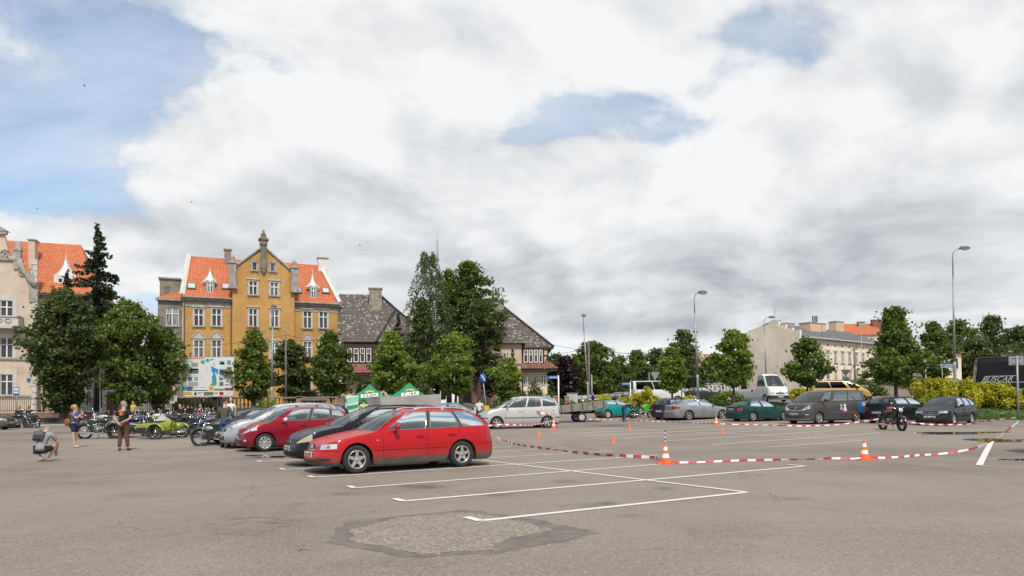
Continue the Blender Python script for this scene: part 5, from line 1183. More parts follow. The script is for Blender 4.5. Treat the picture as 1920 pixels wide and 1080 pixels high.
# ---- other red roofed houses
def simple_house(label, px0, px1, Y, py_e, py_r, wallm, roofm, rins=.12, base=None, wins=3, name='house', dep=9, gable=False):
    F = Facade(name, label, 'house', px0, Y, px1, Y, base=base); r_ = F.root; ze = F.uz((px0+px1)/2, py_e)[1]; zr = F.uz((px0+px1)/2, py_r, -dep/2)[1]; L = F.len; i = L*rins
    b = MB(); b.box2((0, 0, F.z0), (L, dep, ze)); 
    if gable: b.prism([(0, ze), (L, ze), (L/2, zr-.1)], 0, dep, 'y')
    b.build('wall', wallm, r_)
    if gable: roof('roof', roofm, [(-.3, -.4, ze-.2), (-.3, dep+.4, ze-.2), (L/2, dep+.4, zr), (L/2, -.4, zr)][::-1], r_); roof('roof', roofm, [(L+.3, dep+.4, ze-.2), (L+.3, -.4, ze-.2), (L/2, -.4, zr), (L/2, dep+.4, zr)], r_)
    else: hip(r_, 'roof', roofm, [(-.4, -.5, ze), (L+.4, -.5, ze), (L+.4, dep+.5, ze), (-.4, dep+.5, ze)], [(i, dep/2, zr), (L-i, dep/2, zr)])
    for k in range(wins):
        u = L*(k+.5)/wins
        for zz in (ze-2.2, ze-5.0):
            if zz > F.z0+.5: window(r_, u-.5, u+.5, zz, zz+1.5, -.14, 'cross', sill=False)
    return F
f = simple_house('red roofed house rising behind the grey roof of the long cream house', 1580, 1662, 160, 628, 607, CREAM, ORANGE, .1, 2, 5); house_chimney(1610, 1622, 604, 610, -3, STONE, f.root, f); house_chimney(1636, 1655, 600, 610, -3, M('red_brick_pier'), f.root, f)
f = simple_house('church-like house with steep red roof left of the festival billboard', 1308, 1372, 120, 706, 664, PINKW, RUSTTILE, .05, 1.3, 3, dep=11)
for px0, px1, py_ in ((1310, 1322, 675), (1328, 1342, 680)):
    a, z = f.uz(px0, py_, .2); b_, _ = f.uz(px1, py_, .2); ze_ = f.uz(1340, 706)[1]; m = MB(); m.prism([(a, ze_), (b_, ze_), (b_, z), ((a+b_)/2, z+1.6), (a, z)], -.4, 3, 'y'); m.build('dormer_gable', PINKW, f.root)
simple_house('small orange roofed house with pale stone corner left of the black coach', 1752, 1803, 95, 662, 651, CREAM, ORANGE, .3, 1.8, 2, dep=8)
# ------------------------------------------------------------------ vegetation
import numpy as np
def leaf_mat(name, c1, c2, c3=None, tr=.48):
    m = bpy.data.materials.new(name); m.use_nodes = True; nt = m.node_tree; nt.nodes.clear()
    g_ = nt.nodes.new('ShaderNodeNewGeometry'); rnd = X(nt, g_.outputs['Random Per Island'])
    oc = nt.nodes.new('ShaderNodeTexCoord').outputs['Object']
    c = mixc(nt, rnd, c1, c2)
    c = mixc(nt, noise(nt, oc, .55, 3, .5).ramp(.42, .62, 0, .55), c, c3 or tuple(x*1.5 for x in c2))
    df = nt.nodes.new('ShaderNodeBsdfDiffuse'); tl = nt.nodes.new('ShaderNodeBsdfTranslucent'); gl = nt.nodes.new('ShaderNodeBsdfGlossy'); gl.inputs['Roughness'].default_value = .45
    nt.links.new(c, df.inputs[0]); nt.links.new(mixc(nt, .5, c, (.16, .24, .02), 'ADD') if False else c, tl.inputs[0]); gl.inputs[0].default_value = (.8, .85, .8, 1)
    m1 = nt.nodes.new('ShaderNodeMixShader'); m1.inputs[0].default_value = tr; nt.links.new(df.outputs[0], m1.inputs[1]); nt.links.new(tl.outputs[0], m1.inputs[2])
    m2 = nt.nodes.new('ShaderNodeMixShader'); m2.inputs[0].default_value = .03; nt.links.new(m1.outputs[0], m2.inputs[1]); nt.links.new(gl.outputs[0], m2.inputs[2])
    o = nt.nodes.new('ShaderNodeOutputMaterial'); nt.links.new(m2.outputs[0], o.inputs[0]); return m
LM_LIGHT = leaf_mat('leaf_fresh_green', (.095, .150, .018), (.185, .265, .030), (.27, .34, .045)); LM_MID = leaf_mat('leaf_mid_green', (.062, .100, .015), (.120, .175, .024), (.175, .225, .035)); LM_DARK = leaf_mat('leaf_dark_green', (.050, .076, .017), (.095, .130, .028), (.14, .17, .036))
LM_SPRUCE = leaf_mat('spruce_needles', (.014, .024, .014), (.034, .052, .026), (.05, .07, .03), .2); LM_BIRCH = leaf_mat('birch_leaf', (.075, .11, .035), (.13, .17, .060), (.16, .19, .08)); LM_PURPLE = leaf_mat('purple_leaf', (.018, .010, .012), (.045, .022, .026), (.06, .03, .03)); LM_YELLOW = leaf_mat('golden_leaf', (.42, .42, .03), (.80, .68, .045), (.88, .74, .06)); LM_YGREEN = leaf_mat('golden_green_leaf', (.12, .16, .015), (.32, .35, .03), (.55, .50, .035))
LM_FRESH = leaf_mat('leaf_warm_green', (.075, .115, .018), (.145, .20, .030), (.21, .27, .045))
BARK = M('bark', (.075, .058, .045), .95, var=.35, vs=5, bump=.6, bs=25); BARKB = M('birch_bark', (.50, .48, .45), .9, dirt=((.05, .045, .04), 4, .58))
def leaves(name, P, S, mtl, parent, rng, up=.3, aspect=1.25, out=None, kind='stuff', label=None):
    """P: n x 3 leaf places, S: sizes; each leaf is a small folded-free quad of random pose"""
    n = len(P); N = rng.normal(size=(n, 3)); N[:, 2] += up
    if out is not None: N += out
    N /= np.linalg.norm(N, axis=1)[:, None]+1e-9
    A = np.cross(N, rng.normal(size=(n, 3))); A /= np.linalg.norm(A, axis=1)[:, None]+1e-9; B = np.cross(N, A)
    s = S[:, None]; a = A*s*.5*aspect; b = B*s*.42
    V = np.empty((n, 4, 3), np.float32); V[:, 0] = P-a; V[:, 1] = P-b; V[:, 2] = P+a*1.0; V[:, 3] = P+b
    me = bpy.data.meshes.new(name); me.vertices.add(n*4); me.vertices.foreach_set('co', V.ravel()); me.loops.add(n*4); me.loops.foreach_set('vertex_index', np.arange(n*4, dtype=np.int32))
    me.polygons.add(n); me.polygons.foreach_set('loop_start', np.arange(0, n*4, 4, dtype=np.int32)); me.polygons.foreach_set('loop_total', np.full(n, 4, np.int32)); me.materials.append(mtl); me.update(); me.validate()
    return link(name, me, parent, kind=kind, label=label)
def crown_shape(kind):
    if kind == 'round': return lambda t: math.sin(PI*min(1, max(0, (t*.93+.05))))**.55
    if kind == 'egg': return lambda t: (math.sin(PI*min(1, t**.75*.96+.04))**.65)
    if kind == 'cone': return lambda t: max(.05, 1-t)**.8*min(1, .45+t*4)
    if kind == 'broad': return lambda t: math.sin(PI*min(1, max(0, t*.85+.12)))**.5
    return lambda t: (1-abs(2*t-1)**2.2)**.5
def tree(label, px, Y, py_top, py_bot, wpx, mtl, kind='egg', n=9000, leaf=.20, group=None, trunk=True, seed=1, clump=.62, name='maple_tree', bark=None, gap=.38, cat='tree', tr=.16, lean=0.0, base=None, fill=.55, xoff=0):
    rng = np.random.default_rng(seed); random.seed(seed)
    base = D(px, Y) if base is None else base; top = at(px, py_top, Y).z-base.z; bot = max(.2, at(px, py_bot, Y).z-base.z); R_ = wpx/2*Y/FPX*1.22; H = top-bot
    t_ = thing(name, label, cat, base, 0, group); shp = crown_shape(kind)
    # clump centres: spread over the crown, most of them towards its surface
    C = []; clump *= .82; k = int(34+H*R_*4.2/clump)
    lob = [(random.uniform(0, 2*PI), random.uniform(.1, .95), random.uniform(.15, .45)) for _ in range(9)]
    for i in range(k):
        t = random.random()**.9; a = random.uniform(0, 2*PI); r = shp(t)*(1-gap*random.random()*.5)
        for la, lt, lk in lob: r *= 1+lk*math.exp(-((math.cos(a-la)-1)**2)*3-((t-lt)/.16)**2)-.05
        rr = r*R_*(random.random()**.33 if random.random() > .25 else random.random()**.6); rr = max(0, rr-clump*.45)*(1.25 if random.random() < .14 else 1)
        C.append((rr*math.cos(a)+lean*t, rr*math.sin(a)+xoff*0, bot+clump*.3+t*(H-clump*.6)))
    C = np.array(C); w = rng.uniform(.5, 1.3, len(C)); idx = rng.choice(len(C), size=n, p=w/w.sum())
    G_ = rng.normal(size=(n, 3)); G_ /= np.linalg.norm(G_, axis=1)[:, None]; rad = rng.uniform(.2, 1.0, n)**.7*clump*rng.uniform(.5, 1.35, len(C))[idx]; rad = rad*np.where(rng.random(n) < .10, 1.7, 1.0)
    P = C[idx]+G_*rad[:, None]*np.array([1.1, 1.1, .58]); S = rng.uniform(.6, 1.25, n)*leaf
    leaves('crown', P, S, mtl, t_, rng, .5, out=G_*.8)
    if trunk:
        b = MB(); hb = bot+H*.55; th = max(.07, tr*H/6)
        pts = [(0, 0, -.2), (0, 0, .1), (random.uniform(-.05, .05), 0, bot*.6), (random.uniform(-.1, .1)+lean*.1, .05, bot+H*.25), (lean*.5+random.uniform(-.2, .2), 0, hb), (lean*.8, 0, bot+H*.85)]
        b.tube(pts, [th*1.35, th*1.05, th*.9, th*.65, th*.4, th*.1], 8); b.build('trunk', bark or BARK, t_)
        lb = MB(); order = sorted(range(len(C)), key=lambda i: random.random())[:min(34, len(C))]
        for i in order:
            c = C[i]; z0 = bot+max(0, (c[2]-bot))*random.uniform(.15, .55); s0 = Vector((lean*.3*(z0-bot)/H, 0, z0)); e = Vector(c); m_ = s0.lerp(e, .5)+Vector((0, 0, -.05*H*.3)); lb.tube([s0, m_, e], [th*.38, th*.24, th*.07], 5, cap=False)
        lb.build('limb', bark or BARK, t_, kind='stuff')
    return t_
# big maples at the left, crowns almost to the ground
tree('big dark maple at the left, crown down to the ground beside the bus stop sign', 118, 53, 545, 772, 138, LM_DARK, 'round', 27000, .225, seed=3, clump=.85, tr=.2, name='maple_tree'); tree('big brighter green maple between the iron fence pillar and the map board', 238, 55, 566, 762, 128, LM_FRESH, 'round', 25000, .215, seed=4, clump=.8, tr=.2)
tree('maple with outstretched branches in front of the grey stair wing', 308, 57, 614, 745, 74, LM_FRESH, 'round', 8500, .25, seed=5, clump=.75, gap=.5)
# street trees
SG = 'young round maples along the far side of the square'
tree('round maple just right of the map board', 477, 60, 620, 752, 84, LM_FRESH, 'egg', 10500, .24, SG, seed=6); tree('dark maple behind the thin wooden pole', 543, 66, 638, 752, 92, LM_DARK, 'round', 10500, .26, SG, seed=7)
tree('dark maple at the junction of the ochre house and the brown villa', 620, 62, 623, 748, 86, LM_MID, 'egg', 10000, .25, SG, seed=8); tree('bright round maple above the green tents', 736, 60, 622, 740, 92, LM_LIGHT, 'egg', 11500, .24, SG, seed=9)
tree('bright maple with visible trunk above the silver sports saloon', 855, 58, 625, 742, 92, LM_LIGHT, 'round', 11500, .24, SG, seed=10, xoff=-5); tree('slim fresh green maple in front of the pinkish villa', 948, 61, 672, 742, 66, LM_LIGHT, 'egg', 5200, .22, SG, seed=11)
tree('bright maple behind the teal car row, left of the tall lamp post', 1261, 60, 652, 738, 64, LM_LIGHT, 'egg', 6500, .22, SG, seed=12); tree('loose bright maple in front of the festival billboard', 1376, 54, 618, 728, 92, LM_LIGHT, 'egg', 8200, .22, SG, seed=13, gap=.45)
tree('sparse maple in front of the blank gable wall, above the grey van', 1514, 54, 634, 724, 86, LM_FRESH, 'round', 5200, .22, SG, seed=14, gap=.5, clump=.6); tree('tallest of the right-hand maples, above the black hatchback', 1680, 50, 579, 720, 134, LM_FRESH, 'cone', 15500, .23, SG, seed=15, gap=.45, clump=.7)
tree('green maple behind the tallest right-hand maple', 1752, 66, 606, 712, 84, LM_MID, 'egg', 8000, .26, None, seed=16)
# birch, broad tree, purple tree and the wood behind
def birch():
    rng = np.random.default_rng(31); random.seed(31); base = D(806, 70); t_ = thing('birch_tree', 'tall silver birch with drooping twigs between the two brown tiled villas', 'tree', base); top = at(806, 472, 70).z-base.z; P = []
    for i in range(460):
        t = random.random()**.8; a = random.uniform(0, 2*PI); h = lerp(3.2, top, t); r = (2.7*math.sin(PI*min(1, (1-t)*.62+.05))**.8)*random.random()**.4; L_ = random.uniform(.8, 2.4)*(1-t*.5); m = int(16+L_*15)
        for k in range(m): u = k/m; P.append((r*math.cos(a)*(1+.15*u)+random.gauss(0, .09), r*math.sin(a)*(1+.15*u)+random.gauss(0, .09), max(1.2, h-L_*u)+random.gauss(0, .05)))
    P = np.array(P); leaves('crown', P, rng.uniform(.09, .19, len(P)), LM_BIRCH, t_, rng, 0)
    b = MB(); b.tube([(0, 0, -.2), (.05, 0, 3), (-.1, 0, 7), (.1, 0, top*.75), (0, 0, top*.98)], [.24, .2, .15, .08, .02], 8); b.build('trunk', BARKB, t_); lb = MB()
    for i in range(30): h = random.uniform(4, top*.9); a = random.uniform(0, 2*PI); r = 1.4*(1.15-h/top); lb.tube([(0, 0, h), (r*.6*math.cos(a), r*.6*math.sin(a), h+.9), (r*math.cos(a), r*math.sin(a), h+.6)], [.05, .03, .01], 5, cap=False)
    lb.build('limb', BARK, t_, kind='stuff')
birch()
tree('broad tall tree with airy top between the birch and the pinkish villa', 876, 72, 490, 700, 132, LM_MID, 'broad', 16500, .24, None, seed=21, gap=.75, clump=.75, tr=.2, name='lime_tree', lean=.3); tree('spreading dark tree in front of the pinkish villa roof', 905, 69, 560, 700, 96, LM_DARK, 'round', 10500, .26, None, seed=22, gap=.35, name='lime_tree')
tree('airy green tree filling the space between the birch and the broad tree', 842, 74, 505, 700, 70, LM_FRESH, 'egg', 8000, .22, None, seed=27, gap=.7, name='lime_tree')
tree('dense dark tree at the foot of the birch', 792, 68, 560, 745, 74, LM_DARK, 'egg', 6500, .26, None, seed=20, name='lime_tree', gap=.4)
tree('purple leaved tree beside the blue street name sign', 1062, 76, 668, 748, 56, LM_PURPLE, 'round', 6000, .28, None, seed=23, name='plum_tree'); tree('small purple leaved tree behind the slim maple', 918, 66, 690, 745, 36, LM_PURPLE, 'round', 1800, .24, None, seed=24, name='plum_tree', trunk=False)
tree('tall green tree behind the leaning lamp post', 1112, 84, 641, 748, 92, LM_MID, 'round', 10500, .32, None, seed=25, name='lime_tree'); 
WG = 'trees of the wood behind the far car park'
for i, (px, Y, t0, w, l_) in enumerate([(1045, 100, 664, 52, LM_DARK), (1160, 108, 668, 66, LM_MID), (1196, 112, 658, 58, LM_MID), (1232, 116, 652, 62, LM_DARK), (1283, 92, 620, 68, LM_DARK), (1330, 118, 668, 46, LM_DARK), (1085, 112, 674, 54, LM_MID), (1210, 100, 688, 70, LM_DARK), (1150, 98, 694, 60, LM_DARK), (1395, 128, 640, 40, LM_DARK), (1250, 104, 684, 60, LM_DARK), (1310, 106, 690, 60, LM_DARK), (822, 96, 640, 60, LM_DARK)]):
    tree(['round dark tree at the left end of the far wood', 'mid green tree of the far wood above the parked cars', 'mid green tree above the white minibus', 'dark tree behind the upside-down give way sign', 'tall dark tree right behind the street lamp post', 'dark tree left of the church-like house', 'low green tree behind the leaning lamp post', 'low dark tree behind the white minibus roof', 'low dark tree behind the far parked cars', 'dark tree behind the left end of the gable wall', 'low dark tree behind the bright maple', 'low dark tree left of the festival billboard', 'dark tree in the gap between the two villas'][i], px, Y, t0, 752, w, l_, 'round', 5200, .38, WG, seed=40+i, name='wood_tree', clump=1.1)
for i, (px, Y, t0, w) in enumerate([(1800, 112, 596, 86), (1862, 118, 592, 96), (1915, 110, 612, 80), (1770, 120, 640, 70), (1835, 100, 636, 110), (1895, 98, 650, 90), (1960, 112, 600, 90)]):
    tree(['airy light tree on the skyline right of the tall lamp post', 'broad dark tree on the skyline above the black coach', 'dark tree on the skyline at the right edge', 'dark tree behind the orange roofed house', 'low dark tree directly above the black coach roof', 'low dark tree above the coach at the right edge', 'dark skyline tree cut by the right edge'][i], px, Y, t0, 745, w, LM_DARK if i else LM_MID, 'round', 9500, .36, 'dark trees above the coach', seed=60+i, name='wood_tree', clump=1.2, gap=.4)
tree('pink flowering tree spot left of the long house roof', 1664, 62, 648, 700, 16, leaf_mat('pink_blossom', (.5, .16, .12), (.62, .25, .2)), 'round', 350, .22, None, seed=80, name='blossom_tree', trunk=False)
for i, (px, Y, t0, w, l_) in enumerate([(150, 64, 700, 60, LM_DARK), (290, 66, 690, 60, LM_DARK), (400, 70, 745, 90, LM_DARK), (690, 70, 715, 60, LM_DARK), (580, 68, 735, 60, LM_DARK), (780, 66, 715, 60, LM_DARK), (960, 72, 725, 60, LM_MID)]):
    tree(['dark shrub under the big dark maple', 'dark shrub behind the no entry sign', 'low shrub under the map board', 'tall shrub in front of the brown villa', 'shrub under the dark maple', 'tall shrub at the foot of the birch', 'green shrub in front of the pinkish villa'][i], px, Y, t0, 772, w, l_, 'round', 3200, .26, 'shrubs before the houses', seed=90+i, name='shrub', clump=.7, cat='shrub', trunk=False)
# spruces
def spruce(label, px, Y, pt, wpx, seed, hb=1.5, dens=1.0):
    rng = np.random.default_rng(seed); random.seed(seed); base = D(px, Y); t_ = thing('spruce_tree', label, 'tree', base); top = at(px, pt, Y).z-base.z; R_ = wpx/2*Y/FPX; P = []; S = []; lb = MB()
    h = hb
    while h < top-.3:
        f = (1-h/top); r0 = R_*min(1.0, f*1.9+.03)
        for k in range(max(4, int((6 if f > .1 else 5)*1))):
            a = random.uniform(0, 2*PI); r = r0*random.uniform(.55, 1.12); m = max(4, int(r*28*dens))
            droop = random.uniform(.10, .34); tip = random.uniform(.05, .2)
            lb.tube([(0, 0, h), (r*.6*math.cos(a), r*.6*math.sin(a), h-r*droop*.7), (r*math.cos(a), r*math.sin(a), h-r*droop+tip)], [.04, .025, .01], 4, cap=False)
            for j in range(m):
                u = (j/m)**.8; wv = .34*(1-u*.7)*min(1, r); P.append((r*u*math.cos(a)+random.gauss(0, wv*.5), r*u*math.sin(a)+random.gauss(0, wv*.5), h-r*droop*u+tip*u*u-random.random()**1.5*.42*(1-u*.4))); S.append(random.uniform(.12, .30))
        h += random.uniform(.30, .55)*(1 if f > .12 else .7)
    for j in range(60): P.append((random.gauss(0, .08), random.gauss(0, .08), top-random.random()*1.2)); S.append(.16)
    leaves('crown', np.array(P), np.array(S), LM_SPRUCE, t_, rng, -.1, 1.5); b = MB(); b.tube([(0, 0, -.2), (0, 0, top*.5), (0, 0, top*.98)], [.24, .15, .02], 8); b.build('trunk', BARK, t_); lb.build('limb', BARK, t_, kind='stuff')
spruce('tall dark spruce in front of the orange roofed townhouse wing', 181, 60, 419, 150, 5, 5.5, 1.15); spruce('shorter dark spruce reaching up to the white dormer spire', 124, 61, 505, 96, 6, 4.5, 1.0); spruce('small spruce tip before the brown villa roof', 748, 68, 588, 58, 8, 4, 1.0); spruce('thin young spruce before the pinkish villa wall', 962, 70, 655, 34, 9, 2, 1.0)
def bush(label, px, Y, py_top, wpx, mtl, n, leaf, seed, name='bush', depth=1.0, group=None, py_bot=None, flat=False, cat='bush', tips=None):
    rng = np.random.default_rng(seed); base = D(px, Y); H = at(px, py_top, Y).z-base.z; W_ = wpx*Y/FPX; t_ = thing(name, label, cat, base, 0, group)
    k = int(20+W_*H*6); U = rng.uniform(-.5, .5, k); C = np.stack([U*W_, rng.uniform(-.5, .5, k)*depth, np.zeros(k)], 1); prof = (1-np.abs(2*U)**(5 if flat else 2.4))**.5*.9+.1; C[:, 2] = rng.random(k)**.6*H*prof*rng.uniform(.82, 1.04, k)
    idx = rng.integers(0, k, n); G_ = rng.normal(size=(n, 3)); G_ /= np.linalg.norm(G_, axis=1)[:, None]; P = C[idx]+G_*(rng.random(n)**.5*min(.45, H*.35))[:, None]; P[:, 2] = np.abs(P[:, 2])+.03; leaves('foliage', P, rng.uniform(.6, 1.3, n)*leaf, mtl, t_, rng, .6, out=G_)
    if tips is not None:
        sel = P[:, 2] > H*.22*(1-np.abs(2*P[:, 0]/W_)**3)+rng.normal(0, H*.10, n); Pt = P[sel]+np.array([0, -.03, .04]); leaves('golden_tips', Pt, rng.uniform(.6, 1.2, len(Pt))*leaf, tips, t_, rng, .6, out=G_[sel])
    b = MB()
    for i in range(9): x = (i-4)/9*W_; b.tube([(x, 0, -.05), (x+.1, 0, H*.4), (x-.05, .1, H*.7)], [.03, .02, .008], 5)
    b.build('stem', BARK, t_, kind='stuff'); return t_
def goldhedge(label, spec, group=None):
    for i, (px, Y, pt, w, d) in enumerate(spec):
        bush(label[i], px, Y, pt, w, LM_YGREEN, int(w*95), .13, 200+i+int(px), 'golden_shrub', d, group, tips=LM_YELLOW, cat='shrub')
goldhedge(['golden yellow shrub at the left end of the long hedge', 'golden yellow shrub left of the middle of the long hedge', 'golden yellow shrub in the middle of the hedge below the coach lettering', 'golden yellow shrub right of the middle of the long hedge', 'lower golden shrub at the right end of the hedge by the grey sign post'], [(1740, 51.5, 714, 74, 2.8), (1783, 52, 711, 74, 2.8), (1826, 52.5, 719, 74, 2.8), (1864, 52, 721, 64, 2.6), (1890, 51, 735, 44, 2.4)], 'golden shrubs forming the long hedge')
goldhedge(['golden shrub in front of the white minibus', 'small golden shrub left of the teal hatchback', 'low golden shrub between teal hatchback and minibus shrub', 'low golden shrub by the tall street lamp', 'golden shrub under the sparse maple'], [(1208, 60, 733, 58, 1.8), (1132, 62, 744, 30, 1.4), (1172, 62, 748, 34, 1.4), (1292, 56, 746, 30, 1.2), (1494, 74, 730, 34, 1.6)], 'golden shrubs by the road')
for i, (lb_, px, Y, pt, w, m_) in enumerate([('green hedge under the festival billboard', 1358, 62, 738, 62, LM_LIGHT), ('low green hedge beside the trailer ramp', 1052, 62, 751, 60, LM_DARK), ('low green bush by the grey cabinet', 1096, 66, 750, 40, LM_MID), ('small dark conical bush in front of the villa', 1002, 66, 712, 26, LM_DARK), ('green bush left of the conical bush', 978, 66, 735, 36, LM_MID), ('low bush at the villa fence', 1030, 64, 738, 30, LM_MID), ('low bush below the slim maple', 945, 60, 748, 44, LM_MID), ('green shrub between the bald man and the lamp post', 500, 52, 757, 40, LM_LIGHT), ('green planting behind the grey tent wall', 902, 52, 757, 44, LM_MID)]):
    bush(lb_, px, Y, pt, w, m_, int(w*40), .16, 300+i, 'bush', 1.4)
for i, (px, w, pt, Y) in enumerate([(1585, 40, 712, 80), (1618, 40, 708, 82), (1650, 40, 712, 82), (1700, 44, 706, 80), (1728, 40, 704, 78), (1604, 30, 722, 77), (1640, 34, 724, 76)]):
    bush(['grey green bush at the left end of the bank top', 'rounded bush on the bank below the ground floor windows', 'bush on the bank top left of the maple trunk', 'bush on the bank right of the maple trunk', 'green bush on the bank behind the golden hedge', 'low trimmed ball bush on the bank', 'low spreading bush on the bank face'][i], px, Y, pt, w, LM_MID if i % 2 else LM_DARK, int(w*45), .2, 330+i, 'bush', 2.0, 'bushes on the gravel bank')

# ---- lawns, kerbs, road, banks
GRASSM = mat('lawn_grass', (.05, .09, .02), .95); nt = GRASSM.node_tree; b_ = nt.nodes['Principled BSDF']; p_ = nt.nodes.new('ShaderNodeNewGeometry').outputs['Position']
c_ = mixc(nt, noise(nt, p_, .5, 6, .65).ramp(.3, .7), (.075, .115, .018), (.15, .20, .035)); c_ = mixc(nt, noise(nt, p_, 14, 4, .7).ramp(.45, .7, 0, .6), c_, (.19, .22, .05)); nt.links.new(c_, b_.inputs['Base Color'])
bn = nt.nodes.new('ShaderNodeBump'); bn.inputs['Strength'].default_value = 1; bn.inputs['Distance'].default_value = .05; nt.links.new(noise(nt, p_, 30, 4, .7).k, bn.inputs['Height']); nt.links.new(bn.outputs[0], b_.inputs['Normal'])
KERB = M('kerb_concrete', (.33, .31, .28), .85, var=.2, vs=3); PAVE = M('paving_concrete', (.34, .31, .28), .9, var=.18, vs=2, bump=.3, bs=14)
def strip(front, back, off, name, m, rows=8, **kw):
    """sheet between two ground polylines (lists of (px, Y))"""
    b = MB(); F_ = [D(px, Y) for px, Y in front]; B_ = [D(px, Y) for px, Y in back]; rr = []
    for j in range(rows+1):
        r_ = []
        for i in range(len(F_)-1):
            for k in range(4 if i < len(F_)-2 else 5):
                f = F_[i].lerp(F_[i+1], k/4); g_ = B_[i].lerp(B_[i+1], k/4); p = f.lerp(g_, j/rows); r_.append((p.x, p.y, gz(p.x, p.y)+off))
        rr.append(r_)
    b.grid(rr); return b.build(name, m, **kw)
KY = [(1235, 55), (1330, 52.5), (1420, 50.5), (1500, 47.5), (1640, 44.5), (1760, 41), (1860, 38.5), (2020, 36)]
LB = [(1235, 62), (1330, 60), (1420, 58), (1500, 57), (1640, 56), (1760, 56), (1860, 56), (2020, 56)]
strip([(p, y+.25) for p, y in KY], LB, .13, 'lawn', GRASSM, kind='structure')
def kerb(pts, h=.13, w=.16, name='kerb'):
    b = MB(); P_ = [D(*p) for p in pts]
    for a, c in zip(P_, P_[1:]):
        n = max(1, int((c-a).length/1.0)); 
        for k in range(n):
            p, q = a.lerp(c, k/n), a.lerp(c, (k+.985)/n); d = (q-p).normalized(); nn = Vector((-d.y, d.x, 0))*w; z = gz(p.x, p.y)
            vs = [p, q, q+nn, p+nn]; b.add([(v.x, v.y, z-.1) for v in vs]+[(v.x, v.y, z+h) for v in vs], [(0, 1, 5, 4), (1, 2, 6, 5), (2, 3, 7, 6), (3, 0, 4, 7), (4, 5, 6, 7)])
    return b.build(name, KERB, kind='structure')
kerb(KY); kerb([(p, y) for p, y in LB], .16, .35)
ROADM = M('road_asphalt', (.15, .14, .13), .9, var=.15, vs=.6)
strip([(p, y+.4) for p, y in LB], [(p, 73) for p, y in LB], .03, 'road', ROADM, kind='structure')
kerb([(1490, 73.2), (1640, 72.5), (1760, 72), (1900, 71.5)], .15, .3)
BANKM = mat('gravel_bank', (.2, .13, .11), .95); nt = BANKM.node_tree; b_ = nt.nodes['Principled BSDF']; p_ = nt.nodes.new('ShaderNodeNewGeometry').outputs['Position']
c_ = mixc(nt, noise(nt, p_, 7, 4, .7).ramp(.35, .65), (.115, .075, .06), (.27, .19, .16)); c_ = mixc(nt, noise(nt, p_, .6, 5, .6).ramp(.5, .65, 0, .7), c_, (.07, .08, .035)); nt.links.new(c_, b_.inputs['Base Color'])
b = MB(); rr = []
for j, (Y, py) in enumerate([(73.3, None), (74, 747), (77, 736), (80, 726), (84, 716), (88, 713), (116, 712)]):
    r_ = []
    for px in (1480, 1510, 1540, 1570, 1620, 1680, 1740, 1800, 1860, 1940):
        g_ = D(px, Y); z = g_.z if py is None else max(g_.z, lerp(g_.z, at(px, py, Y).z, smooth((px-1480)/70))); r_.append((g_.x, Y, z+.02))
    rr.append(r_)
b.grid(rr); b.build('gravel_bank', BANKM, kind='structure')
# far side of the square: pavement, grass strip and low walls
FK = [(-120, 50.5), (60, 50), (200, 51), (330, 53), (520, 52), (700, 55), (900, 58), (960, 60)]
strip([(p, y+.2) for p, y in FK], [(p, y+7) for p, y in FK], .12, 'grass_verge', M('shaded_verge_grass', (.035, .05, .016), .95, var=.3, vs=2), kind='structure'); kerb(FK)  # verge grass in a darker green than the lawn
strip([(p, y+7) for p, y in FK], [(p, y+14) for p, y in FK], .125, 'pavement', PAVE, kind='structure')
strip([(1040, 60), (1075, 60), (1110, 60), (1135, 60)], [(1040, 64), (1075, 64), (1110, 64), (1135, 64)], .35, 'paved_terrace', PAVE, kind='structure')
# tufts of grass over the near part of the lawns
rng = np.random.default_rng(9); P = []
F_ = [D(p, y+.4) for p, y in KY]; B_ = [D(p, y) for p, y in LB]
for k in range(26000):
    i = rng.integers(0, len(F_)-1); u = rng.random(); v = rng.random()**1.4; p = F_[i].lerp(F_[i+1], u).lerp(B_[i].lerp(B_[i+1], u), v); P.append((p.x, p.y, gz(p.x, p.y)+.15))
gt = leaves('lawn_tufts', np.array(P), rng.uniform(.07, .16, len(P)), leaf_mat('grass_blade', (.045, .08, .014), (.10, .15, .03)), None, rng, 0); gt['label'] = 'short mown grass of the sloping lawn'
# ------------------------------------------------------------------ more vehicles
def vanlike(name, label, cat, col, loc, head, L=5.0, W=1.95, H=1.97, ws=(.78, 1.6), tail=None, wins=None, glass=None, group=None, low=None, style='cap', wb=3.0, nose=1.15, sideg=None):
    r = H-.08; top = low or [(0, .80), (.1, .90), (.45, nose-.06), (.8, nose+.08), (1.2, nose+.1), (L, nose+.14)]
    c = Car(name, label, cat, group, col, L=L, W=W, wb=wb, foh=.95, rw=.335, top=top, rail=[(1.5, r-.14), (1.9, r-.02), (2.6, r), (tail[0] if tail else L, r-.02)], ws=ws, tail=tail or (L-.12, L-.03),
            wins=wins or [(.06, .24, .03, .19), (.30, .60, .26, .58), (.62, .92, .60, .92)], roofw=W*.385, crown=.05, rf=.55, rr=.2, glass=glass or GLASS, sideglass=sideg or DGLASS, hoodcrown=.04, pillar_black=False, front=[(0, .07), (.1, .02), (.3, 0), (.5, .01), (.7, .05), (1, .2)])
    c.wheels(style, STEELCAP); c.lights(.50, .92, .70, .84, .76, .94); c.patch('grille', BLACKPL, 0, .42, .68, .84, .008, center=True); c.patch('front_bumper', BLACKPL, 0, c.qx(.55), .30, .58, .012, center=True, nq=14); c.mirror(1.25, nose+.22, BLACKPL, 1.5); c.trim(BLACKPL, .008); c.plate(.46); c.gap(1.25); c.gap(2.1, None, nose+.05); c.root.location = loc; c.root.rotation_euler.z = head; return c
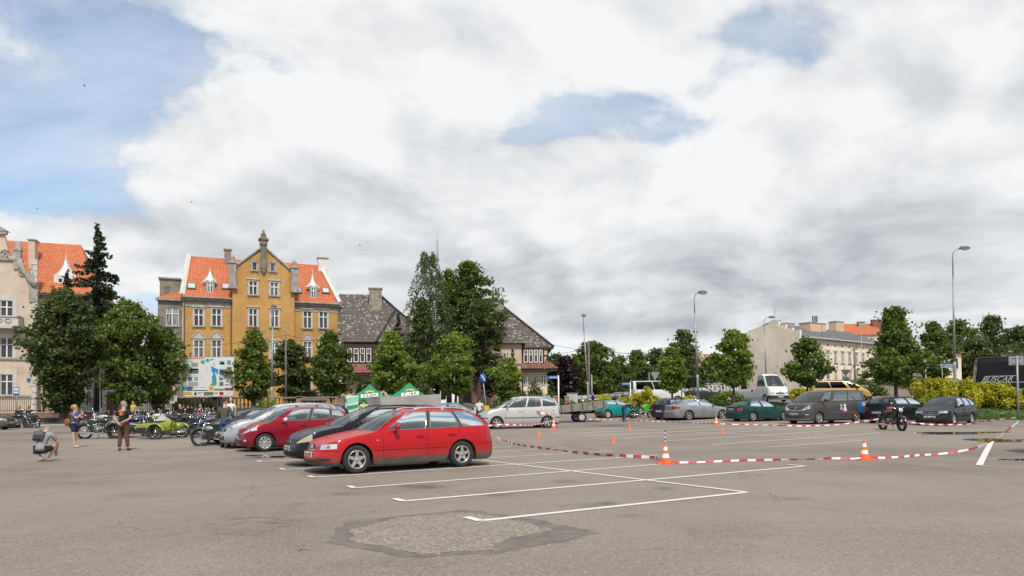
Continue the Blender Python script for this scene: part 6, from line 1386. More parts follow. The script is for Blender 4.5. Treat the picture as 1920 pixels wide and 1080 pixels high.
WHITEP = paint('white_vehicle_paint', (.66, .66, .64), 0, .35, .3); GOLD = paint('gold_paint', (.50, .34, .10), .3, .35, .2)
c = vanlike('parked_van', 'gold passenger van on the upper road behind the grey van', 'van', GOLD, D(1576, 60), R(-14), sideg=DGLASS); c.lights(.50, .92, .80, .92, .84, 1.02)
c = vanlike('flatbed_truck', 'white crew truck with open flatbed and high roof, on the upper road', 'truck', WHITEP, D(1430, 64), R(-78), L=6.2, W=2.0, H=2.62, ws=(.75, 1.45), tail=(2.35, 2.42), wb=3.9, wins=[(.12, .90, .10, .88)], low=[(0, .95), (.1, 1.05), (.4, 1.26), (.8, 1.40), (1.2, 1.42), (2.4, 1.42), (2.5, 1.25), (6.2, 1.25)], nose=1.35)
ring_emblem(c.S(0, .86, .03), .10, CHROME, c.root, t=.014); q = MB()
for a in (90, 210, 330): q.tube([c.S(0, .86, .03), c.S(0, .86, .03)+Vector((0, .1*math.cos(R(a)), .1*math.sin(R(a))))], .012, 5)
q.build('emblem_star', CHROME, c.root); q = MB()
for k in range(9): q.box((c.x0-.42, -.42+k*.105, 1.26), (.10, .075, .012), rot=Matrix.Rotation(R(30), 3, 'Y'))
q.build('bonnet_lettering', INK, c.root); q = MB(); q.box((c.x0-1.2, .1, 1.55), (.02, .5, .1)); q.build('windscreen_card', WHP, c.root); c.patch('bed_number_plate', BLACKPL, c.qx(2.9), c.qx(3.2), .98, 1.18, .006)
c = vanlike('minibus', 'white minibus with long dark side window behind the golden shrub', 'minibus', WHITEP, D(1236, 66)+Vector((0, 0, .15)), R(6), L=5.3, H=2.2, wins=[(.06, .22, .03, .17), (.27, .52, .23, .50), (.54, .93, .52, .93)])
c = vanlike('parked_van', 'dark blue van cut off by the right edge, with the tape tied to it', 'van', paint('dark_blue_paint', (.010, .022, .085), .1, .35, .2), (13.42+3.3, 18.6, 0), R(178), H=2.15); 
cols = [('white', WHITEP), ('silver', SILB), ('black', BLACK2), ('grey', DGREY), ('light grey', GREYM)]
for i, (px, Y, ci, kd, hd, where) in enumerate([(1072, 78, 0, 'hatch', 20, 'farthest left of the distant car park, beside the grey cabinet'), (1092, 80, 0, 'wagon', 15, 'second from the left in the distant car park'), (1119, 80, 0, 'hatch', -10, 'behind the small golden shrub in the distant car park'), (1148, 74, 2, 'sedan', 160, 'with red tail lamps before the pale ones of the distant car park'), (1146, 86, 1, 'wagon', 20, 'in the back row of the distant car park'),
        (1168, 84, 4, 'sedan', 15, 'behind the blue street name sign post'), (1176, 76, 3, 'hatch', 170, 'left of the white minibus in the distant car park'), (1284, 80, 0, 'hatch', -30, 'right of the white minibus, behind the street lamp'), (1303, 84, 4, 'wagon', -30, 'far behind the tall street lamp post'), (1318, 74, 3, 'sedan', 10, 'under the left end of the festival billboard')]):
    c = sedan(f'{cols[ci][0]} car {where}', cols[ci][1], L=4.3, H=1.46, kind=kd, full=False, group='cars of the distant car park', mir=False, style='cap', wheelm=STEELCAP); c.root.location = D(px, Y); c.root.rotation_euler.z = R(hd)
# coach
t = thing('coach', 'black coach with roof air conditioner and silver lettering behind the golden hedge', 'coach', D(1822, 58), R(-28)); BUSP = paint('coach_black', (.004, .004, .006), .0, .25, .0); BG = mat('coach_window_glass', (.003, .003, .005), .06, spec=.25)
b = MB(); prof = [(-1.27, .35), (1.27, .35), (1.27, 3.3), (1.12, 3.62), (.8, 3.72), (-.8, 3.72), (-1.12, 3.62), (-1.27, 3.3)]; rows = []
for x, s_, zo in ((0, .94, 0), (.10, 1, 0), (12, 1, 0), (12.1, .95, 0)): rows.append([(x+(.40*smooth((z-1.2)/2.4) if x < 1 else 0), y*s_, z) for y, z in prof+prof[:1]])
b.grid(rows, False); b.add([(p[0], p[1], p[2]) for p in rows[0][:8]], [tuple(range(7, -1, -1))]); b.add([(p[0], p[1], p[2]) for p in rows[-1][:8]], [tuple(range(8))]); b.build('body', BUSP, t)
for i in range(7):
    for sd_ in (-1, 1): q = MB(); x0 = .62+i*1.6+(0 if i else .0); q.box2((x0, sd_*1.272-.004, 1.75), (x0+1.56, sd_*1.272+.004, 3.22)); q.build('window', BG, t)
for zz in (1.05, 1.62): q = MB(); q.box2((.2, -1.285, zz), (12, -1.272, zz+.03)); q.build('silver_line', CHROME, t)
q = MB(); q.prism([(2.1, 3.70), (5.8, 3.70), (5.65, 3.95), (2.3, 3.95)], -.75, .75, 'y'); q.build('air_conditioner', M('ac_grey', (.12, .12, .12), .5), t); q = MB()
for i in range(3): q.box2((2.4+i*1.05, -.77, 3.74), (3.3+i*1.05, -.752, 3.90))
q.build('ac_grille', BLACKPL, t); q = MB(); q.box2((.45, -1.0, 3.70), (11.5, 1.0, 3.76)); q.build('roof_strip', M('grey_plastic'), t)
for x in (2.6, 9.2): q = MB(); q.lathe([(0, -.14), (.42, -.15), (.5, -.12), (.5, .12), (.42, .15), (0, .14)], c=(x, -1.12, .5), axis='y', n=20); o = q.build('wheel', TYRE, t)
FONT_CACHE = {}
def text_mesh(txt, size, m, name, parent, loc, rot=(PI/2, 0, 0), shear=0.0, depth=.004, bold=0.0, align='CENTER', xs=1.0):
    cu = bpy.data.curves.new(name, 'FONT'); cu.body = txt; cu.size = size; cu.shear = shear; cu.extrude = depth; cu.offset = bold; cu.align_x = align; cu.align_y = 'CENTER'
    tmp = bpy.data.objects.new(name, cu); COL.objects.link(tmp); dg = bpy.context.evaluated_depsgraph_get(); me = bpy.data.meshes.new_from_object(tmp.evaluated_get(dg)); bpy.data.objects.remove(tmp); bpy.data.curves.remove(cu)
    me.materials.clear(); me.materials.append(m); o = link(name, me, parent, loc); o.rotation_euler = rot; o.scale = (xs, 1, 1); return o
SILVERP = M('silver_lettering', (.42, .43, .45), .4, .2)
text_mesh('BUSCAR', .62, SILVERP, 'lettering', t, (1.6, -1.285, 1.90), shear=.5, xs=.9); q = MB(); q.box2((.9, -1.286, 2.14), (2.9, -1.278, 2.18)); q.build('lettering_line', SILVERP, t)

# ------------------------------------------------------------------ trailer ramp
t = thing('flatbed_trailer', 'long grey plank-sided trailer tipped on its drawbar behind the silver minivan', 'trailer', D(1070, 47.5), R(8)); TW = M('trailer_grey', (.20, .185, .16), .8, var=.25, vs=3); tl = R(-6); RT = Matrix.Rotation(tl, 3, 'Y')
q = MB(); q.box((0, 0, .78), (4.8, 1.9, .08), rot=RT); q.build('deck', TW, t)
for sd_ in (-1, 1):
    for k in range(2): q = MB(); q.box(RT @ Vector((0, sd_*.95, .92+k*.2))+Vector((0, 0, 0)), (4.8, .03, .18), rot=RT); q.build('side_board', TW, t)
    for k in range(7): q = MB(); q.box(RT @ Vector((-2.25+k*.74, sd_*.98, .98)), (.06, .04, .5), rot=RT); q.build('stake', M('dark_steel', (.08, .075, .07), .6, .4), t)
for x in (.55, -2.0*.0-1.6):
    for sd_ in (-1, 1): q = MB(); r = .33 if x > 0 else .2; q.lathe([(0, -.08), (r*.6, -.09), (r-.03, -.09), (r, -.05), (r, .05), (r-.03, .09), (r*.6, .09), (0, .08)], c=(x, sd_*.85, r), axis='y', n=18); o = q.build('wheel', TYRE, t); q = MB(); q.lathe([(0, -.095), (r*.35, -.10), (r*.6, -.092)], c=(x, sd_*.85, r), axis='y', n=16); q.build('rim', STEELCAP, o)
q = MB(); q.tube([(-1.6, -.3, .45), (-2.9, 0, .25), (-3.4, 0, .35)], .05, 6); q.tube([(-1.6, .3, .45), (-2.9, 0, .25)], .05, 6); q.build('drawbar', M('dark_steel'), t); q = MB(); q.box((.5, 0, .36), (.08, 1.6, .08)); q.tube([(.5, -.6, .4), (-.2, -.6, .6)], .04, 5); q.build('axle', M('dark_steel'), t)

# ------------------------------------------------------------------ street furniture
STEEL = M('galvanised_steel', (.30, .31, .31), .5, .35, var=.15, vs=2); HEADM = M('lamp_head_grey', (.14, .14, .14), .5, .2); DIFF = M('lamp_diffuser', (.60, .60, .56), .3)
def street_lamp(label, pxb, Y, pxt, pyt, dirx=1.0, arm=1.0, big=1.0):
    b0 = D(pxb, Y); tp = at(pxt, pyt, Y)-b0; t = thing('street_lamp', label, 'street lamp', b0, 0, 'tall curved street lamps'); h = tp.z; lx = tp.x
    q = MB(); q.tube([(0, 0, -.1), (0, 0, .1), (lx*.1, 0, h*.25), (lx*.12, 0, h*.28)], [.13, .12, .11, .11], 10); q.tube([(lx*.12, 0, h*.27), (lx*.8, 0, h*.82)], [.09, .06], 10); q.build('pole', STEEL, t)
    pts = [(lx*.8, 0, h*.82)]; 
    for k in range(9): a = PI*.5*k/8; pts.append((lx+dirx*arm*.55*(1-math.cos(a))-lx*.1*(1-k/8), 0, h-.65+.62*math.sin(a)))
    pts.append((lx+dirx*arm*.85, 0, h+.0)); q = MB(); q.tube(pts, .045, 8); q.build('arm', STEEL, t)
    x = lx+dirx*arm*1.15; q = MB(); q.box((x, 0, h+.01), (.75*big, .28, .13)); q.prism([(x-.36*big, h+.07), (x+.36*big, h+.07), (x+.22*big, h+.16), (x-.28*big, h+.16)], -.1, .1, 'y'); o = q.build('lamp_head', HEADM, t); q = MB(); q.ball((x+.06*big, 0, h-.06), (.28*big, .13, .11)); q.build('diffuser', DIFF, o)
street_lamp('tall street lamp rising behind the golden hedge at the right', 1791.5, 54, 1786, 466, .82); street_lamp('tall street lamp behind the silver grey saloon', 1309, 58, 1301, 549, .62); street_lamp('leaning street lamp behind the teal hatchback', 1103, 75, 1093, 592, .12, .6, .7); street_lamp('street lamp against the blank gable wall', 1438, 86, 1432, 595, .85); street_lamp('slim street lamp in front of the ochre house', 509.5, 58, 511.5, 575, .12, .5, .6)
def pole(label, px, Y, py, r=.12, m=None, name='utility_pole', cat='pole', hw=True):
    b0 = D(px, Y); h = at(px, py, Y).z-b0.z; t = thing(name, label, cat, b0); q = MB(); q.tube([(0, 0, -.2), (0, 0, h)], [r, r*.75], 8); q.build('shaft', m or M('weathered_pole', (.16, .135, .11), .9, var=.3, vs=3), t)
    if hw: q = MB(); q.box((0, 0, h-.35), (.9, .08, .08)); q.build('crossarm', M('dark_steel'), t)
    return t, h
pole('slim grey wooden pole in front of the right part of the ochre house', 536, 62, 622, .1, hw=False); pole('tall wooden utility pole beside the leaning street lamp', 1105, 80, 640, .14); pole('short pole just right of the leaning street lamp', 1110, 72, 702, .08, STEEL, hw=False); pole('dark utility pole in front of the long cream house', 1604, 92, 651, .16); pole('short pole behind the white minibus', 1184, 76, 713, .07, STEEL, hw=False); pole('thin dark pole left of the silver grey saloon roof', 1278.5, 57, 716, .05, M('dark_steel'), hw=False); pole('thin green grey post near the right-hand maple', 1737, 60, 684, .06, STEEL, hw=False); pole('dark lamp column in front of the long cream house', 1618, 90, 622, .06, STEEL, 'lamp_column', 'pole', hw=False); pole('iron lamp column before the big maples', 190, 56, 700, .06, M('rust_brown', (.10, .05, .035), .8), hw=False)
def wire(a, b, sag, label, r=.018):
    q = MB(); a, b = Vector(a), Vector(b); q.tube([a.lerp(b, k/14)-Vector((0, 0, sag*4*(k/14)*(1-k/14))) for k in range(15)], r, 4); tag(q.build('overhead_wire', M('wire_black', (.03, .03, .03), .7)), label, 'wire')
p1 = at(536, 628, 62); p2 = at(1105, 645, 80)
wire(at(-40, 640, 66), at(330, 644, 66), .6, 'overhead wire crossing the beige townhouse'); wire(at(345, 647, 66), at(536, 628, 62), .3, 'overhead wire from the ochre house to the slim pole'); wire(at(536, 628, 62), at(660, 634, 70), .3, 'overhead wire from the slim pole to the brown villa')
wire(at(1030, 662, 72), at(1105, 645, 80), .4, 'upper overhead wire from the pinkish villa to the utility pole'); wire(at(1030, 668, 72), at(1105, 652, 80), .4, 'lower overhead wire from the pinkish villa to the utility pole'); wire(at(1105, 646, 80), at(1210, 660, 110), .6, 'overhead wire running from the utility pole over the wood', .022); wire(at(1560, 660, 95), at(1604, 655, 92), .3, 'overhead wire crossing the long cream house'); wire(at(1030, 645, 72), at(1240, 655, 110), .8, 'uppermost overhead wire above the wood')
SBLUE = M('sign_blue', (.012, .09, .30), .4); SWHITE = M('sign_white', (.70, .70, .68), .45); SRED = M('sign_red', (.50, .015, .02), .45); SBACK = M('sign_back_grey', (.26, .27, .27), .5, .4)
def sign(label, px, Y, pyt, pybase=None, name='road_sign', lean=0, r=.03, m=None, group=None):
    b0 = D(px, Y); h = at(px, pyt, Y).z-b0.z; t = thing(name, label, 'sign', b0, 0, group); q = MB(); q.tube([(0, 0, -.1), (lean, 0, h)], r, 8); q.build('post', m or STEEL, t); return t, h
def disc(t, z, r, m, name='sign_face', ring=None, x=0):
    q = MB(); q.lathe([(0, -.03), (r, -.03), (r, -.01), (0, -.01)], c=(x, 0, z), axis='y', n=24); o = q.build(name, ring or m, t)
    if ring: q = MB(); q.lathe([(0, -.036), (r*.78, -.036)], c=(x, 0, z), axis='y', n=24); q.build('sign_disc', m, o)
t, h = sign('blue and white bus stop sign with a bus symbol before the beige townhouse', 31, 56, 727); q = MB(); q.box((0, -.04, h-.30), (.50, .02, .66)); q.build('sign_face', SBLUE, t); q = MB(); q.box((0, -.053, h-.25), (.40, .006, .42)); q.build('sign_field', SWHITE, t)
q = MB(); q.box((0, -.06, h-.24), (.32, .006, .11)); q.box((-.1, -.06, h-.305), (.05, .006, .04)); q.box((.1, -.06, h-.305), (.05, .006, .04)); o = q.build('bus_symbol', INK, t); q = MB()
for k in range(4): q.box((-.115+k*.077, -.065, h-.225), (.05, .004, .045))
q.build('symbol_window', SWHITE, o)
t, h = sign('round red ringed no traffic sign with white plates beneath it', 322, 57, 722); disc(t, h-.32, .36, SWHITE, ring=SRED); q = MB(); q.box((0, -.03, h-.88), (.62, .02, .26)); q.box((.28, -.01, h-1.12), (.34, .02, .5)); q.box((.06, -.03, h-1.42), (.42, .02, .2)); q.build('sign_plate', M('pale_sign_plate', (.45, .47, .44), .6), t)
t, h = sign('leaning blue keep-left sign on a yellow bollard behind the silver minivan', 914, 50, 700, lean=-.35, r=.035); q = MB(); q.M = Matrix.Translation((-.30, -.06, h-.35)) @ Matrix.Rotation(R(52), 4, 'Z'); q.lathe([(0, -.02), (.36, -.02), (.36, .01), (0, .01)], axis='y', n=24); q.build('sign_face', SBLUE, t); q = MB(); q.M = Matrix.Translation((-.30, -.06, h-.35)) @ Matrix.Rotation(R(52), 4, 'Z'); q.box((0, -.03, 0), (.5, .01, .12), rot=Matrix.Rotation(R(52), 3, 'Y')); q.build('arrow', SWHITE, t); q = MB(); q.prism([(-.20, 0), (.20, 0), (.12, 1.15), (-.24, 1.15)], -.12, .12, 'y'); q.build('yellow_bollard', M('yellow_plastic', (.70, .42, .02), .5), t)
for lb_, px, Y, py, n_ in (('blue street name sign on a white post right of the silver minivan', 1047.5, 46, 704, 'a'), ('blue street name sign on a white post left of the white minibus', 1182.5, 60, 717, 'b')):
    t, h = sign(lb_, px, Y, py, m=SWHITE, r=.045, group='street name signs'); L_ = .65 if n_ == 'a' else .75; q = MB(); q.box((-L_/2, 0, h-.12), (L_, .03, .20)); o = q.build('name_blade', M('name_blade_blue', (.03, .16, .40), .45), t); q = MB()
    for k in range(9): q.box((-L_*.12-k*L_*.09, -.018, h-.12), (L_*.055, .004, .05))
    q.build('name_lettering', SWHITE, o)
t, h = sign('back of an upside-down triangular give way sign over a round one behind the minibus', 1229, 72, 698); q = MB(); q.prism([(-.5, h), (.5, h), (0, h-.86)], -.04, -.02, 'y'); q.build('triangle_back', SBACK, t); disc(t, h-1.35, .42, SBACK, 'disc_back'); q = MB(); q.box((-.62, 0, h-.9), (.12, .04, 1.7)); q.build('bracket', SBACK, t)
t, h = sign('dark back of a give way sign before the long cream house', 1587, 84, 693); q = MB(); q.prism([(-.55, h), (.55, h), (0, h-.9)], -.04, -.02, 'y'); q.build('triangle_back', M('dark_sign_back', (.07, .075, .08), .6), t); disc(t, h-1.2, .40, M('dark_sign_back'), 'disc_back')
t, h = sign('tall grey post with two sign backs beside the coach at the right edge', 1909, 38, 667, r=.05); q = MB(); q.box((-.24, .03, h-.27), (.40, .02, .50)); q.box((.22, .03, h-.27), (.34, .02, .50)); q.build('sign_back', SBACK, t); q = MB(); q.box((0, 0, h-.10), (.5, .05, .04)); q.box((0, 0, h-.42), (.5, .05, .04)); q.build('bracket', STEEL, t)
t, h = sign('low bluish direction board under the right-hand maples', 1768, 62, 682); q = MB(); q.box((.45, 0, h-.2), (1.3, .04, .36)); q.build('board', M('pale_blue_board', (.22, .29, .34), .6), t)
t, h = sign('small square sign plates between the slim maple and the porch', 989, 52, 706); q = MB(); q.box((-.16, 0, h-.2), (.3, .03, .3)); q.box((.18, 0, h-.2), (.3, .03, .3)); q.build('sign_plate', M('dark_sign_back'), t)
t = thing('utility_cabinet', 'pale grey utility cabinet behind the trailer ramp', 'cabinet', D(1073, 63)); q = MB(); q.box((0, 0, .95), (.95, .5, 1.5)); o = q.build('housing', M('cabinet_grey', (.42, .42, .39), .7), t); q = MB(); q.box((0, 0, 1.73), (1.05, .6, .06)); q.build('lid', SBACK, o); q = MB(); q.box((0, -.26, .95), (.01, .02, 1.3)); q.build('door_seam', INK, o)
for lb_, px in (('orange brick gate pillar left of the cabinet, nearer the villa', 1042), ('orange brick gate pillar next to the grey cabinet', 1063)): t = thing('gate_pillar', lb_, 'pillar', D(px, 62), 0, 'brick gate pillars'); q = MB(); q.box((0, 0, .6), (.42, .42, 1.7)); q.build('shaft', M('orange_brick', (.34, .15, .08), .9, var=.25, vs=8, bump=.3), t); q = MB(); q.box((0, 0, 1.48), (.52, .52, .08)); q.build('cap', KERB, t)
# fence before the townhouses
PINKB = M('pink_sandstone', (.27, .12, .09), .9, var=.25, vs=4, bump=.2); IRON = M('iron_rust_black', (.035, .025, .02), .8)
for i, (p0, p1, lb_) in enumerate([(-40, 62, 'iron railing on a sandstone plinth before the beige townhouse'), (64, 198, 'iron railing on a sandstone plinth behind the big dark maple'), (222, 332, 'iron railing on a sandstone plinth behind the lime sidecar')]):
    a, b_ = D(p0, 58.5), D(p1, 58.5); t = thing('iron_fence', lb_, 'fence', a, 0, 'iron railings'); L = b_.x-a.x; q = MB(); q.box2((0, -.15, -.2), (L, .15, .62)); q.build('plinth', PINKB, t); q = MB(); q.box2((0, -.2, .62), (L, .2, .70)); q.build('coping', M('pale_coping', (.36, .32, .27), .9, var=.2), t)
    q = MB(); n = int(L/.16)
    for k in range(n): q.box((.08+k*.16, 0, 1.3), (.025, .025, 1.25)); q.lathe([(.03, 1.92), (.0, 2.02)], c=(.08+k*.16, 0, 0), n=4)
    q.build('picket', IRON, t, kind='stuff')
    for z in (.85, 1.8): q = MB(); q.box2((0, -.015, z), (L, .015, z+.04)); q.build('rail', IRON, t)
t = thing('gate_pillar', 'tall pink sandstone gate pillar behind the man in the black printed T-shirt', 'pillar', D(210.5, 57.5)); q = MB(); q.box((0, 0, .9), (.62, .62, 2.2)); q.build('shaft', PINKB, t); q = MB(); q.box((0, 0, 2.05), (.8, .8, .16)); q.box((0, 0, .35), (.8, .8, .7)); q.build('cap', PINKB, t)
t = thing('balustrade_wall', 'stone terrace wall with balusters under the map board', 'wall', D(330, 60)); L = D(640, 60).x-D(330, 60).x; STW = M('terrace_stone', (.21, .165, .125), .9, var=.3, vs=2, bump=.3); q = MB(); q.box2((0, -.2, -.3), (L, .2, .75)); q.build('base_wall', STW, t); q = MB(); q.box2((0, -.25, .75), (L, .25, .86)); q.box2((0, -.25, 1.62), (L, .25, 1.74)); q.build('coping', STW, t)
bl = MB(); bl.lathe([(.06, 0), (.11, .25), (.05, .5), (.06, .76)], n=8); me = bl.mesh('baluster', STW)
for k in range(int(L/.34)): link('baluster', me, t, (.17+k*.34, 0, .86))
for k in range(5): q = MB(); q.box((k*L/4.0, 0, 1.0), (.5, .5, 1.6)); q.build('pier', STW, t)
t = thing('sitting_wall', 'low pale-topped sitting wall behind the parked sidecars', 'wall', D(40, 54)); L = D(640, 54).x-D(40, 54).x; q = MB(); q.box2((0, 0, -.3), (L, .45, .42)); q.build('wall', M('dark_low_wall', (.10, .075, .055), .9, var=.3, vs=2), t); q = MB(); q.box2((0, -.05, .42), (L, .5, .50)); q.build('coping', M('pale_coping'), t)
q = MB(); a = G(20, 803); b_ = G(75, 801)
t = thing('stone_trough', 'rusty brick trough with a pale end stone beneath the dark sidecars at the left', 'planter', D(24, 47.5)); q.box((0, 0, .2), (1.6, .8, .5)); q.build('body', M('rust_brown'), t); q = MB(); q.box((.95, 0, .22), (.3, .82, .54)); q.build('end_stone', M('pale_coping'), t)

# map board
t = thing('map_board', 'large white map board with blue lakes, photos and adverts on steel posts', 'billboard', D(341, 58)); F0 = D(341, 58); BW = D(438.5, 58).x-F0.x; z1 = at(390, 669.5, 58).z-F0.z; z0 = at(390, 743, 58).z-F0.z; BH = z1-z0
q = MB(); q.box2((0, 0, z0), (BW, .06, z1)); o = q.build('panel', M('board_white', (.60, .60, .585), .5), t)
for x in (.25, .32, .68, .74): q = MB(); q.box((BW*x, .12, z0/2+.2), (.08, .08, z0+.6)); q.build('post', M('dark_steel'), t)
q = MB(); q.box2((-.03, -.01, z0-.05), (BW+.03, .08, z0)); q.box2((-.03, -.01, z1), (BW+.03, .08, z1+.03)); q.build('frame', STEEL, t)
PR = {}
def prm(c):
    k = tuple(c)
    if k not in PR: PR[k] = mat('print_ink', c, .55, var=.35, vs=14)
    return PR[k]
def patchp(x0, y0, x1, y1, c, off=.004, nm='advert_print'): q = MB(); q.quad((x0*BW, -off, z1-y1*BH), (x1*BW, -off, z1-y1*BH), (x1*BW, -off, z1-y0*BH), (x0*BW, -off, z1-y0*BH)); q.build(nm, prm(c), o)
def polyp(pts, c, off=.005, nm='map_lake'): q = MB(); q.add([(x*BW, -off, z1-y*BH) for x, y in pts], [tuple(range(len(pts)-1, -1, -1))]); q.build(nm, prm(c), o)
gm, bl_, gy, dk = (.05, .32, .14), (.01, .20, .52), (.30, .31, .34), (.06, .07, .07)
for (x0, y0, x1, y1, c) in [(.04, .17, .14, .31, dk), (.18, .14, .31, .25, (.25, .27, .27)), (.15, .29, .32, .42, (.10, .13, .13)), (.16, .29, .31, .33, (.2, .45, .6)), (.08, .08, .19, .13, (.25, .55, .35)), (.18, .45, .28, .49, (.35, .6, .42)), (.02, .50, .10, .61, (.20, .30, .03)), (.12, .51, .20, .61, (.14, .15, .28)), (.24, .50, .31, .60, (.2, .28, .42)), (.12, .63, .31, .74, gy), (.02, .65, .10, .70, (.7, .6, .4)),
        (.01, .75, .10, .85, (.02, .38, .58)), (.10, .75, .21, .86, (.07, .11, .17)), (.01, .88, .21, .98, (.75, .50, .16)), (.22, .75, .51, .86, (.62, .60, .60)), (.22, .84, .50, .86, (.45, .06, .08)), (.52, .75, .61, .86, (.75, .28, .02)), (.62, .81, .81, .86, (.10, .22, .08)), (.82, .79, .99, .86, (.20, .04, .06)), (.42, .89, .61, .98, (.08, .17, .06)), (.22, .88, .41, .98, (.62, .62, .64)), (.24, .90, .28, .97, dk), (.72, .89, .80, .98, (.38, .012, .05)), (.63, .91, .69, .94, (.2, .02, .02)), (.82, .88, .99, .98, (.5, .58, .48)),
        (.72, .31, .82, .45, (.07, .20, .34)), (.73, .36, .81, .40, (.5, .55, .55)), (.72, .10, .82, .20, (.18, .25, .36)), (.87, .09, .94, .20, (.12, .2, .32)), (.74, .14, .82, .19, dk), (.86, .26, .96, .34, (.12, .18, .15)), (.76, .23, .84, .26, (.3, .62, .35)), (.72, .53, .79, .60, (.12, .14, .13)), (.72, .64, .80, .74, (.10, .11, .10)), (.92, .40, .99, .62, (.18, .15, .11)), (.92, .64, .99, .74, (.2, .2, .22)), (.84, .53, .90, .55, (.15, .25, .22)), (.83, .70, .90, .73, (.1, .1, .12))]: patchp(x0, y0, x1, y1, c)
polyp([(.56, .23), (.60, .25), (.66, .30), (.70, .31), (.69, .44), (.67, .46), (.66, .40), (.64, .37), (.64, .43), (.66, .52), (.67, .66), (.66, .73), (.54, .73), (.58, .66), (.58, .56), (.57, .50), (.60, .48), (.60, .42), (.57, .36)], bl_); polyp([(.59, .55), (.64, .55), (.645, .68), (.66, .73), (.54, .73), (.585, .66)], gm, .006); polyp([(.46, .05), (.52, .04), (.52, .14), (.49, .13), (.455, .10)], bl_); polyp([(.36, .09), (.44, .08), (.44, .15), (.43, .20), (.40, .165), (.365, .16)], gm); polyp([(.53, .06), (.61, .04), (.61, .07), (.53, .10)], gm); polyp([(.60, .16), (.62, .15), (.64, .24), (.615, .20)], gm)
polyp([(.475, .28), (.49, .24), (.49, .28), (.478, .30)], (.10, .30, .22)); polyp([(.49, .38), (.50, .33), (.505, .37), (.495, .40)], (.10, .28, .24)); polyp([(.35, .51), (.37, .53), (.355, .55)], (.1, .3, .3))
q = MB(); random.seed(5); x = .08
while x < .43: w_ = random.uniform(.010, .022); q.box(((x+w_/2)*BW, -.005, z1-.032*BH), (w_*BW, .004, random.uniform(.028, .042)*BH)); x += w_+.008
q.build('title_lettering', prm((.55, .06, .05)), o)
for x0, x1, y, c in ((.06, .19, .90, (.45, .03, .02)), (.05, .2, .935, (.3, .1, .05)), (.30, .40, .90, dk), (.30, .38, .93, gy), (.53, .60, .78, (.3, .08, .02)), (.22, .31, .765, gy), (.35, .45, .765, gy), (.84, .9, .5, gy), (.84, .9, .62, gy)): patchp(x0, y, x1, y+.016, c, .007, 'advert_lettering')
# festival billboard
t = thing('festival_billboard', 'dark collage billboard reading FESTIWAL in white letters below the red roof', 'billboard', D(1322, 92)); F0 = D(1322, 92); BW = D(1386, 92).x-F0.x; z1 = at(1350, 718, 92).z-F0.z; z0 = at(1350, 745, 92).z-F0.z; q = MB(); q.box2((0, 0, z0), (BW, .1, z1)); CB = mat('collage_print', (.1, .1, .1), .5); nt = CB.node_tree; b_ = nt.nodes['Principled BSDF']; oc = nt.nodes.new('ShaderNodeTexCoord').outputs['Object']; v = nt.nodes.new('ShaderNodeTexVoronoi'); v.inputs['Scale'].default_value = 5; nt.links.new(oc, v.inputs['Vector']); cc = sep(nt, v.outputs['Color'])
c_ = mixc(nt, cc[0].gt(.62), (.035, .03, .045), (.35, .33, .34)); c_ = mixc(nt, cc[1].gt(.86), c_, (.40, .16, .05)); nt.links.new(c_, b_.inputs['Base Color']); q.build('panel', CB, t); text_mesh('FESTIWAL', 1.15, SWHITE, 'lettering', t, (BW*.60, -.02, z1-(z1-z0)*.40), bold=.0, xs=.92)
for x in (.1, .5, .9): q = MB(); q.box((BW*x, .1, z0/2), (.1, .1, z0+.4)); q.build('post', M('dark_steel'), t)
t = thing('small_poster', 'dark square poster on the blank gable wall beside the white truck', 'poster', at(1458, 724, 114)); q = MB(); q.box((0, 0, 0), (1.0, .06, 1.9)); q.build('poster_board', CB, t)
